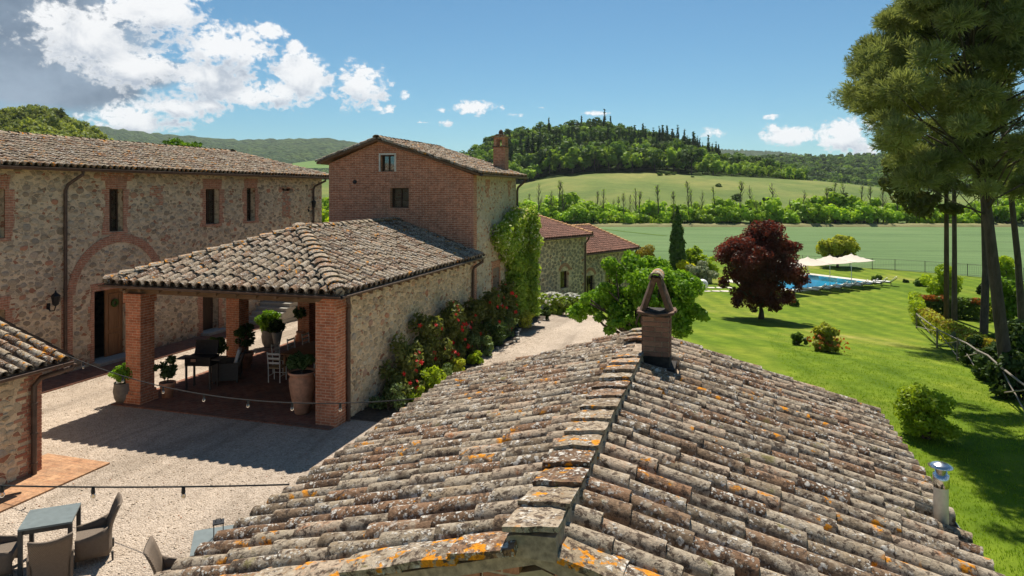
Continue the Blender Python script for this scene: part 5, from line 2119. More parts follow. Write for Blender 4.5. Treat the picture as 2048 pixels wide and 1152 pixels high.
gb = gz(*cw(4.5, 45.8).xy)
annex('stone_annex', 'stone annex with dark stones in pale mortar and red tile roof behind the vine', (-1.6, 39.3), (5.15, 47.35), 3.0, .235, 13.5, gb - .2,
      openings=[(7.45, 8.40, gb + 1.4, gb + 2.55, 'w')], stones=900)
gc = gz(*cw(8, 51.5).xy)
annex('lower_annex', 'lowest annex with arched glazed openings and dark red tile roof past the stone annex', (4.6, 48.3), (9.6, 53.9), 1.55, .325, 9.0, gc - .2,
      openings=[(1.05, 2.15, gc, gc + 2.45, 'd'), (3.55, 5.25, gc + .2, gc + 2.5, 'd')], stones=420)

# ------------------------------------------------------------------ courtyard furniture
def wicker_chair(label, loc, rz, group):
    T = thing('wicker_armchair', label, 'chair', loc, rz, group)
    T.scale = (.90, .90, .88)
    g = []
    for i in range(9):
        z0 = .10 + .90 * i / 8
        row = []
        for j in range(9):
            x = -1 + 2 * j / 8
            fl = max(0.0, (z0 - .42) / .58)
            z = z0 - (.05 * (1 - x * x) * fl)
            y = -.27 - .17 * fl ** 1.6 + .07 * x * x * (1 - .3 * fl)
            row.append((x * (.275 + .035 * fl), y, z))
        g.append(row)
    MB().sheet(g, .035).build('backrest', M['wicker'], T, True)
    for s in (-1, 1):
        g = []
        for i in range(5):
            f = i / 4
            row = []
            for j in range(6):
                q = j / 5
                y = -.24 + .52 * q
                z = .12 + (.56 - .06 * q - .12) * f
                row.append((s * (.285 + .02 * f), y, z + (.08 * (1 - q) ** 3 * f)))
            g.append(row)
        MB().sheet(g, .05).build('armrest', M['wicker'], T, True)
    MB().box(-.26, .26, -.22, .28, .30, .43).build('seat', M['wicker'], T)
    for sx in (-1, 1):
        for y in (-.30, .27):
            MB().tube([(sx * .27, y * .98, .16), (sx * .28, y, 0)], [.022, .016], 8).build('leg', M['darkframe'], T)
    return T


def slate_table(label, loc, rz, w, group=None):
    T = thing('slate_table', label, 'table', loc, rz, group)
    MB().box(-w / 2, w / 2, -w / 2, w / 2, .715, .745).build('tabletop', M['slate'], T)
    m = MB()
    for s in (-1, 1):
        m.box(-w / 2 + .03, w / 2 - .03, s * (w / 2 - .045) - .015, s * (w / 2 - .045) + .015, .64, .714)
        m.box(s * (w / 2 - .045) - .015, s * (w / 2 - .045) + .015, -w / 2 + .061, w / 2 - .061, .64, .714)
    m.build('apron', M['darkframe'], T)
    for sx in (-1, 1):
        for sy in (-1, 1):
            MB().box(sx * (w / 2 - .03) - .03, sx * (w / 2 - .03) + .03, sy * (w / 2 - .03) - .03, sy * (w / 2 - .03) + .03, 0, .713).build('leg', M['darkframe'], T)
    return T


def cv(r, d):
    return cw(r, d, 0)


def vdir(r, d):
    v = cw(r, d, 0)
    return v.normalized()


GR = .02
a1, a2 = vdir(.92, .38), vdir(.56, -.83)
tc = cv(-7.45, 11.02) + ZV * GR
ta = math.atan2(a1.y, a1.x)
slate_table('grey slate table between three wicker armchairs near the brick terrace', tc, ta, .72)


def face(v):
    return math.atan2(v.y, v.x) - math.pi / 2


CG = 'wicker armchairs on the gravel'
wicker_chair('wicker armchair turned sideways to the slate table on the open gravel side', tc + a1 * .60 + a2 * .10, face(-a1 + a2 * .12), CG)
wicker_chair('wicker armchair with its back to the roof, facing the slate table', tc + a2 * .80, face(-a2), CG)
wicker_chair('wicker armchair drawn up to the slate table on its terrace side', tc - a1 * .70 + a2 * .12, face(a1), CG)
t2 = cv(-4.40, 10.30) + ZV * GR
b1 = vdir(.94, .35)
slate_table('grey slate table half hidden by the tile roof, holding a black lantern', t2, math.atan2(b1.y, b1.x), .78)
wicker_chair('wicker armchair beside the slate table with the lantern', t2 - b1 * .60 + vdir(.35, -.94) * .12, face(b1), CG)
lp = pxZ(437, 1077, .765)
L = thing('table_lantern', 'small black metal lantern standing on the slate table', 'lantern', (lp.x, lp.y, .745 + GR), ta)
m = MB()
for sx in (-1, 1):
    for sy in (-1, 1):
        m.box(sx * .065 - .006, sx * .065 + .006, sy * .065 - .006, sy * .065 + .006, .012, .24)
m.build('frame', M['iron'], L)
MB().box(-.075, .075, -.075, .075, 0, .012).build('base', M['iron'], L)
MB().box(-.08, .08, -.08, .08, .24, .258).build('lid', M['iron'], L)
MB().tube([(-.04, 0, .258), (-.03, 0, .30), (.03, 0, .30), (.04, 0, .258)], .005, 6).build('handle', M['iron'], L)


# ------------------------------------------------------------------ strings of bulbs
def string_lights(label, A, B, sag, fr):
    A, B = Vector(A), Vector(B)
    T = thing('string_lights', label, 'string lights', A, world=True)

    def P(t):
        return A + (B - A) * t - ZV * (sag * 4 * t * (1 - t))
    MB().tube([P(k / 30) for k in range(31)], .009, 6).build('cable', M['rope'], T)
    for t in fr:
        p = P(t)
        s = MB().lathe([(.0, -.005), (.018, -.01), (.022, -.06), (.018, -.075)], p, 10).build('socket', M['rope'], T)
        MB().lathe([(.014, -.07), (.025, -.09), (.027, -.11), (.018, -.128), (0, -.134)], p, 12).build('bulb', M['bulb'], s, True)
    return T


string_lights('bulb string from the storehouse eave across the terrace to the outbuilding roof', (-13.42, 4.6, 2.80), (-4.36, 6.22, 2.90), .16, [.10, .24, .38, .52, .635, .755, .87])
string_lights('bulb string hung in front of the portico from the storehouse corner', (-13.42, 11.2, 2.50), (-4.36, 9.5, 2.86), .42, [.07, .215, .35, .475, .60, .715, .83])


# ------------------------------------------------------------------ portico furniture
def barbecue(loc, rz):
    T = thing('barbecue', 'black barbecue grill with raised lid standing inside the portico', 'barbecue', loc, rz)
    MB().box(-.40, .40, -.26, .26, .72, .98).build('firebox', M['iron'], T)
    g = [[(x, .22 + .10 * math.sin(a), .99 + .40 * (a / 1.6)) for x in (-.36, 0, .36)] for a in (0, .4, .8, 1.2, 1.6)]
    MB().sheet(g, .03).build('lid', M['iron'], T)
    for s in (-1, 1):
        MB().box(s * .56 - .13, s * .56 + .13, -.24, .24, .90, .93).build('side_shelf', M['darkframe'], T)
        for y in (-.22, .22):
            MB().box(s * .37 - .025, s * .37 + .025, y - .025, y + .025, 0, .72).build('leg', M['darkframe'], T)
    MB().box(-.2, -.05, -.275, -.26, .85, .93).build('badge', M['terracotta'], T)
    return T


p = on_ground(404, 779)
barbecue((p.x, p.y, .05), math.radians(12))


def lounge_chair(loc, rz):
    T = thing('lounge_armchair', 'dark low armchair with a tall white back cushion beside the middle pillar', 'armchair', loc, rz)
    MB().box(-.36, .36, -.36, .36, .18, .40).build('seat', M['darkframe'], T)
    for s in (-1, 1):
        MB().box(s * .40 - .04, s * .40 + .04, -.38, .38, .1, .62).build('armrest', M['darkframe'], T)
        for y in (-.33, .33):
            MB().box(s * .33 - .03, s * .33 + .03, y - .03, y + .03, 0, .18).build('leg', M['darkframe'], T)
    MB().prism([(-.36, .30, .40), (.36, .30, .40), (.36, .46, .86), (-.36, .46, .86)], (0, .06, 0)).build('backrest', M['darkframe'], T)
    g = [[(x, .23 + .15 * f - .03 * math.sin(math.pi * (x + .2) / .4), .42 + .56 * f) for x in (-.2, -.1, 0, .1, .2)] for f in (0, .25, .5, .75, 1)]
    MB().sheet(g, .09).build('cushion', M['cushion'], T, True)
    return T


p = on_ground(455, 764)
lounge_chair((p.x, p.y, .05), math.radians(-60))


def ladder_chair(label, loc, rz, group):
    T = thing('white_chair', label, 'chair', loc, rz, group)
    for s in (-1, 1):
        MB().tube([(s * .19, -.19, 0), (s * .19, -.20, .45), (s * .20, -.25, .95)], .018, 6).build('leg', M['whitewood'], T)
        MB().tube([(s * .20, .20, 0), (s * .20, .20, .45)], .018, 6).build('leg', M['whitewood'], T)
        MB().tube([(s * .195, -.19, .2), (s * .2, .2, .2)], .011, 6).build('stretcher', M['whitewood'], T)
    for z in (.62, .76, .90):
        MB().box(-.20, .20, -.245 - .02 * (z - .6), -.225 - .02 * (z - .6), z - .03, z + .03).build('back_slat', M['whitewood'], T)
    MB().tube([(-.2, .2, .22), (.2, .2, .22)], .011, 6).build('stretcher', M['whitewood'], T)
    MB().box(-.215, .215, -.205, .215, .435, .47).build('seat', M['wovenseat'], T)
    return T


TT = Vector((-13.0, 20.1, .05))
T = thing('long_table', 'long brown wooden dining table in the shade of the portico', 'table', TT)
for k in range(5):
    MB().box(-.5 + k * .2 + .003, -.3 + k * .2 - .003, -1.35, 1.35, .72, .76).build('plank', M['door'], T)
for sx in (-1, 1):
    for sy in (-1, 1):
        MB().box(sx * .40 - .04, sx * .40 + .04, sy * 1.2 - .04, sy * 1.2 + .04, 0, .72).build('leg', M['door'], T)
MB().box(-.42, .42, -1.22, 1.22, .62, .71).build('apron', M['door'], T)
for i in range(3):
    ladder_chair('white ladder-back chair on the pillar side of the long table', TT + Vector((-.78, -.85 + i * .85, 0)), -math.pi / 2, 'white chairs along the pillar side')
    ladder_chair('white ladder-back chair on the wall side of the long table', TT + Vector((.78, -.85 + i * .85, 0)), math.pi / 2, 'white chairs along the wall side')
ladder_chair('white ladder-back chair at the courtyard end of the long table', TT + Vector((-.3, -1.75, 0)), .15, 'white chairs at the table ends')
ladder_chair('white ladder-back chair at the far end of the long table', TT + Vector((.0, 1.75, 0)), math.pi, 'white chairs at the table ends')

# ------------------------------------------------------------------ swimming pool, parasols, loungers
def PUV(u, v, z):
    q = _p0 - _e1 * u + _e2 * v
    return Vector((q.x, q.y, z))


PZ = -3.0


def pool():
    T = thing('swimming_pool', 'rectangular turquoise swimming pool with pale stone coping on the lawn', 'pool', PUV(POOL_L / 2, POOL_W / 2, PZ), world=True)
    b = MB()
    L_, W_ = POOL_L, POOL_W
    q = [PUV(0, 0, 0), PUV(L_, 0, 0), PUV(L_, W_, 0), PUV(0, W_, 0)]
    z0, z1 = PZ - 1.4, PZ + .03
    b.add([p + ZV * z0 for p in q] + [p + ZV * z1 for p in q], [(0, 1, 2, 3)] + [(i, (i + 1) % 4, 4 + (i + 1) % 4, 4 + i) for i in range(4)])
    b.build('basin', M['pooltile'], T)
    w = MB()
    w.add([p + ZV * (PZ - .10) for p in q], [(0, 1, 2, 3)])
    w.build('water', M['water'], T)
    # coping slabs, one by one
    wd = 1.15
    for (u0, u1, v0, v1, along) in ((-wd, L_ + wd, -wd, 0, 0), (-wd, L_ + wd, W_, W_ + wd, 0), (-wd, 0, 0, W_, 1), (L_, L_ + wd, 0, W_, 1)):
        n = int(((u1 - u0) if along == 0 else (v1 - v0)) / 1.0)
        for k in range(n):
            m = MB()
            if along == 0:
                a, c = u0 + (u1 - u0) * k / n + .008, u0 + (u1 - u0) * (k + 1) / n - .008
                p = [PUV(a, v0, PZ + .06), PUV(c, v0, PZ + .06), PUV(c, v1, PZ + .06), PUV(a, v1, PZ + .06)]
            else:
                a, c = v0 + (v1 - v0) * k / n + .008, v0 + (v1 - v0) * (k + 1) / n - .008
                p = [PUV(u0, a, PZ + .06), PUV(u1, a, PZ + .06), PUV(u1, c, PZ + .06), PUV(u0, c, PZ + .06)]
            m.prism(p, (0, 0, -.5))
            m.build('coping_slab', M['coping'], T)
    return T


pool()
ROWA = math.atan2(_e2.y, _e2.x) - math.pi / 2            # +y local -> towards the water


def parasol(loc, rz, label, group):
    T = thing('parasol', label, 'parasol', loc, rz, group)
    h, s = 2.35, 1.48
    MB().tube([(0, 0, 0), (0, 0, h + .66)], .028, 10).build('pole', M['whitewood'], T)
    MB().lathe([(.30, 0), (.30, .06), (.06, .09), (.05, .2)], n=16).build('base', M['sill'], T)
    n = 8
    g = MB()
    pts = []
    for i in range(n + 1):
        for j in range(n + 1):
            x, y = -1 + 2 * i / n, -1 + 2 * j / n
            r = max(abs(x), abs(y))
            pts.append((x * s, y * s, h + .62 * (1 - r) - .05 * math.sin(math.pi * (1 - r)) + .03 * abs(abs(x) - abs(y)) * r * -1))
    grid = [pts[i * (n + 1):(i + 1) * (n + 1)] for i in range(n + 1)]
    g.sheet(grid, .012)
    g.build('canopy', M['canvas'], T)
    for k in range(4):
        a = math.pi / 4 + k * math.pi / 2
        MB().tube([(0, 0, h + .5), (s * 1.38 * math.cos(a), s * 1.38 * math.sin(a), h - .02)], .012, 6).build('rib', M['whitewood'], T)
    MB().lathe([(.03, .62), (.045, .66), (0, .72)], (0, 0, h), 8).build('finial', M['whitewood'], T)
    return T


PG = 'cream parasols in a row beside the pool'
pp = None
for i, u in enumerate((3.4, 6.6, 9.75, 13.2, 16.6)):
    lab = ['cream square parasol at the lawn end of the poolside row', 'cream square parasol in the middle of the three beside the pool', 'cream square parasol closest to the purple tree',
           'cream square parasol seen through the purple tree', 'cream square parasol beyond the purple tree, last of the row'][i]
    if pp is None:
        pp = parasol(PUV(u, -.7, PZ + .06), ROWA + .05, lab, PG)
    else:
        copy_tree(pp, PUV(u, -.7, PZ + .06), ROWA + RG.uniform(-.08, .08), 1.0, lab, PG)


def lounger(loc, rz, group):
    T = thing('sun_lounger', 'dark framed sun lounger with white cushion and raised back on the lawn beside the pool', 'sun lounger', loc, rz, group)
    m = MB()
    for s in (-1, 1):
        m.box(s * .32 - .02, s * .32 + .02, -.55, 1.0, .29, .34)
    m.build('frame', M['darkframe'], T)
    for s in (-1, 1):
        for (y, dy) in ((-.5, -.12), (.9, .1)):
            MB().tube([(s * .32, y, .30), (s * .33, y + dy, 0)], .02, 6).build('leg', M['darkframe'], T)
    MB().prism([(-.33, -.50, .33), (.33, -.50, .33), (.33, -1.05, .78), (-.33, -1.05, .78)], (0, -.03, -.03)).build('backrest', M['darkframe'], T)
    g = [[(x, y, .385 + .01 * math.cos(y * 9)) for x in (-.30, -.1, .1, .30)] for y in np.linspace(-.45, 1.0, 9)]
    MB().sheet(g, .08).build('cushion', M['cushion'], T, True)
    g = [[(x, -.5 - .50 * f, .40 + .50 * f) for x in (-.28, 0, .28)] for f in (0, .5, 1)]
    MB().sheet(g, .05).build('back_cushion', M['cushion'], T, True)
    return T


ll = None
for i in range(8):
    u = .7 + i * 1.5
    loc = PUV(u, -2.35 + RG.uniform(-.06, .06), PZ)
    if ll is None:
        ll = lounger(loc, ROWA + .45, 'sun loungers in a row beside the pool')
    else:
        copy_tree(ll, loc, ROWA + .45 + RG.uniform(-.04, .04), 1.0, None, 'sun loungers in a row beside the pool')

for px, py, r, lab in ((1391, 575, .42, 'white globe lamp on the grass in front of the grey shrub'), (1405, 580, .50, 'larger white globe lamp closest to the purple tree')):
    p = on_ground(px, py)
    g = thing('globe_lamp', lab, 'globe lamp', (p.x, p.y, p.z), group='white globes on the lawn')
    MB().lathe([(r * math.sin(math.pi * k / 14) if 0 < k < 14 else 0, r - r * math.cos(math.pi * k / 14)) for k in range(15)], n=24).build('globe', M['whiteball'], g, True)
    MB().lathe([(.12, -.02), (.12, .04), (.08, .06)], n=14).build('base', M['darkframe'], g)
st = thing('stone_path', 'pale stone slabs leading across the grass to the pool', 'path', on_ground(1412, 581), world=True)
for k in range(8):
    p = on_ground(1396 + k * 9, 583 - (k % 2) * 7)
    mm = MB()
    s = RG.uniform(.38, .5)
    mm.prism([p + Vector((s * math.cos(a) * RG.uniform(.85, 1.1), s * math.sin(a) * RG.uniform(.85, 1.1), .02)) for a in (0.3, 1.2, 2.4, 3.4, 4.3, 5.4)], (0, 0, .03))
    mm.build('slab', M['coping'], st)

# ------------------------------------------------------------------ fences
def metal_fence():
    pts = [on_ground(x, y) for x, y in ((1400, 520), (1560, 530), (1700, 537), (1790, 541), (1850, 545), (1935, 552), (2048, 561), (2300, 580))]
    T = thing('metal_fence', 'thin dark metal fence between the lawn and the wheat field', 'fence', pts[3], world=True)
    seg = []
    for a, b in zip(pts, pts[1:]):
        k = max(1, int((b - a).length / 2.1))
        seg += [a + (b - a) * (i / k) for i in range(k)]
    seg.append(pts[-1])
    h = 1.25
    bars = MB()
    for p in seg:
        MB().box(p.x - .03, p.x + .03, p.y - .03, p.y + .03, p.z - .1, p.z + h + .05).build('post', M['darkframe'], T)
    for a, b in zip(seg, seg[1:]):
        m = MB()
        for z in (.12, h):
            m.tube([a + ZV * z, b + ZV * z], .016, 4)
        m.build('rail', M['darkframe'], T)
        n = int((b - a).length / .16)
        for i in range(1, n):
            q = a + (b - a) * (i / n)
            bars.tube([q + ZV * .1, q + ZV * h], .006, 3, caps=False)
    o = bars.build('bars', M['darkframe'], T)
    o['kind'] = 'stuff'


metal_fence()


def rustic_fence():
    pts = [on_ground(x, y) for x, y in ((1833, 657), (1874, 695), (1915, 722), (1955, 753), (2000, 794), (2052, 844))]
    T = thing('rustic_fence', 'rough wooden pole fence with crossed rails along the planted bed', 'fence', pts[0], world=True)
    h = 1.0
    for p in pts:
        MB().tube([p - ZV * .1, p + Vector((.02, .03, h))], [.05, .04], 7).build('post', M['fencewood'], T)
    for a, b in zip(pts, pts[1:]):
        mid = (a + b) / 2
        MB().tube([a + ZV * (h - .05), mid + ZV * (h + RG.uniform(-.06, .06)), b + ZV * (h - .05)], [.034, .03, .028], 7).build('rail', M['fencewood'], T)
        MB().tube([a + ZV * .12, b + ZV * (h - .15)], [.026, .02], 6).build('cross_brace', M['fencewood'], T)
        MB().tube([a + ZV * (h - .15) + Vector((.05, 0, 0)), b + ZV * .12 + Vector((.05, 0, 0))], [.026, .02], 6).build('cross_brace', M['fencewood'], T)


rustic_fence()

# ------------------------------------------------------------------ plants
def leaf_arrays(blobs, n, size, seed, out=.7, up=.25, shell=.45, elong=1.7, jitter=.55):
    R = np.random.RandomState(seed)
    B = np.array(blobs, float)
    wt = (B[:, 3] * B[:, 4] * B[:, 5]) ** (2 / 3)
    k = R.choice(len(B), n, p=wt / wt.sum())
    d = R.normal(size=(n, 3))
    d /= np.linalg.norm(d, axis=1, keepdims=True)
    rad = shell + (1.04 - shell) * np.sqrt(R.rand(n))
    p = B[k, :3] + d * B[k, 3:6] * rad[:, None]
    nm = d * out + R.normal(size=(n, 3)) * jitter + np.array([0, 0, up])
    nm /= np.linalg.norm(nm, axis=1, keepdims=True)
    t = np.cross(nm, R.normal(size=(n, 3)))
    t /= np.linalg.norm(t, axis=1, keepdims=True) + 1e-9
    b = np.cross(nm, t)
    s = size * R.uniform(.6, 1.35, n)[:, None]
    L, W = s * .5 * elong, s * .5
    V = np.stack([p + t * L, p + b * W - nm * s * .08, p - t * L, p - b * W + nm * s * .08], 1).reshape(-1, 3)
    Q = np.arange(4 * n).reshape(n, 4)
    rb = R.rand(len(B))
    return V, Q, np.clip(R.rand(n) * .6 + rb[k] * .4, 0, 1)


def needle_arrays(blobs, n, ln, seed, per=6, w=.012, up=.5, shell=.1):
    R = np.random.RandomState(seed)
    B = np.array(blobs, float)
    wt = (B[:, 3] * B[:, 4] * B[:, 5]) ** (2 / 3)
    k = R.choice(len(B), n, p=wt / wt.sum())
    d = R.normal(size=(n, 3))
    d /= np.linalg.norm(d, axis=1, keepdims=True)
    rad = shell + (1.05 - shell) * np.sqrt(R.rand(n))
    p = B[k, :3] + d * B[k, 3:6] * rad[:, None]
    ax = d * .8 + np.array([0, 0, up]) + R.normal(size=(n, 3)) * .25
    ax /= np.linalg.norm(ax, axis=1, keepdims=True)
    pr = np.repeat(p, per, 0)
    dr = np.repeat(ax, per, 0) + R.normal(size=(n * per, 3)) * .55
    dr /= np.linalg.norm(dr, axis=1, keepdims=True)
    sd = np.cross(dr, R.normal(size=(n * per, 3)))
    sd /= np.linalg.norm(sd, axis=1, keepdims=True) + 1e-9
    l = (ln * R.uniform(.6, 1.3, n * per))[:, None]
    V = np.stack([pr - sd * w, pr + sd * w, pr + dr * l + sd * w * .7, pr + dr * l - sd * w * .7], 1).reshape(-1, 3)
    Q = np.arange(4 * n * per).reshape(-1, 4)
    rb = R.rand(len(B))
    return V, Q, np.repeat(np.clip(R.rand(n) * .5 + rb[k] * .5, 0, 1), per)


def clumps(c, r, m, rs, seed, inner=.25, low=-.6, squash=.8):
    """lumps spread over an ellipsoid: uneven outline with gaps"""
    rg = random.Random(seed)
    out = []
    while len(out) < m:
        v = Vector((rg.gauss(0, 1), rg.gauss(0, 1), rg.gauss(0, 1)))
        if v.length < 1e-3:
            continue
        v.normalize()
        if v.z < low:
            continue
        q = (rg.uniform(.15, .6) if rg.random() < inner else rg.uniform(.66, .95))
        s = rs * rg.uniform(.5, 1.45)
        out.append((c[0] + v.x * r[0] * q, c[1] + v.y * r[1] * q, c[2] + v.z * r[2] * q, s, s, s * squash))
    return out


def limbs(mb, base, fork, blobs, r0, n=9, seed=0, bend=.15):
    rg = random.Random(seed)
    for b in blobs[:n]:
        a = Vector(fork)
        c = Vector(b[:3])
        m = (a + c) / 2 + Vector((rg.uniform(-1, 1), rg.uniform(-1, 1), rg.uniform(-.2, .8))) * bend * (c - a).length
        mb.tube([a - ZV * .05, m, c], [r0, r0 * .6, r0 * .22], 6)


def tree(name, label, loc, trunk, blobs, n, size, leafmat, bark='bark', r0=.12, group=None, seed=1, nl=9, cat='tree', **kw):
    """trunk: points (local); blobs: crown lumps (local)"""
    T = thing(name, label, cat, loc, 0, group)
    mb = MB()
    k = len(trunk)
    mb.tube(trunk, [r0 * (1.25 if i == 0 else 1 - .5 * i / (k - 1)) for i in range(k)], 9)
    limbs(mb, trunk[0], trunk[-1], blobs, r0 * .5, nl, seed)
    mb.build('trunk', M[bark], T, True)
    V, Q, r = leaf_arrays(blobs, n, size, seed, **kw)
    link('crown', npmesh('crown', V, Q, r, M[leafmat]), T)
    return T


def bush(name, label, loc, w, h, leafmat, n=1800, size=.10, seed=1, m=16, group=None, cat='shrub', stems=5, lift=.1, inner=.3, rs=.36, **kw):
    T = thing(name, label, cat, loc, 0, group)
    r = (w / 2 * .86, w / 2 * .86, h * .47)
    bl = clumps((0, 0, h * .49), r, m, min(w / 2, h / 2) * rs, seed, inner, low=-.98) + clumps((0, 0, h * .22), (w / 2 * .8, w / 2 * .8, h * .15), max(4, m // 4), min(w / 2, h / 2) * rs, seed + 7, inner, low=-.98)
    rg = random.Random(seed)
    mb = MB()
    for k in range(stems):
        b = bl[k % len(bl)]
        mb.tube([(rg.uniform(-.06, .06) * w, rg.uniform(-.06, .06) * w, -.03), (b[0] * .4, b[1] * .4, b[2] * .5), b[:3]], [.03 * h ** .5, .02 * h ** .5, .008], 5)
    mb.build('stem', M['bark'], T)
    V, Q, rr = leaf_arrays(bl, n, size, seed, **kw)
    V[:, 2] = np.maximum(V[:, 2], .02)
    link('foliage', npmesh('foliage', V, Q, rr, M[leafmat]), T)
    return T


def at(px, py):
    p = on_ground(px, py)
    return p, proj(p)[2] / FPX


# green round-crowned tree behind the outbuilding
p = pxd(1278, 19.6, 0)
p.z = gz(p.x, p.y)
bl = (clumps((.1, 0, 3.15), (1.25, 1.2, .78), 26, .36, 4, .3, -.95, .8) + clumps((-1.05, .1, 2.75), (.72, .7, .62), 12, .26, 5) + clumps((1.15, 0, 3.0), (.75, .7, .72), 12, .28, 6) +
      clumps((-.5, -.3, 2.25), (.75, .7, .5), 10, .24, 14) + clumps((.75, -.2, 2.3), (.65, .7, .6), 9, .25, 15) + clumps((1.55, .1, 2.35), (.42, .4, .4), 6, .2, 16) + clumps((-1.6, 0, 2.3), (.4, .4, .4), 6, .2, 17) + clumps((-.2, 0, 3.95), (.7, .6, .25), 8, .2, 18))
tree('mulberry_tree', 'round bright green leafy tree between the gravel drive and the tile roof', p, [(0, 0, -.1), (.05, 0, .8), (-.03, .05, 1.7)], bl, 28000, .070, 'leaf_fig', r0=.13, seed=4, nl=60, shell=.25)

# purple tree on the lawn
p, s = at(1522, 638)
bl = (clumps((0, 0, 3.55), (2.15, 2.1, 1.55), 46, .55, 7, .25, -.95) + clumps((.1, 0, 4.75), (1.0, 1.0, 1.05), 14, .44, 8) + clumps((1.2, .2, 4.2), (.9, .9, .8), 9, .42, 9) +
      clumps((-1.1, 0, 4.0), (.9, .9, .8), 9, .42, 10) + clumps((-.6, 0, 2.2), (1.7, 1.6, .7), 16, .42, 13) + clumps((.1, -.2, 1.45), (1.6, 1.5, .6), 24, .36, 17) + clumps((0, 0, .95), (1.0, 1.0, .35), 12, .3, 19) + clumps((1.5, 0, 2.4), (.8, .8, .6), 8, .36, 18))
bl = [(a * 1.42, b * 1.42, c * 1.15 - .1, d * 1.15, e * 1.15, f * 1.15) for a, b, c, d, e, f in bl]
tree('purple_tree', 'dark purple-leaved tree standing alone on the bright lawn before the pool', p, [(0, 0, -.15), (.03, 0, .5), (-.03, .03, .9)], bl, 46000, .10, 'leaf_maple', r0=.20, seed=7, nl=90, shell=.2)

# slender cypress
p = pxd(1355, 74, -3.0)
T = thing('cypress', 'slender dark green cypress standing before the wheat field', 'tree', p)
bl = [(RG.uniform(-.12, .12), RG.uniform(-.12, .12), z, r, r, .55) for z, r in [(0.5 + k * .33, .86 * math.sin(min(1.0, (k + 2) / 6) * math.pi / 2) * max(.12, 1 - (k / 20.5) ** 2.2)) for k in range(21)]]
V, Q, r = leaf_arrays(bl, 7500, .16, 3, out=.9, up=.2, shell=.75, elong=2.6)
link('crown', npmesh('crown', V, Q, r, M['leaf_cyp_near']), T)
MB().tube([(0, 0, -.2), (0, 0, 6)], [.16, .04], 8).build('trunk', M['bark'], T)

# shrubs on the lawn
p, s = at(1655, 703)
T = bush('nandina_shrub', 'small lawn shrub, yellow-green on top with rust-red lower leaves', p, 64 * s, 54 * s, 'leaf_yellowgreen', 2300, .11, 3, 22, rs=.28)
bl = clumps((0, 0, .55), (.85, .8, .35), 10, .32, 4)
V, Q, r = leaf_arrays(bl, 200, .10, 5)
V[:, 2] = np.maximum(V[:, 2], .03)
o = link('red_foliage', npmesh('red_foliage', V, Q, r, M['leaf_red']), T)
o['label'] = 'rust-red lower leaves'
p, s = at(1597, 690)
bush('low_shrub', 'low pale green shrub beside the rust-red lawn shrub', p, 40 * s, 30 * s, 'leaf_mid', 700, .12, 5, 9)
p, s = at(1855, 878)
bush('golden_shrub', 'large round yellow-green shrub on the lawn below the tile roof', p, 118 * s, 112 * s, 'leaf_lime', 9000, .054, 6, 46, rs=.30, inner=.35)
p, s = at(1592, 612)
T = bush('stump_plant', 'small plant growing round a dark stump on the lawn', p, 30 * s, 16 * s, 'leaf_mid', 420, .13, 7, 7)
MB().tube([(0, 0, -.05), (0, 0, .55)], [.10, .085], 10).build('stump', M['bark'], T)
p, s = at(1748, 566)
bush('pool_shrub', 'dark green shrub behind the last sun lounger', p, 34 * s, 17 * s, 'leaf_mid', 700, .16, 8, 9)
p, s = at(1675, 535)
bl = clumps((0, 0, 2.1), (2.3, 2.3, 1.5), 30, .7, 9)
tree('yellow_green_tree', 'low yellow-green tree between the parasols and the wheat field', p, [(0, 0, -.1), (0, 0, 1)], bl, 5200, .26, 'leaf_yellowgreen', r0=.14, seed=9)
p, s = at(1525, 527)
bush('field_edge_shrub', 'grey-green shrub at the field edge behind the purple tree', p, 70 * s, 20 * s, 'leaf_mid', 700, .28, 33, 10)
for i, (px, py, w, h, mt, lab, n, z) in enumerate((
        (1385, 545, 42, 62, 'leaf_lime', 'tall fresh green shrub just beside the cypress', 1700, .24),
        (1374, 552, 40, 34, 'leaf_yellow', 'yellow-flowering broom bush at the foot of the cypress', 1100, .2),
        (1412, 548, 62, 40, 'leaf_lime', 'broad fresh green bush between the broom and the purple tree', 1700, .22),
        (1402, 566, 66, 42, 'leaf_olive', 'grey-leaved lavender bush behind the white globes', 2000, .17),
        (1290, 532, 44, 42, 'leaf_gold', 'clipped golden green dome shrub at the corner of the lowest annex', 2600, .16),
        (1330, 548, 42, 30, 'leaf_mid', 'mid green shrub in front of the cypress', 900, .2),
        (1890, 600, 74, 66, 'leaf_lime', 'big bright green bush behind the clipped hedge', 3600, .16),
        (1842, 572, 34, 14, 'leaf_mid', 'low plant on the lawn beside the big bright bush', 420, .2),
        (1812, 565, 12, 6, 'leaf_dark', 'tiny dark plant on the lawn past the loungers', 160, .2),
        (2012, 560, 46, 48, 'leaf_lime', 'bright bush by the fence between the pine trunks', 1500, .22),
        (1962, 588, 18, 22, 'leaf_dark', 'small dark shrub on the lawn by the pine trunks', 500, .18),
        (2020, 640, 80, 82, 'leaf_fig', 'tall green shrub behind the leaning pine trunk', 3000, .17),
        (1985, 640, 40, 40, 'leaf_yellowgreen', 'yellow-tipped shrub beside the pine trunks', 900, .15))):
    p, s = at(px, py)
    bush('garden_shrub', lab, p, w * s, h * s, mt, n, z, 60 + i, 18)


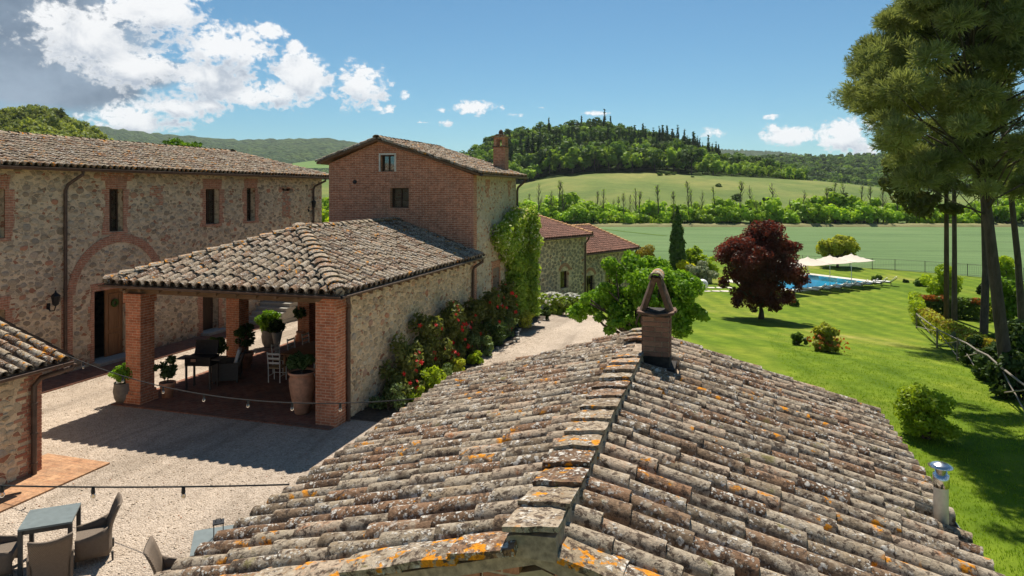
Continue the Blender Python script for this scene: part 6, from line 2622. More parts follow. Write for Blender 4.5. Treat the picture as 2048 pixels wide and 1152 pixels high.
# clipped hedge with young red tips
def hedge(label, pts, w, h, n, seed, mats):
    P = [on_ground(*q) for q in pts]
    T = thing('clipped_hedge', label, 'hedge', P[0], world=True)
    T2 = MB()
    bl = []
    for a, b in zip(P, P[1:]):
        k = max(2, int((b - a).length / .35))
        for i in range(k + 1):
            q = a + (b - a) * (i / k)
            for z in np.arange(.25, h, .33):
                bl.append((q.x + RG.uniform(-.06, .06), q.y + RG.uniform(-.06, .06), q.z + z, w / 2, w / 2, .26))
        T2.tube([a + ZV * .1, b + ZV * .1], .03, 5)
    T2.build('stem', M['bark'], T)
    V, Q, r = leaf_arrays(bl, n, .11, seed, shell=.7)
    link('foliage', npmesh('foliage', V, Q, r, M[mats[0]]), T)
    top = [b for b in bl if b[2] - gz(b[0], b[1]) > h - .42]
    R = np.random.RandomState(seed)
    V, Q, r = leaf_arrays([(a, b, c + .05, d, e, f * .8) for a, b, c, d, e, f in top if R.rand() < .6], int(n * .28), .11, seed + 1, shell=.8)
    o = link('young_tips', npmesh('young_tips', V, Q, r, M[mats[1]]), T)
    o['label'] = 'orange-red young shoots'


hedge('clipped hedge with orange young tips running behind the pine trunk', [(1850, 632), (1900, 634), (1955, 640)], .9, 1.35, 5200, 71, ('leaf_mid', 'leaf_red'))
hedge('mixed green and orange hedge leaning over the rustic fence', [(1842, 645), (1875, 668), (1910, 690), (1945, 712), (1975, 735)], .95, 1.2, 7200, 72, ('leaf_yellowgreen', 'leaf_gold'))
hedge('pale end of the hedge in full sun at the lawn corner', [(1828, 622), (1838, 650)], .8, 1.35, 2200, 73, ('leaf_lime', 'leaf_lime'))
for i, (px, py, w, h, mt) in enumerate(((1935, 705, 60, 46, 'leaf_olive'), (1960, 735, 70, 60, 'leaf_dark'), (1995, 765, 90, 80, 'leaf_dark'), (2040, 800, 110, 100, 'leaf_dark'), (2045, 740, 90, 110, 'leaf_dark'), (2000, 720, 60, 60, 'leaf_mid'))):
    p, s = at(px, py)
    bush('understorey_shrub', 'dark undergrowth shrub in the shade of the pines' if mt == 'leaf_dark' else 'silvery shrub poking through the rustic fence' if mt == 'leaf_olive' else 'mid green undergrowth shrub by the leaning pine', p, w * s, h * s, mt, 2200, .13, 90 + i, 20,
         group='undergrowth below the pines' if mt == 'leaf_dark' else None)

# ------------------------------------------------------------------ pines
PT = [('tall pine with straight thin trunk rising from the clipped hedge', (1909, 640), [(1909, 640), (1909, 500), (1908, 330), (1906, 150)], .17),
      ('pine with dark trunk standing behind the leaning pine', (1967, 686), [(1967, 686), (1972, 540), (1966, 330), (1960, 120)], .21),
      ('big pine with thick trunk leaning over the planted bed', (2022, 795), [(2022, 795), (2000, 640), (1975, 430), (1950, 250), (1935, 60)], .19),
      ('pine with pale trunk at the edge of the wood', (2046, 672), [(2046, 672), (2036, 520), (2022, 390), (2000, 200)], .20)]
edge = [(-420, 1930), (-300, 1850), (-150, 1790), (0, 1785), (60, 1748), (130, 1705), (190, 1680), (230, 1705), (270, 1765), (300, 1765), (340, 1790), (375, 1840), (400, 1870)]
roots = []
for lab, b, tr, r in PT:
    p = on_ground(*b)
    d = proj(p)[2]
    roots.append((p, d, lab, tr, r))
cr = [[] for _ in roots]
rg = random.Random(77)
for k in range(960):
    y = rg.uniform(-430, 385)
    x0 = interp(edge, y)
    x = x0 + 18 + (2330 - x0) * rg.random() ** 1.25
    i = rg.choices((0, 1, 2, 3), (.20, .25, .42, .13))[0]
    if x < 1760 and i == 3:
        i = 1
    d = roots[i][1] + rg.uniform(-3.2, 3.2)
    if i == 0:
        d -= 5
    if y > 230 and x > 2090:
        continue
    if y > 330 and rg.random() < .35:
        continue
    q = pxd(x, d, EYE + (HOR - y) * d / FPX)
    s = rg.uniform(.22, .66) * d / 27
    cr[i].append((q.x, q.y, q.z, s * 1.3, s * 1.3, s * .7))
for i, (p, d, lab, tr, r) in enumerate(roots):
    T = thing('pine_tree', lab, 'tree', p, world=True, group='pines at the edge of the lawn')
    pts = [p - ZV * .2] + [pxd(x, d, EYE + (HOR - y) * d / FPX) for x, y in tr]
    topz = pts[-1] + Vector((0, 0, 4))
    mb = MB()
    mb.tube(pts + [topz], [r * 1.3] + [r * (1.08 - .16 * k) for k in range(len(pts) - 1)] + [.07], 12)
    mb.build('trunk', M['pinebark'], T, True)
    lb = MB()
    for nb, b in enumerate(cr[i]):
        if nb % 3:
            continue
        c = Vector(b[:3])
        # spring from the trunk somewhat below the clump
        zt = max(pts[-3].z, c.z - 1.2 - .25 * (c.xy - pts[-1].xy).length)
        zt = min(zt, topz.z - .3)
        allp = pts + [topz]
        a = allp[-1]
        for u, v in zip(allp, allp[1:]):
            if u.z <= zt <= v.z:
                a = u + (v - u) * ((zt - u.z) / (v.z - u.z))
                break
        m = a + (c - a) * .55 + ZV * rg.uniform(-.3, .25)
        lb.tube([a, m, c], [.04, .026, .010], 4)
    lb.build('branches', M['pinebark'], T, True)
    seen = [b for b in cr[i] if proj(b[:3])[0] < 2110 and proj(b[:3])[1] > -70]
    rest = [b for b in cr[i] if b not in seen]
    V, Q, rr = needle_arrays(seen, 150 * len(seen), .22, 20 + i, 6, .012)
    if rest:
        V2, Q2, r2 = needle_arrays(rest, 40 * len(rest), .34, 25 + i, 5, .04)
        V, Q, rr = np.concatenate([V, V2]), np.concatenate([Q, Q2 + len(V)]), np.concatenate([rr, r2])
    link('crown', npmesh('crown', V, Q, rr, M['leaf_pine']), T)

# drooping conifer below the pines
p = pxd(1840, 42, 0)
p.z = gz(p.x, p.y)
T = thing('drooping_conifer', 'dark drooping conifer boughs hanging below the pine crowns', 'tree', p, world=True)
bl = []
for k in range(46):
    y = rg.uniform(285, 425)
    x = rg.uniform(1775 + max(0, (y - 360)) * .9, 1905)
    d = 40 + rg.uniform(-2, 2)
    q = pxd(x, d, EYE + (HOR - y) * d / FPX)
    bl.append((q.x, q.y, q.z, rg.uniform(.3, .7), rg.uniform(.3, .7), rg.uniform(.25, .6)))
tp = pxd(1893, 41, 0)
mb = MB()
mb.tube([Vector((tp.x, tp.y, gz(tp.x, tp.y))), Vector((tp.x, tp.y, 6)), Vector((tp.x, tp.y, 10))], [.16, .12, .05], 8)
limbs(mb, None, (tp.x, tp.y, 7.5), bl, .05, 30, 5, .1)
mb.build('trunk', M['bark'], T, True)
V, Q, rr = leaf_arrays(bl, 4600, .15, 31, elong=3.2, up=-.1, shell=.05)
link('crown', npmesh('crown', V, Q, rr, M['leaf_dark2']), T)

# ------------------------------------------------------------------ climbing plants and beds
VX, VY = -9.34, 31.3
T = thing('wall_vine', 'thick flowering evergreen vine climbing the stone corner of the tower', 'vine', (VX, 30.2, 0), world=True)
bl = []
rg = random.Random(3)
for k in range(300):
    z = rg.uniform(.3, 5.0)
    y0 = 29.6 if z < 2.6 else 29.6 - (z - 2.6) * 1.5
    y0 = max(y0, 26.9 + (.0 if z > 3.3 else 1.2))
    if z > 4.4:
        y0 = max(y0, 28.2 + (z - 4.4) * 3.0)
    y = rg.uniform(y0, 31.75)
    if z < 3.0 and y < 29.4:
        continue
    x = VX + rg.uniform(.15, .55) + (.35 if y > 31 else 0)
    s = rg.uniform(.2, .38)
    bl.append((x, y, z, s, s, s * 1.15))
V, Q, rr = leaf_arrays(bl, 24000, .095, 41, out=.8, shell=.6)
link('foliage', npmesh('foliage', V, Q, rr, M['leaf_vine']), T)
mb = MB()
for k in range(5):
    mb.tube([(VX + .15, 30 + k * .3, -.05), (VX + .22, 30.2 + k * .2, 1.6), (VX + .12, 29.2 + k * .4, 3.6)], [.05, .035, .015], 6)
mb.build('stem', M['bark'], T)
V, Q, rr = leaf_arrays([b for b in bl if b[2] > 3.1], 1500, .085, 43, shell=.95)
link('blossom', npmesh('blossom', V, Q, rr, M['leaf_cream']), T)

bed = MB()
for k in range(24):
    y0, y1 = 15.9 + k * .66, 15.9 + (k + 1) * .66
    w0, w1 = 1.25 + .25 * math.sin(k * .9), 1.25 + .25 * math.sin((k + 1) * .9)
    bed.add([(VX + .01, y0, .035), (VX + w0, y0, .03), (VX + w1, y1, .03), (VX + .01, y1, .035)], [(0, 1, 2, 3)], 0)
bed.build('flower_bed', M['soil'])['kind'] = 'structure'
for k in range(26):                                     # edging stones
    y = 15.7 + k * .6
    w0 = 1.3 + .25 * math.sin(k * .82)
    q = MB()
    s = RG.uniform(.05, .10)
    q.prism([(VX + w0 + s * math.cos(a) * RG.uniform(.8, 1.2), y + s * 1.4 * math.sin(a) * RG.uniform(.8, 1.2), 0) for a in np.linspace(0, 5.4, 7)], (0, 0, .08))
    o = q.build('edging_stone', M['sill'])
    tag(o, 'small rounded stone edging the flower bed below the portico wall', 'stone', 'stones edging the flower bed')


def flower_mesh(mat):
    m = MB()
    for ring, (n, r, z) in enumerate(((5, .5, .0), (4, .34, .12), (3, .18, .22))):
        for k in range(n):
            a = 2 * math.pi * k / n + ring * .6
            c, s = math.cos(a), math.sin(a)
            m.add([(0, 0, z - .05), (r * c - .3 * s * r, r * s + .3 * c * r, z), (r * 1.25 * c, r * 1.25 * s, z + .18), (r * c + .3 * s * r, r * s - .3 * c * r, z)], [(0, 1, 2, 3)], RG.random())
    return m.mesh('flower', mat)


FR, FW = flower_mesh(M['rose']), flower_mesh(M['whiteflower'])


def rose(label, y, h, w, n, nf, seed, x=.42, mat='leaf_rose', flowers=FR, fs=.11, size=.085):
    T = thing('rose_bush', label, 'rose bush', (VX + x, y, .02), group=None)
    rg = random.Random(seed)
    bl = []
    for k in range(40):
        z = (rg.random() ** 1.35 * .92 + .08) * h
        s = rg.uniform(.12, .30)
        bl.append((rg.uniform(-.22, .38) * (1.2 - .5 * z / h), rg.uniform(-.5, .5) * w * (1.15 - .7 * z / h), z, s, s, s * 1.2))
    mb = MB()
    for k in range(10):
        b = bl[k]
        mb.tube([(0, b[1] * .2, -.02), (b[0] * .5, b[1] * .6, b[2] * .55), b[:3]], [.018, .012, .006], 5)
    mb.build('stem', M['bark'], T)
    V, Q, rr = leaf_arrays(bl, int(n * 1.25), size * .9, seed, shell=.0)
    V[:, 0] = np.maximum(V[:, 0], -x + .03)
    V[:, 2] = np.maximum(V[:, 2], .02)
    link('foliage', npmesh('foliage', V, Q, rr, M[mat]), T)
    for k in range(nf):
        b = rg.choice(bl)
        a = rg.uniform(-1.5, .4)
        q = Vector((b[0] + .10 + b[3] * 1.05 * math.cos(a), b[1] + b[3] * math.sin(a) * 1.0, b[2] + rg.uniform(-.6, 1.0) * b[5]))
        o = link('flower', flowers, T)
        nrm = Vector((math.cos(a), math.sin(a), rg.uniform(.1, .9))).normalized()
        s = fs * rg.uniform(.8, 1.4)
        o.matrix_basis = Matrix.Translation(q) @ nrm.to_track_quat('Z', 'Y').to_matrix().to_4x4() @ Matrix.Diagonal((s, s, s, 1))
    return T


rose('red rose bush reaching over the flower bed closest to the corner pillar', 18.3, 1.5, 1.6, 3000, 26, 1)
rose('tall brownish climbing rose with few red flowers on the portico wall', 19.9, 1.95, 1.6, 3200, 12, 2)
rose('tall red climbing rose halfway along the portico wall', 21.9, 2.1, 1.7, 3600, 24, 3)
rose('dusty dark climbing rose below the rainwater pipe of the portico', 24.0, 1.85, 1.8, 3000, 5, 4)
rose('dark climbing rose under the small niche of the tower', 26.2, 1.8, 1.9, 3200, 6, 5)
rose('climbing rose with dark red flowers beside the vine', 28.2, 2.0, 1.5, 2600, 13, 6)
for i, (y, w, h, mt, lab, x) in enumerate((
        (16.9, 1.0, .75, 'leaf_herb', 'grey-green lavender clump at the foot of the corner pillar', .65), (17.7, .8, .55, 'leaf_lime', 'fresh lime-green herb next to the lavender clump', 1.0),
        (18.7, .9, .8, 'leaf_lime', 'lime-green perennial in front of the red rose', 1.05), (19.7, .8, .7, 'leaf_herb', 'grey-green herb in front of the brownish rose', 1.05),
        (21.0, .7, .55, 'leaf_yellowgreen', 'yellowish perennial between the two tall roses', 1.05), (22.3, .7, .5, 'leaf_lime', 'small lime-green plant below the red climbing rose', 1.15),
        (23.4, 1.0, .8, 'leaf_herb', 'grey herb mound below the dusty rose', 1.0), (25.0, 1.1, .95, 'leaf_dark', 'dark rounded shrub below the rainwater pipe', .95),
        (26.8, 1.1, .9, 'leaf_herb', 'grey-green mound below the niche', 1.0), (28.9, 1.0, .9, 'leaf_yellowgreen', 'yellow-green plant at the foot of the vine', 1.1))):
    bush('bed_plant', lab, (VX + x, y, .02), w, h, mt, 900, .06, 140 + i, 10, rs=.4)

# flower border and olive before the annex
for i, (px, py, w, h, mt, lab, n, fl) in enumerate((
        (1078, 640, 56, 34, 'leaf_dark', 'dark green cushion shrub at the start of the flower border', 1600, 0),
        (1105, 628, 70, 44, 'leaf_vine', 'bush covered in white blossom in the flower border', 2200, 80),
        (1142, 632, 64, 46, 'leaf_vine', 'second white-blossomed bush of the border, beside the drive', 2200, 80),
        (1090, 610, 60, 34, 'leaf_yellow', 'yellow-flowering bush behind the white blossom', 1700, 0),
        (1140, 606, 60, 32, 'leaf_yellow', 'yellow-flowering bush under the olive tree', 1700, 0),
        (1170, 622, 56, 36, 'leaf_lime', 'lime-green bush at the border end by the leafy tree', 1500, 0),
        (1180, 592, 50, 36, 'leaf_mid', 'mid green shrub at the foot of the lower annex', 1300, 0))):
    p, s = at(px, py)
    T = bush('border_bush', lab, p, w * s, h * s, mt, n, .11, 160 + i, 16)
    rg = random.Random(i)
    for k in range(fl):
        a, e_ = rg.uniform(0, 6.28), rg.uniform(.1, 1.4)
        q = Vector((math.cos(a) * math.cos(e_) * w * s * .46, math.sin(a) * math.cos(e_) * w * s * .46, h * s * (.5 + .48 * math.sin(e_))))
        o = link('flower', FW, T)
        sz = .13 * rg.uniform(.7, 1.3)
        o.matrix_basis = Matrix.Translation(q) @ q.normalized().to_track_quat('Z', 'Y').to_matrix().to_4x4() @ Matrix.Diagonal((sz, sz, sz, 1))
p, s = at(1122, 606)
bl = clumps((0, 0, 1.55), (1.55, 1.3, .75), 26, .42, 21)
tree('olive_tree', 'small silvery olive tree in front of the stone annex', p, [(0, 0, -.1), (.08, 0, .5), (-.05, 0, .95)], bl, 4200, .095, 'leaf_olive', r0=.10, seed=21, nl=14, elong=2.6)

# tree showing above the farmhouse roof and greenery in the gap beside the tower
p = pxd(362, 56, 0)
p.z = gz(p.x, p.y)
bl = clumps((0, 0, 8.6), (1.9, 1.9, 2.2), 30, .7, 22)
tree('acacia_tree', 'fresh green tree top showing above the farmhouse roof ridge', p, [(0, 0, -.1), (0, 0, 4), (0, 0, 7)], bl, 4200, .22, 'leaf_fig', r0=.2, seed=22)
for i, (px, d, h, w) in enumerate(((640, 66, 6.5, 5), (668, 60, 5.5, 5), (610, 75, 7, 6), (652, 52, 3.4, 4))):
    p = pxd(px, d, 0)
    p.z = gz(p.x, p.y)
    bl = clumps((0, 0, h * .55), (w * .45, w * .45, h * .42), 26, .8, 200 + i)
    tree('gap_tree', ['leafy tree seen between the farmhouse and the tower', 'bright tree close behind the tower house', 'tall tree far behind the stair', 'low bush-like tree in the gap beside the tower'][i], p, [(0, 0, -.1), (0, 0, h * .4)], bl, 3000, .3, 'leaf_lime', r0=.15, seed=200 + i)


# ------------------------------------------------------------------ pots
def pot(name, label, loc, prof, potmat, crown=None, leafmat='leaf_mid', n=900, size=.06, seed=1, stem=0.0, cat='potted plant'):
    T = thing(name, label, cat, loc)
    top = prof[-1][1]
    rr = prof[-1][0]
    inner = prof + [(rr - .025, top), (rr - .03, top - .06), (0, top - .06)]
    MB().lathe(inner, n=22).build('pot', M[potmat], T, True)
    MB().lathe([(rr - .03, top - .055), (0, top - .04)], n=16).build('earth', M['soil'], T)
    if crown:
        mb = MB()
        mb.tube([(0, 0, top - .06), (.02, 0, top + stem * .5), (0, 0, top + stem)], [.02, .016, .012], 6)
        limbs(mb, None, (0, 0, top + stem * .8), crown, .012, 7, seed)
        mb.build('stem', M['bark'], T)
        V, Q, r = leaf_arrays(crown, n, size, seed)
        link('crown', npmesh('crown', V, Q, r, M[leafmat]), T)
    return T


def gp(px, py, z=.02):
    q = pxZ(px, py, z)
    return (q.x, q.y, z)


round_pot = [(.17, 0), (.235, .14), (.26, .32), (.235, .5), (.24, .53)]
tc_pot = [(.14, 0), (.205, .36), (.225, .37), (.225, .44)]
big_tc = [(.17, 0), (.26, .42), (.285, .43), (.285, .52)]
ball = clumps((0, 0, .78), (.34, .34, .26), 34, .12, 31, .3, -1)
pot('potted_box_ball', 'clipped bright green bush in a grey pot outside the front pillar', gp(249, 804), [(a * 1.12, b * 1.08) for a, b in round_pot], 'greypot', ball, 'leaf_fig', 2600, .045, 31)
tw = [(RG.uniform(-.2, .2), RG.uniform(-.2, .2), .62 + RG.uniform(0, .5), .10, .10, .09) for _ in range(12)]
pot('potted_camellia', 'small dark-leaved plant in a terracotta pot inside the front pillar', gp(335, 794, .05), tc_pot, 'terracotta', tw, 'leaf_dark', 420, .085, 32, .3)
ball2 = clumps((0, 0, .98), (.40, .40, .36), 26, .17, 33, .3, -1)
pot('potted_box_globe', 'large glowing lime-green bush in a grey pot by the far pillar', gp(541, 694), [(.22, 0), (.31, .2), (.34, .42), (.30, .64), (.31, .67)], 'greypot', ball2, 'leaf_fig', 2800, .06, 33)
pot('tall_vase', 'tall pale vase with a dark plant beside the lime-green bush', gp(554, 712), [(.10, 0), (.12, .04), (.06, .08), (.10, .4), (.19, .85), (.20, .88)], 'sill', clumps((.1, 0, 1.05), (.34, .3, .2), 14, .13, 34, .3, -1), 'leaf_dark', 800, .08, 34)
tw2 = [(RG.uniform(-.25, .25), RG.uniform(-.25, .25), .75 + RG.uniform(0, .6), .11, .11, .1) for _ in range(13)]
pot('potted_citrus', 'dark-leaved little tree in a terracotta pot behind the middle pillar', gp(490, 735, .05), big_tc, 'terracotta', tw2, 'leaf_dark', 420, .09, 35, .4)
pot('potted_laurel', 'dark round bush in a pot behind the barbecue', gp(436, 748), round_pot, 'greypot', clumps((0, 0, .85), (.30, .30, .34), 20, .13, 36, .3, -1), 'leaf_mid', 1500, .055, 36)
urn = [(.17, 0), (.20, .03), (.27, .35), (.335, .75), (.34, .92), (.30, 1.02), (.31, 1.05), (.37, 1.08), (.37, 1.13)]
pot('terracotta_urn', 'tall terracotta urn with a dark plant just inside the corner pillar', gp(604, 826, .05), urn, 'terracotta', [(RG.uniform(-.25, .25), RG.uniform(-.25, .25), 1.28 + RG.uniform(0, .22), .12, .12, .10) for _ in range(12)], 'leaf_dark', 500, .09, 37)
pot('passage_pot', 'big terracotta pot standing on the sunlit gravel behind the portico', gp(622, 672), [(.2, 0), (.33, .5), (.36, .52), (.36, .66)], 'terracotta', [(RG.uniform(-.3, .1), RG.uniform(-.2, .2), .72 + RG.uniform(0, .4), .14, .14, .12) for _ in range(10)], 'leaf_dark', 420, .11, 38)
pot('passage_plant', 'dark little tree in a terracotta pot next to the big passage pot', gp(604, 684), tc_pot, 'terracotta', [(RG.uniform(-.25, .25), RG.uniform(-.2, .2), .95 + RG.uniform(0, .4), .13, .13, .11) for _ in range(10)], 'leaf_dark', 380, .10, 39, .4)

# ------------------------------------------------------------------ trees of the belt and the hills
def hill_tree_mesh(name, mat, seed, h=8.0, w=6.5, n=330, size=.85, cols=None):
    bl = clumps((0, 0, h * .55), (w * .42, w * .42, h * .38), 15, w * .17, seed, .3, -.8)
    V, Q, r = leaf_arrays(bl, n, size, seed, out=1.0, up=.35, jitter=.4, shell=.6)
    tv = MB()
    tv.tube([(0, 0, -.8), (0, 0, h * .5)], [.22, .12], 5)
    tV = np.array(tv.v)
    tQ = np.array([f for f in tv.f if len(f) == 4])
    V2 = np.concatenate([V, tV])
    Q2 = np.concatenate([Q, tQ + len(V)])
    me = npmesh(name, V2, Q2, np.concatenate([r, np.zeros(len(tQ))]), [M[mat], M['bark']])
    mi = np.zeros(len(Q2), dtype=np.int32)
    mi[len(Q):] = 1
    me.polygons.foreach_set('material_index', mi)
    return me


def cypress_mesh(seed, h=11.0):
    bl = []
    for k in range(16):
        f = k / 15
        r = .95 * (math.sin(min(1, (f + .12) / .35) * math.pi / 2)) * max(.10, (1 - f ** 1.8))
        bl.append((0, 0, .6 + f * (h - 1.0), r, r, .55))
    V, Q, r = leaf_arrays(bl, 300, .55, seed, out=1.0, up=.2, shell=.75, elong=2.2)
    return npmesh('cypress', V, Q, r, M['leaf_cyp'])


def bare_tree_mesh(seed, h=11.0):
    rg = random.Random(seed)
    mb = MB()
    top = Vector((rg.uniform(-.5, .5), rg.uniform(-.5, .5), h))
    mb.tube([(0, 0, -.5), (rg.uniform(-.2, .2), 0, h * .5), top], [.20, .14, .05], 5)
    tips = []
    for k in range(24):
        f = rg.uniform(.3, .95)
        a = rg.uniform(0, 6.28)
        b = top * f
        l = (1.15 - f) * h * .26 + .3
        c = b + Vector((math.cos(a) * l * .5, math.sin(a) * l * .5, l))
        mb.tube([b, (b + c) / 2 + Vector((math.cos(a), math.sin(a), 0)) * .12, c], [.07, .05, .025], 4)
        tips.append(c)
    n = 60
    bl = [(t.x, t.y, t.z - .5, .45, .45, .9) for t in tips]
    V, Q, r = leaf_arrays(bl, n, .20, seed)
    tV = np.array([tuple(v) for v in mb.v])
    tQ = np.array([f for f in mb.f if len(f) == 4])
    me = npmesh('bare_tree', np.concatenate([V, tV]), np.concatenate([Q, tQ + len(V)]), np.concatenate([r, np.zeros(len(tQ))]), [M['leaf_belt'], M['barkpale']])
    mi = np.zeros(len(Q) + len(tQ), dtype=np.int32)
    mi[len(Q):] = 1
    me.polygons.foreach_set('material_index', mi)
    return me


def plant(name, mesh, loc, s, rz, label, cat, group):
    o = link(name, mesh)
    o.location = loc
    o.scale = s if isinstance(s, (tuple, list)) else (s, s, s)
    o.rotation_euler = (0, 0, rz)
    return tag(o, label, cat, group)


rg = random.Random(41)
# belt along the far edge of the wheat
BM_ = [hill_tree_mesh('belt_tree', 'leaf_belt', 300 + k, 6.2, 5.4, 520, .5) for k in range(5)]
px = 600.0
while px < 2110:
    for row in range(3):
        d = 178 + row * 3.2 + rg.uniform(-1, 1)
        x = px + rg.uniform(-9, 9)
        z = -3.0 if d < D0 else hill_z(x, d)
        sc_ = rg.uniform(.85, 1.25) * (.92 + .14 * math.sin(x * .013) + (.12 if x > 1500 else 0)) * (1.12 if row == 2 else .9)
        plant('belt_tree', rg.choice(BM_), pxd(x, d, z - .7), (sc_, sc_, sc_ * rg.uniform(.85, 1.15)), rg.uniform(0, 6), 'bright green young tree in the belt beyond the wheat field', 'tree', 'young trees along the far edge of the wheat')
    px += 21
BT = [bare_tree_mesh(400 + k) for k in range(5)]
bx_ = [1058, 1076, 1100, 1118, 1128, 1196, 1208, 1230, 1240, 1246, 1262, 1274, 1280, 1296, 1316, 1345, 1372, 1384, 1400, 1430, 1480, 1498, 1512, 1545, 1580, 1610, 1628, 1655, 1668, 1690, 1720, 1745, 1770, 1792, 1830, 1870, 1900, 1950, 1995, 2035]
for x in bx_:
    d = 182 + rg.uniform(-3, 5)
    h = rg.uniform(.62, 1.05)
    plant('bare_tree', rg.choice(BT), pxd(x + rg.uniform(-4, 4), d, hill_z(x, d) - .3), (h, h, h), rg.uniform(0, 6), 'thin half-bare tree rising above the young belt', 'tree', 'thin half-bare trees in the belt')
IV = hill_tree_mesh('ivy_tree', 'leaf_cyp', 333, 9.5, 3.2, 420, .5)
for x in (1526, 1540):
    plant('ivy_tree', IV, pxd(x, 181, hill_z(x, 181) - .5), (.75, .75, .98), x, 'dark ivy-wrapped tree standing in the belt behind the purple tree', 'tree', 'ivy-wrapped trees in the belt')

# wooded hill
HM = [hill_tree_mesh('hill_tree', 'leaf_hill', 500 + k, 8.5, 7.0, 380, .8) for k in range(6)]
HL = [hill_tree_mesh('hill_tree', 'leaf_hill_light', 520 + k, 7.0, 6.0, 360, .7) for k in range(4)]
CYP = [cypress_mesh(600 + k) for k in range(3)]
pts = []
for k in range(1900):
    x = rg.uniform(900, 1660)
    d = D1 + 3 + (D2 + 8 - D1) * rg.random() ** .8
    zt = interp(hill_sky, x)
    if interp(meadow_edge, x) - zt < 6:
        continue
    pts.append((x, d))
acc = []
for (x, d) in pts:
    r = x * d / FPX
    if all((r - a) ** 2 + (d - b) ** 2 > 16 for a, b, _ in acc):
        acc.append((r, d, x))
acc.sort(key=lambda t: t[1])
ind, mass = acc[:290], acc[290:]
print('hill trees', len(acc))


def kind_of(x, d):
    light = (x > 1390 and d < 395) or (1050 < x < 1400 and d < 340 and rg.random() < .62) or (x < 1080 and rg.random() < .5) or rg.random() < .12
    return light


for (r, d, x) in ind:
    L_ = kind_of(x, d)
    s = rg.uniform(.95, 1.45) * (.72 if (x > 1430) else 1.0) * (1.35 if d < 338 and 1060 < x < 1390 else 1.0)
    plant('hill_tree', rg.choice(HL if L_ else HM), hill_at(x, d) - ZV * .6, (s, s, s * rg.uniform(.85, 1.2)), rg.uniform(0, 6),
          'light green round tree on the wooded hill' if L_ else 'deep green round tree on the wooded hill', 'tree', 'light green trees on the wooded hill' if L_ else 'deep green trees on the wooded hill')


def forest(name, places, sources):
    """places: (Vector, scale). One object whose points carry tree crowns"""
    me = bpy.data.meshes.new(name)
    me.from_pydata([tuple(p) for p, s in places], [], [])
    at_ = me.attributes.new('size', 'FLOAT', 'POINT')
    at_.data.foreach_set('value', np.array([s for p, s in places], dtype=np.float32))
    o = struct(name, me, 'stuff')
    g = bpy.data.node_groups.new(name, 'GeometryNodeTree')
    g.interface.new_socket('Geometry', in_out='INPUT', socket_type='NodeSocketGeometry')
    g.interface.new_socket('Geometry', in_out='OUTPUT', socket_type='NodeSocketGeometry')
    N = g.nodes.new
    gi, go = N('NodeGroupInput'), N('NodeGroupOutput')
    jn = N('GeometryNodeJoinGeometry')
    for so in sources:
        oi = N('GeometryNodeObjectInfo')
        oi.inputs['Object'].default_value = so
        oi.inputs['As Instance'].default_value = True
        oi.transform_space = 'ORIGINAL'
        g.links.new(oi.outputs['Geometry'], jn.inputs[0])
    ip = N('GeometryNodeInstanceOnPoints')
    g.links.new(gi.outputs[0], ip.inputs['Points'])
    g.links.new(jn.outputs[0], ip.inputs['Instance'])
    ip.inputs['Pick Instance'].default_value = True
    ri = N('FunctionNodeRandomValue')
    ri.data_type = 'INT'
    ri.inputs[4].default_value = 0
    ri.inputs[5].default_value = len(sources) - 1
    g.links.new(ri.outputs[2], ip.inputs['Instance Index'])
    rr = N('FunctionNodeRandomValue')
    rr.data_type = 'FLOAT_VECTOR'
    rr.inputs[0].default_value = (0, 0, 0)
    rr.inputs[1].default_value = (0, 0, 6.28)
    g.links.new(rr.outputs[0], ip.inputs['Rotation'])
    na = N('GeometryNodeInputNamedAttribute')
    na.data_type = 'FLOAT'
    na.inputs[0].default_value = 'size'
    g.links.new(na.outputs[0], ip.inputs['Scale'])
    g.links.new(ip.outputs[0], go.inputs[0])
    md = o.modifiers.new('trees', 'NODES')
    md.node_group = g
    return o


def first(name, mesh):
    for o in bpy.data.objects:
        if o.data is mesh:
            return o


SRC = [first('hill_tree', m) for m in HM + HL]
SRC = [s for s in SRC if s is not None]
forest('hill_wood', [(hill_at(x, d) - ZV * .6, rg.uniform(.9, 1.4)) for (r, d, x) in mass], SRC)

# cypresses: rows through the wood and along the skyline
cy = []
for k in range(95):
    x = rg.choice([rg.gauss(1130, 40), rg.gauss(1195, 35), rg.uniform(1050, 1330), rg.gauss(1010, 12), rg.gauss(1060, 25)])
    cy.append((x, rg.uniform(345, 372)))
for k in range(52):
    x = 1255 + 165 * rg.random()
    cy.append((x, D2 - 12 + rg.uniform(-14, 8) - (1420 - x) * .15))
for x in (1209, 1221, 1163, 1098):
    cy.append((x, D2 - 3))
for x in (1432, 1437, 1425, 1418):
    cy.append((x, D2 - 20))
for (x, d) in cy:
    s = rg.uniform(.95, 1.45)
    p = hill_at(x, d)
    plant('hill_cypress', rg.choice(CYP), p - ZV * .5, (s * 1.05, s * 1.05, s * rg.uniform(.9, 1.15)), rg.uniform(0, 6), 'dark spire-shaped cypress on the wooded hill', 'tree', 'cypresses on the wooded hill')
DK = [hill_tree_mesh('umbrella_pine', 'leaf_cyp', 640 + k, 9.5, 8.0, 420, .8) for k in range(2)]
for (x, d) in ((1155, D2 - 8), (1170, D2 - 2), (1268, D2 - 20), (1250, D2 - 12), (1318, D2 - 25), (1330, D2 - 14), (1305, D2 - 10), (1180, 352), (1215, 356), (1148, 360), (1240, 350)):
    s = rg.uniform(.8, 1.15)
    plant('holm_oak', rg.choice(DK), hill_at(x, d) - ZV * .8, (s, s, s), x, 'dark round holm oak on the crest of the wooded hill', 'tree', 'dark holm oaks on the wooded hill')

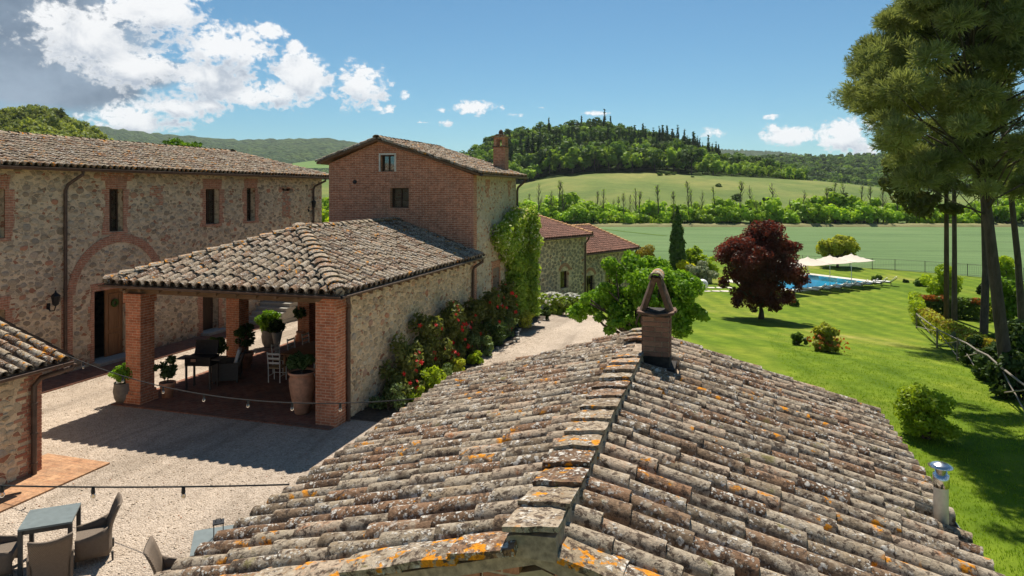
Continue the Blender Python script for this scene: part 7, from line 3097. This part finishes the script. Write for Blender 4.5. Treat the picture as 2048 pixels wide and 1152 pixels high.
# lone bushes on the meadow
for i, (x, d, s, lab) in enumerate(((1473, 232, .55, 'round dark bush alone on the meadow slope'), (1437, 262, .34, 'small dark bush higher on the meadow beside the round one'), (1320, 296, .4, 'low dark bush at the upper edge of the meadow'),
                                    (1335, 298, .42, 'low bush beside the dark one at the meadow edge'), (1348, 299, .36, 'last low bush of the three at the meadow edge'), (1385, 290, .25, 'tiny bush below the meadow edge'),
                                    (1690, 255, .4, 'small bush on the lower meadow towards the pines'), (1660, 270, .3, 'tiny bush on the meadow below the light wood'), (1720, 240, .35, 'bush on the meadow shoulder by the pines'))):
    plant('meadow_bush', HM[i % 6], hill_at(x, d) - ZV * .9, (s * 1.1, s * 1.1, s * .75), i, lab, 'bush', 'bushes on the meadow')

# hill behind the farmhouse
LM = [hill_tree_mesh('slope_tree', 'leaf_hill_left', 700 + k, 7.2, 6.6, 520, .62) for k in range(5)]
acc = []
for k in range(1500):
    x = rg.uniform(-140, 262)
    d = rg.uniform(170, 306)
    if interp(lh_sky, x) > 330:
        continue
    r = x * d / FPX
    if all((r - a) ** 2 + (d - b) ** 2 > 12 for a, b, _ in acc):
        acc.append((r, d, x))
acc.sort(key=lambda t: -t[1])
for (r, d, x) in acc[:280]:
    s = rg.uniform(.6, 1.15)
    plant('slope_tree', rg.choice(LM), pxd(x, d, left_z(x, d) - .6), (s, s, s * rg.uniform(.8, 1.15)), rg.uniform(0, 6), 'round green tree on the slope behind the farmhouse', 'tree', 'trees on the slope behind the farmhouse')
if acc[280:]:
    forest('slope_wood', [(pxd(x, d, left_z(x, d) - .6), rg.uniform(.6, 1.1)) for (r, d, x) in acc[280:]], [s for s in (first('', m) for m in LM) if s])

# woods on the distant ridge to the right
pl = []
sky_r = [(1400, 330), (1480, 322), (1560, 317), (1640, 318), (1700, 316), (1760, 315), (1830, 322), (1950, 335), (2100, 330), (2400, 320)]
for k in range(3200):
    x = rg.uniform(1420, 2120)
    t = rg.uniform(.12, 1.0)
    zt = EYE + (HOR - interp(sky_r, x)) * 1150 / FPX
    d = 1150 - 620 * (1 - t)
    pl.append((pxd(x, d, -4.0 + (zt + 4.0) * t ** .9 - 2.0), rg.uniform(.9, 1.6)))
forest('ridge_wood', pl, SRC)

# ------------------------------------------------------------------ mown grass near the outbuilding
R = np.random.RandomState(9)
n = 150000
gx, gy = R.uniform(2.2, 24, n), R.uniform(6.0, 44, n)
gd = np.hypot(gx, gy) + R.normal(size=n) * 3
kp = (R.rand(n) < np.clip((40 - gd) / 30, 0, 1) ** 1.3) & (gx > 2.2)
gx, gy = gx[kp], gy[kp]
n = len(gx)
dd = -gx * SA + gy * CA
gz_ = ground_z(gx, gy)
per = 3
ax = np.repeat(np.stack([gx, gy, gz_], -1), per, 0) + R.normal(size=(n * per, 3)) * np.array([.03, .03, 0])
an = R.uniform(0, 6.28, n * per)
hh = R.uniform(.025, .065, n * per)
side = np.stack([np.cos(an), np.sin(an), np.zeros(n * per)], -1) * .007
lean = np.stack([-np.sin(an), np.cos(an), np.zeros(n * per)], -1) * R.uniform(-.03, .03, n * per)[:, None]
V = np.stack([ax - side, ax + side, ax + lean + np.stack([np.zeros(n * per), np.zeros(n * per), hh], -1)], 1).reshape(-1, 3)
struct('grass', npmesh('grass', V, np.arange(3 * n * per).reshape(-1, 3), R.rand(n * per), M['grass']), 'stuff')

# loose pebbles and bits on the gravel, thicker along walls and edges
R = np.random.RandomState(19)
n = 7000
gx = np.concatenate([R.uniform(-18.9, -4.6, n // 2), -19.1 + R.exponential(.25, n // 6), -9.3 + 1.45 + R.exponential(.3, n // 6), R.uniform(-12.7, -4.5, n - n // 2 - 2 * (n // 6))])
gy = np.concatenate([R.uniform(6, 15, n // 2), R.uniform(11.8, 30, n // 6), R.uniform(15.5, 31, n // 6), R.uniform(5.5, 11, n - n // 2 - 2 * (n // 6))])
oct_ = np.array([(1, 0, 0), (0, 1, 0), (-1, 0, 0), (0, -1, 0), (0, 0, 1.0), (0, 0, -.6)])
of = np.array([(0, 1, 4), (1, 2, 4), (2, 3, 4), (3, 0, 4), (1, 0, 5), (2, 1, 5), (3, 2, 5), (0, 3, 5)])
sz = R.uniform(.008, .026, (n, 1, 1)) * R.uniform(.6, 1.3, (n, 1, 3)) * np.array([1, 1, .6])
V = (oct_[None] + R.normal(size=(n, 6, 3)) * .15) * sz + np.stack([gx, gy, ground_z(gx, gy) + .022], -1)[:, None, :]
Q = (of[None] + 6 * np.arange(n)[:, None, None]).reshape(-1, 3)
struct('pebbles', npmesh('pebbles', V.reshape(-1, 3), Q, np.repeat(R.rand(n), 8), M['stone']), 'stuff')


# ------------------------------------------------------------------ thin haze over the valley
hz = MB()
hz.box(-4400, 4400, -1600, 4700, -7.0, 330.0)
hm = bpy.data.materials.new('haze')
hm.use_nodes = True
hm.node_tree.nodes.clear()
HT = NT(hm.node_tree)
pv = HT.n('ShaderNodeVolumePrincipled')
pv.inputs['Color'].default_value = (.80, .88, .97, 1)
pv.inputs['Density'].default_value = HAZE
pv.inputs['Anisotropy'].default_value = 0.3
ho = HT.n('ShaderNodeOutputMaterial')
HT.t.links.new(pv.outputs[0], ho.inputs['Volume'])
o = hz.build('haze', hm)
o['kind'] = 'stuff'
sc.cycles.volume_bounces = 0
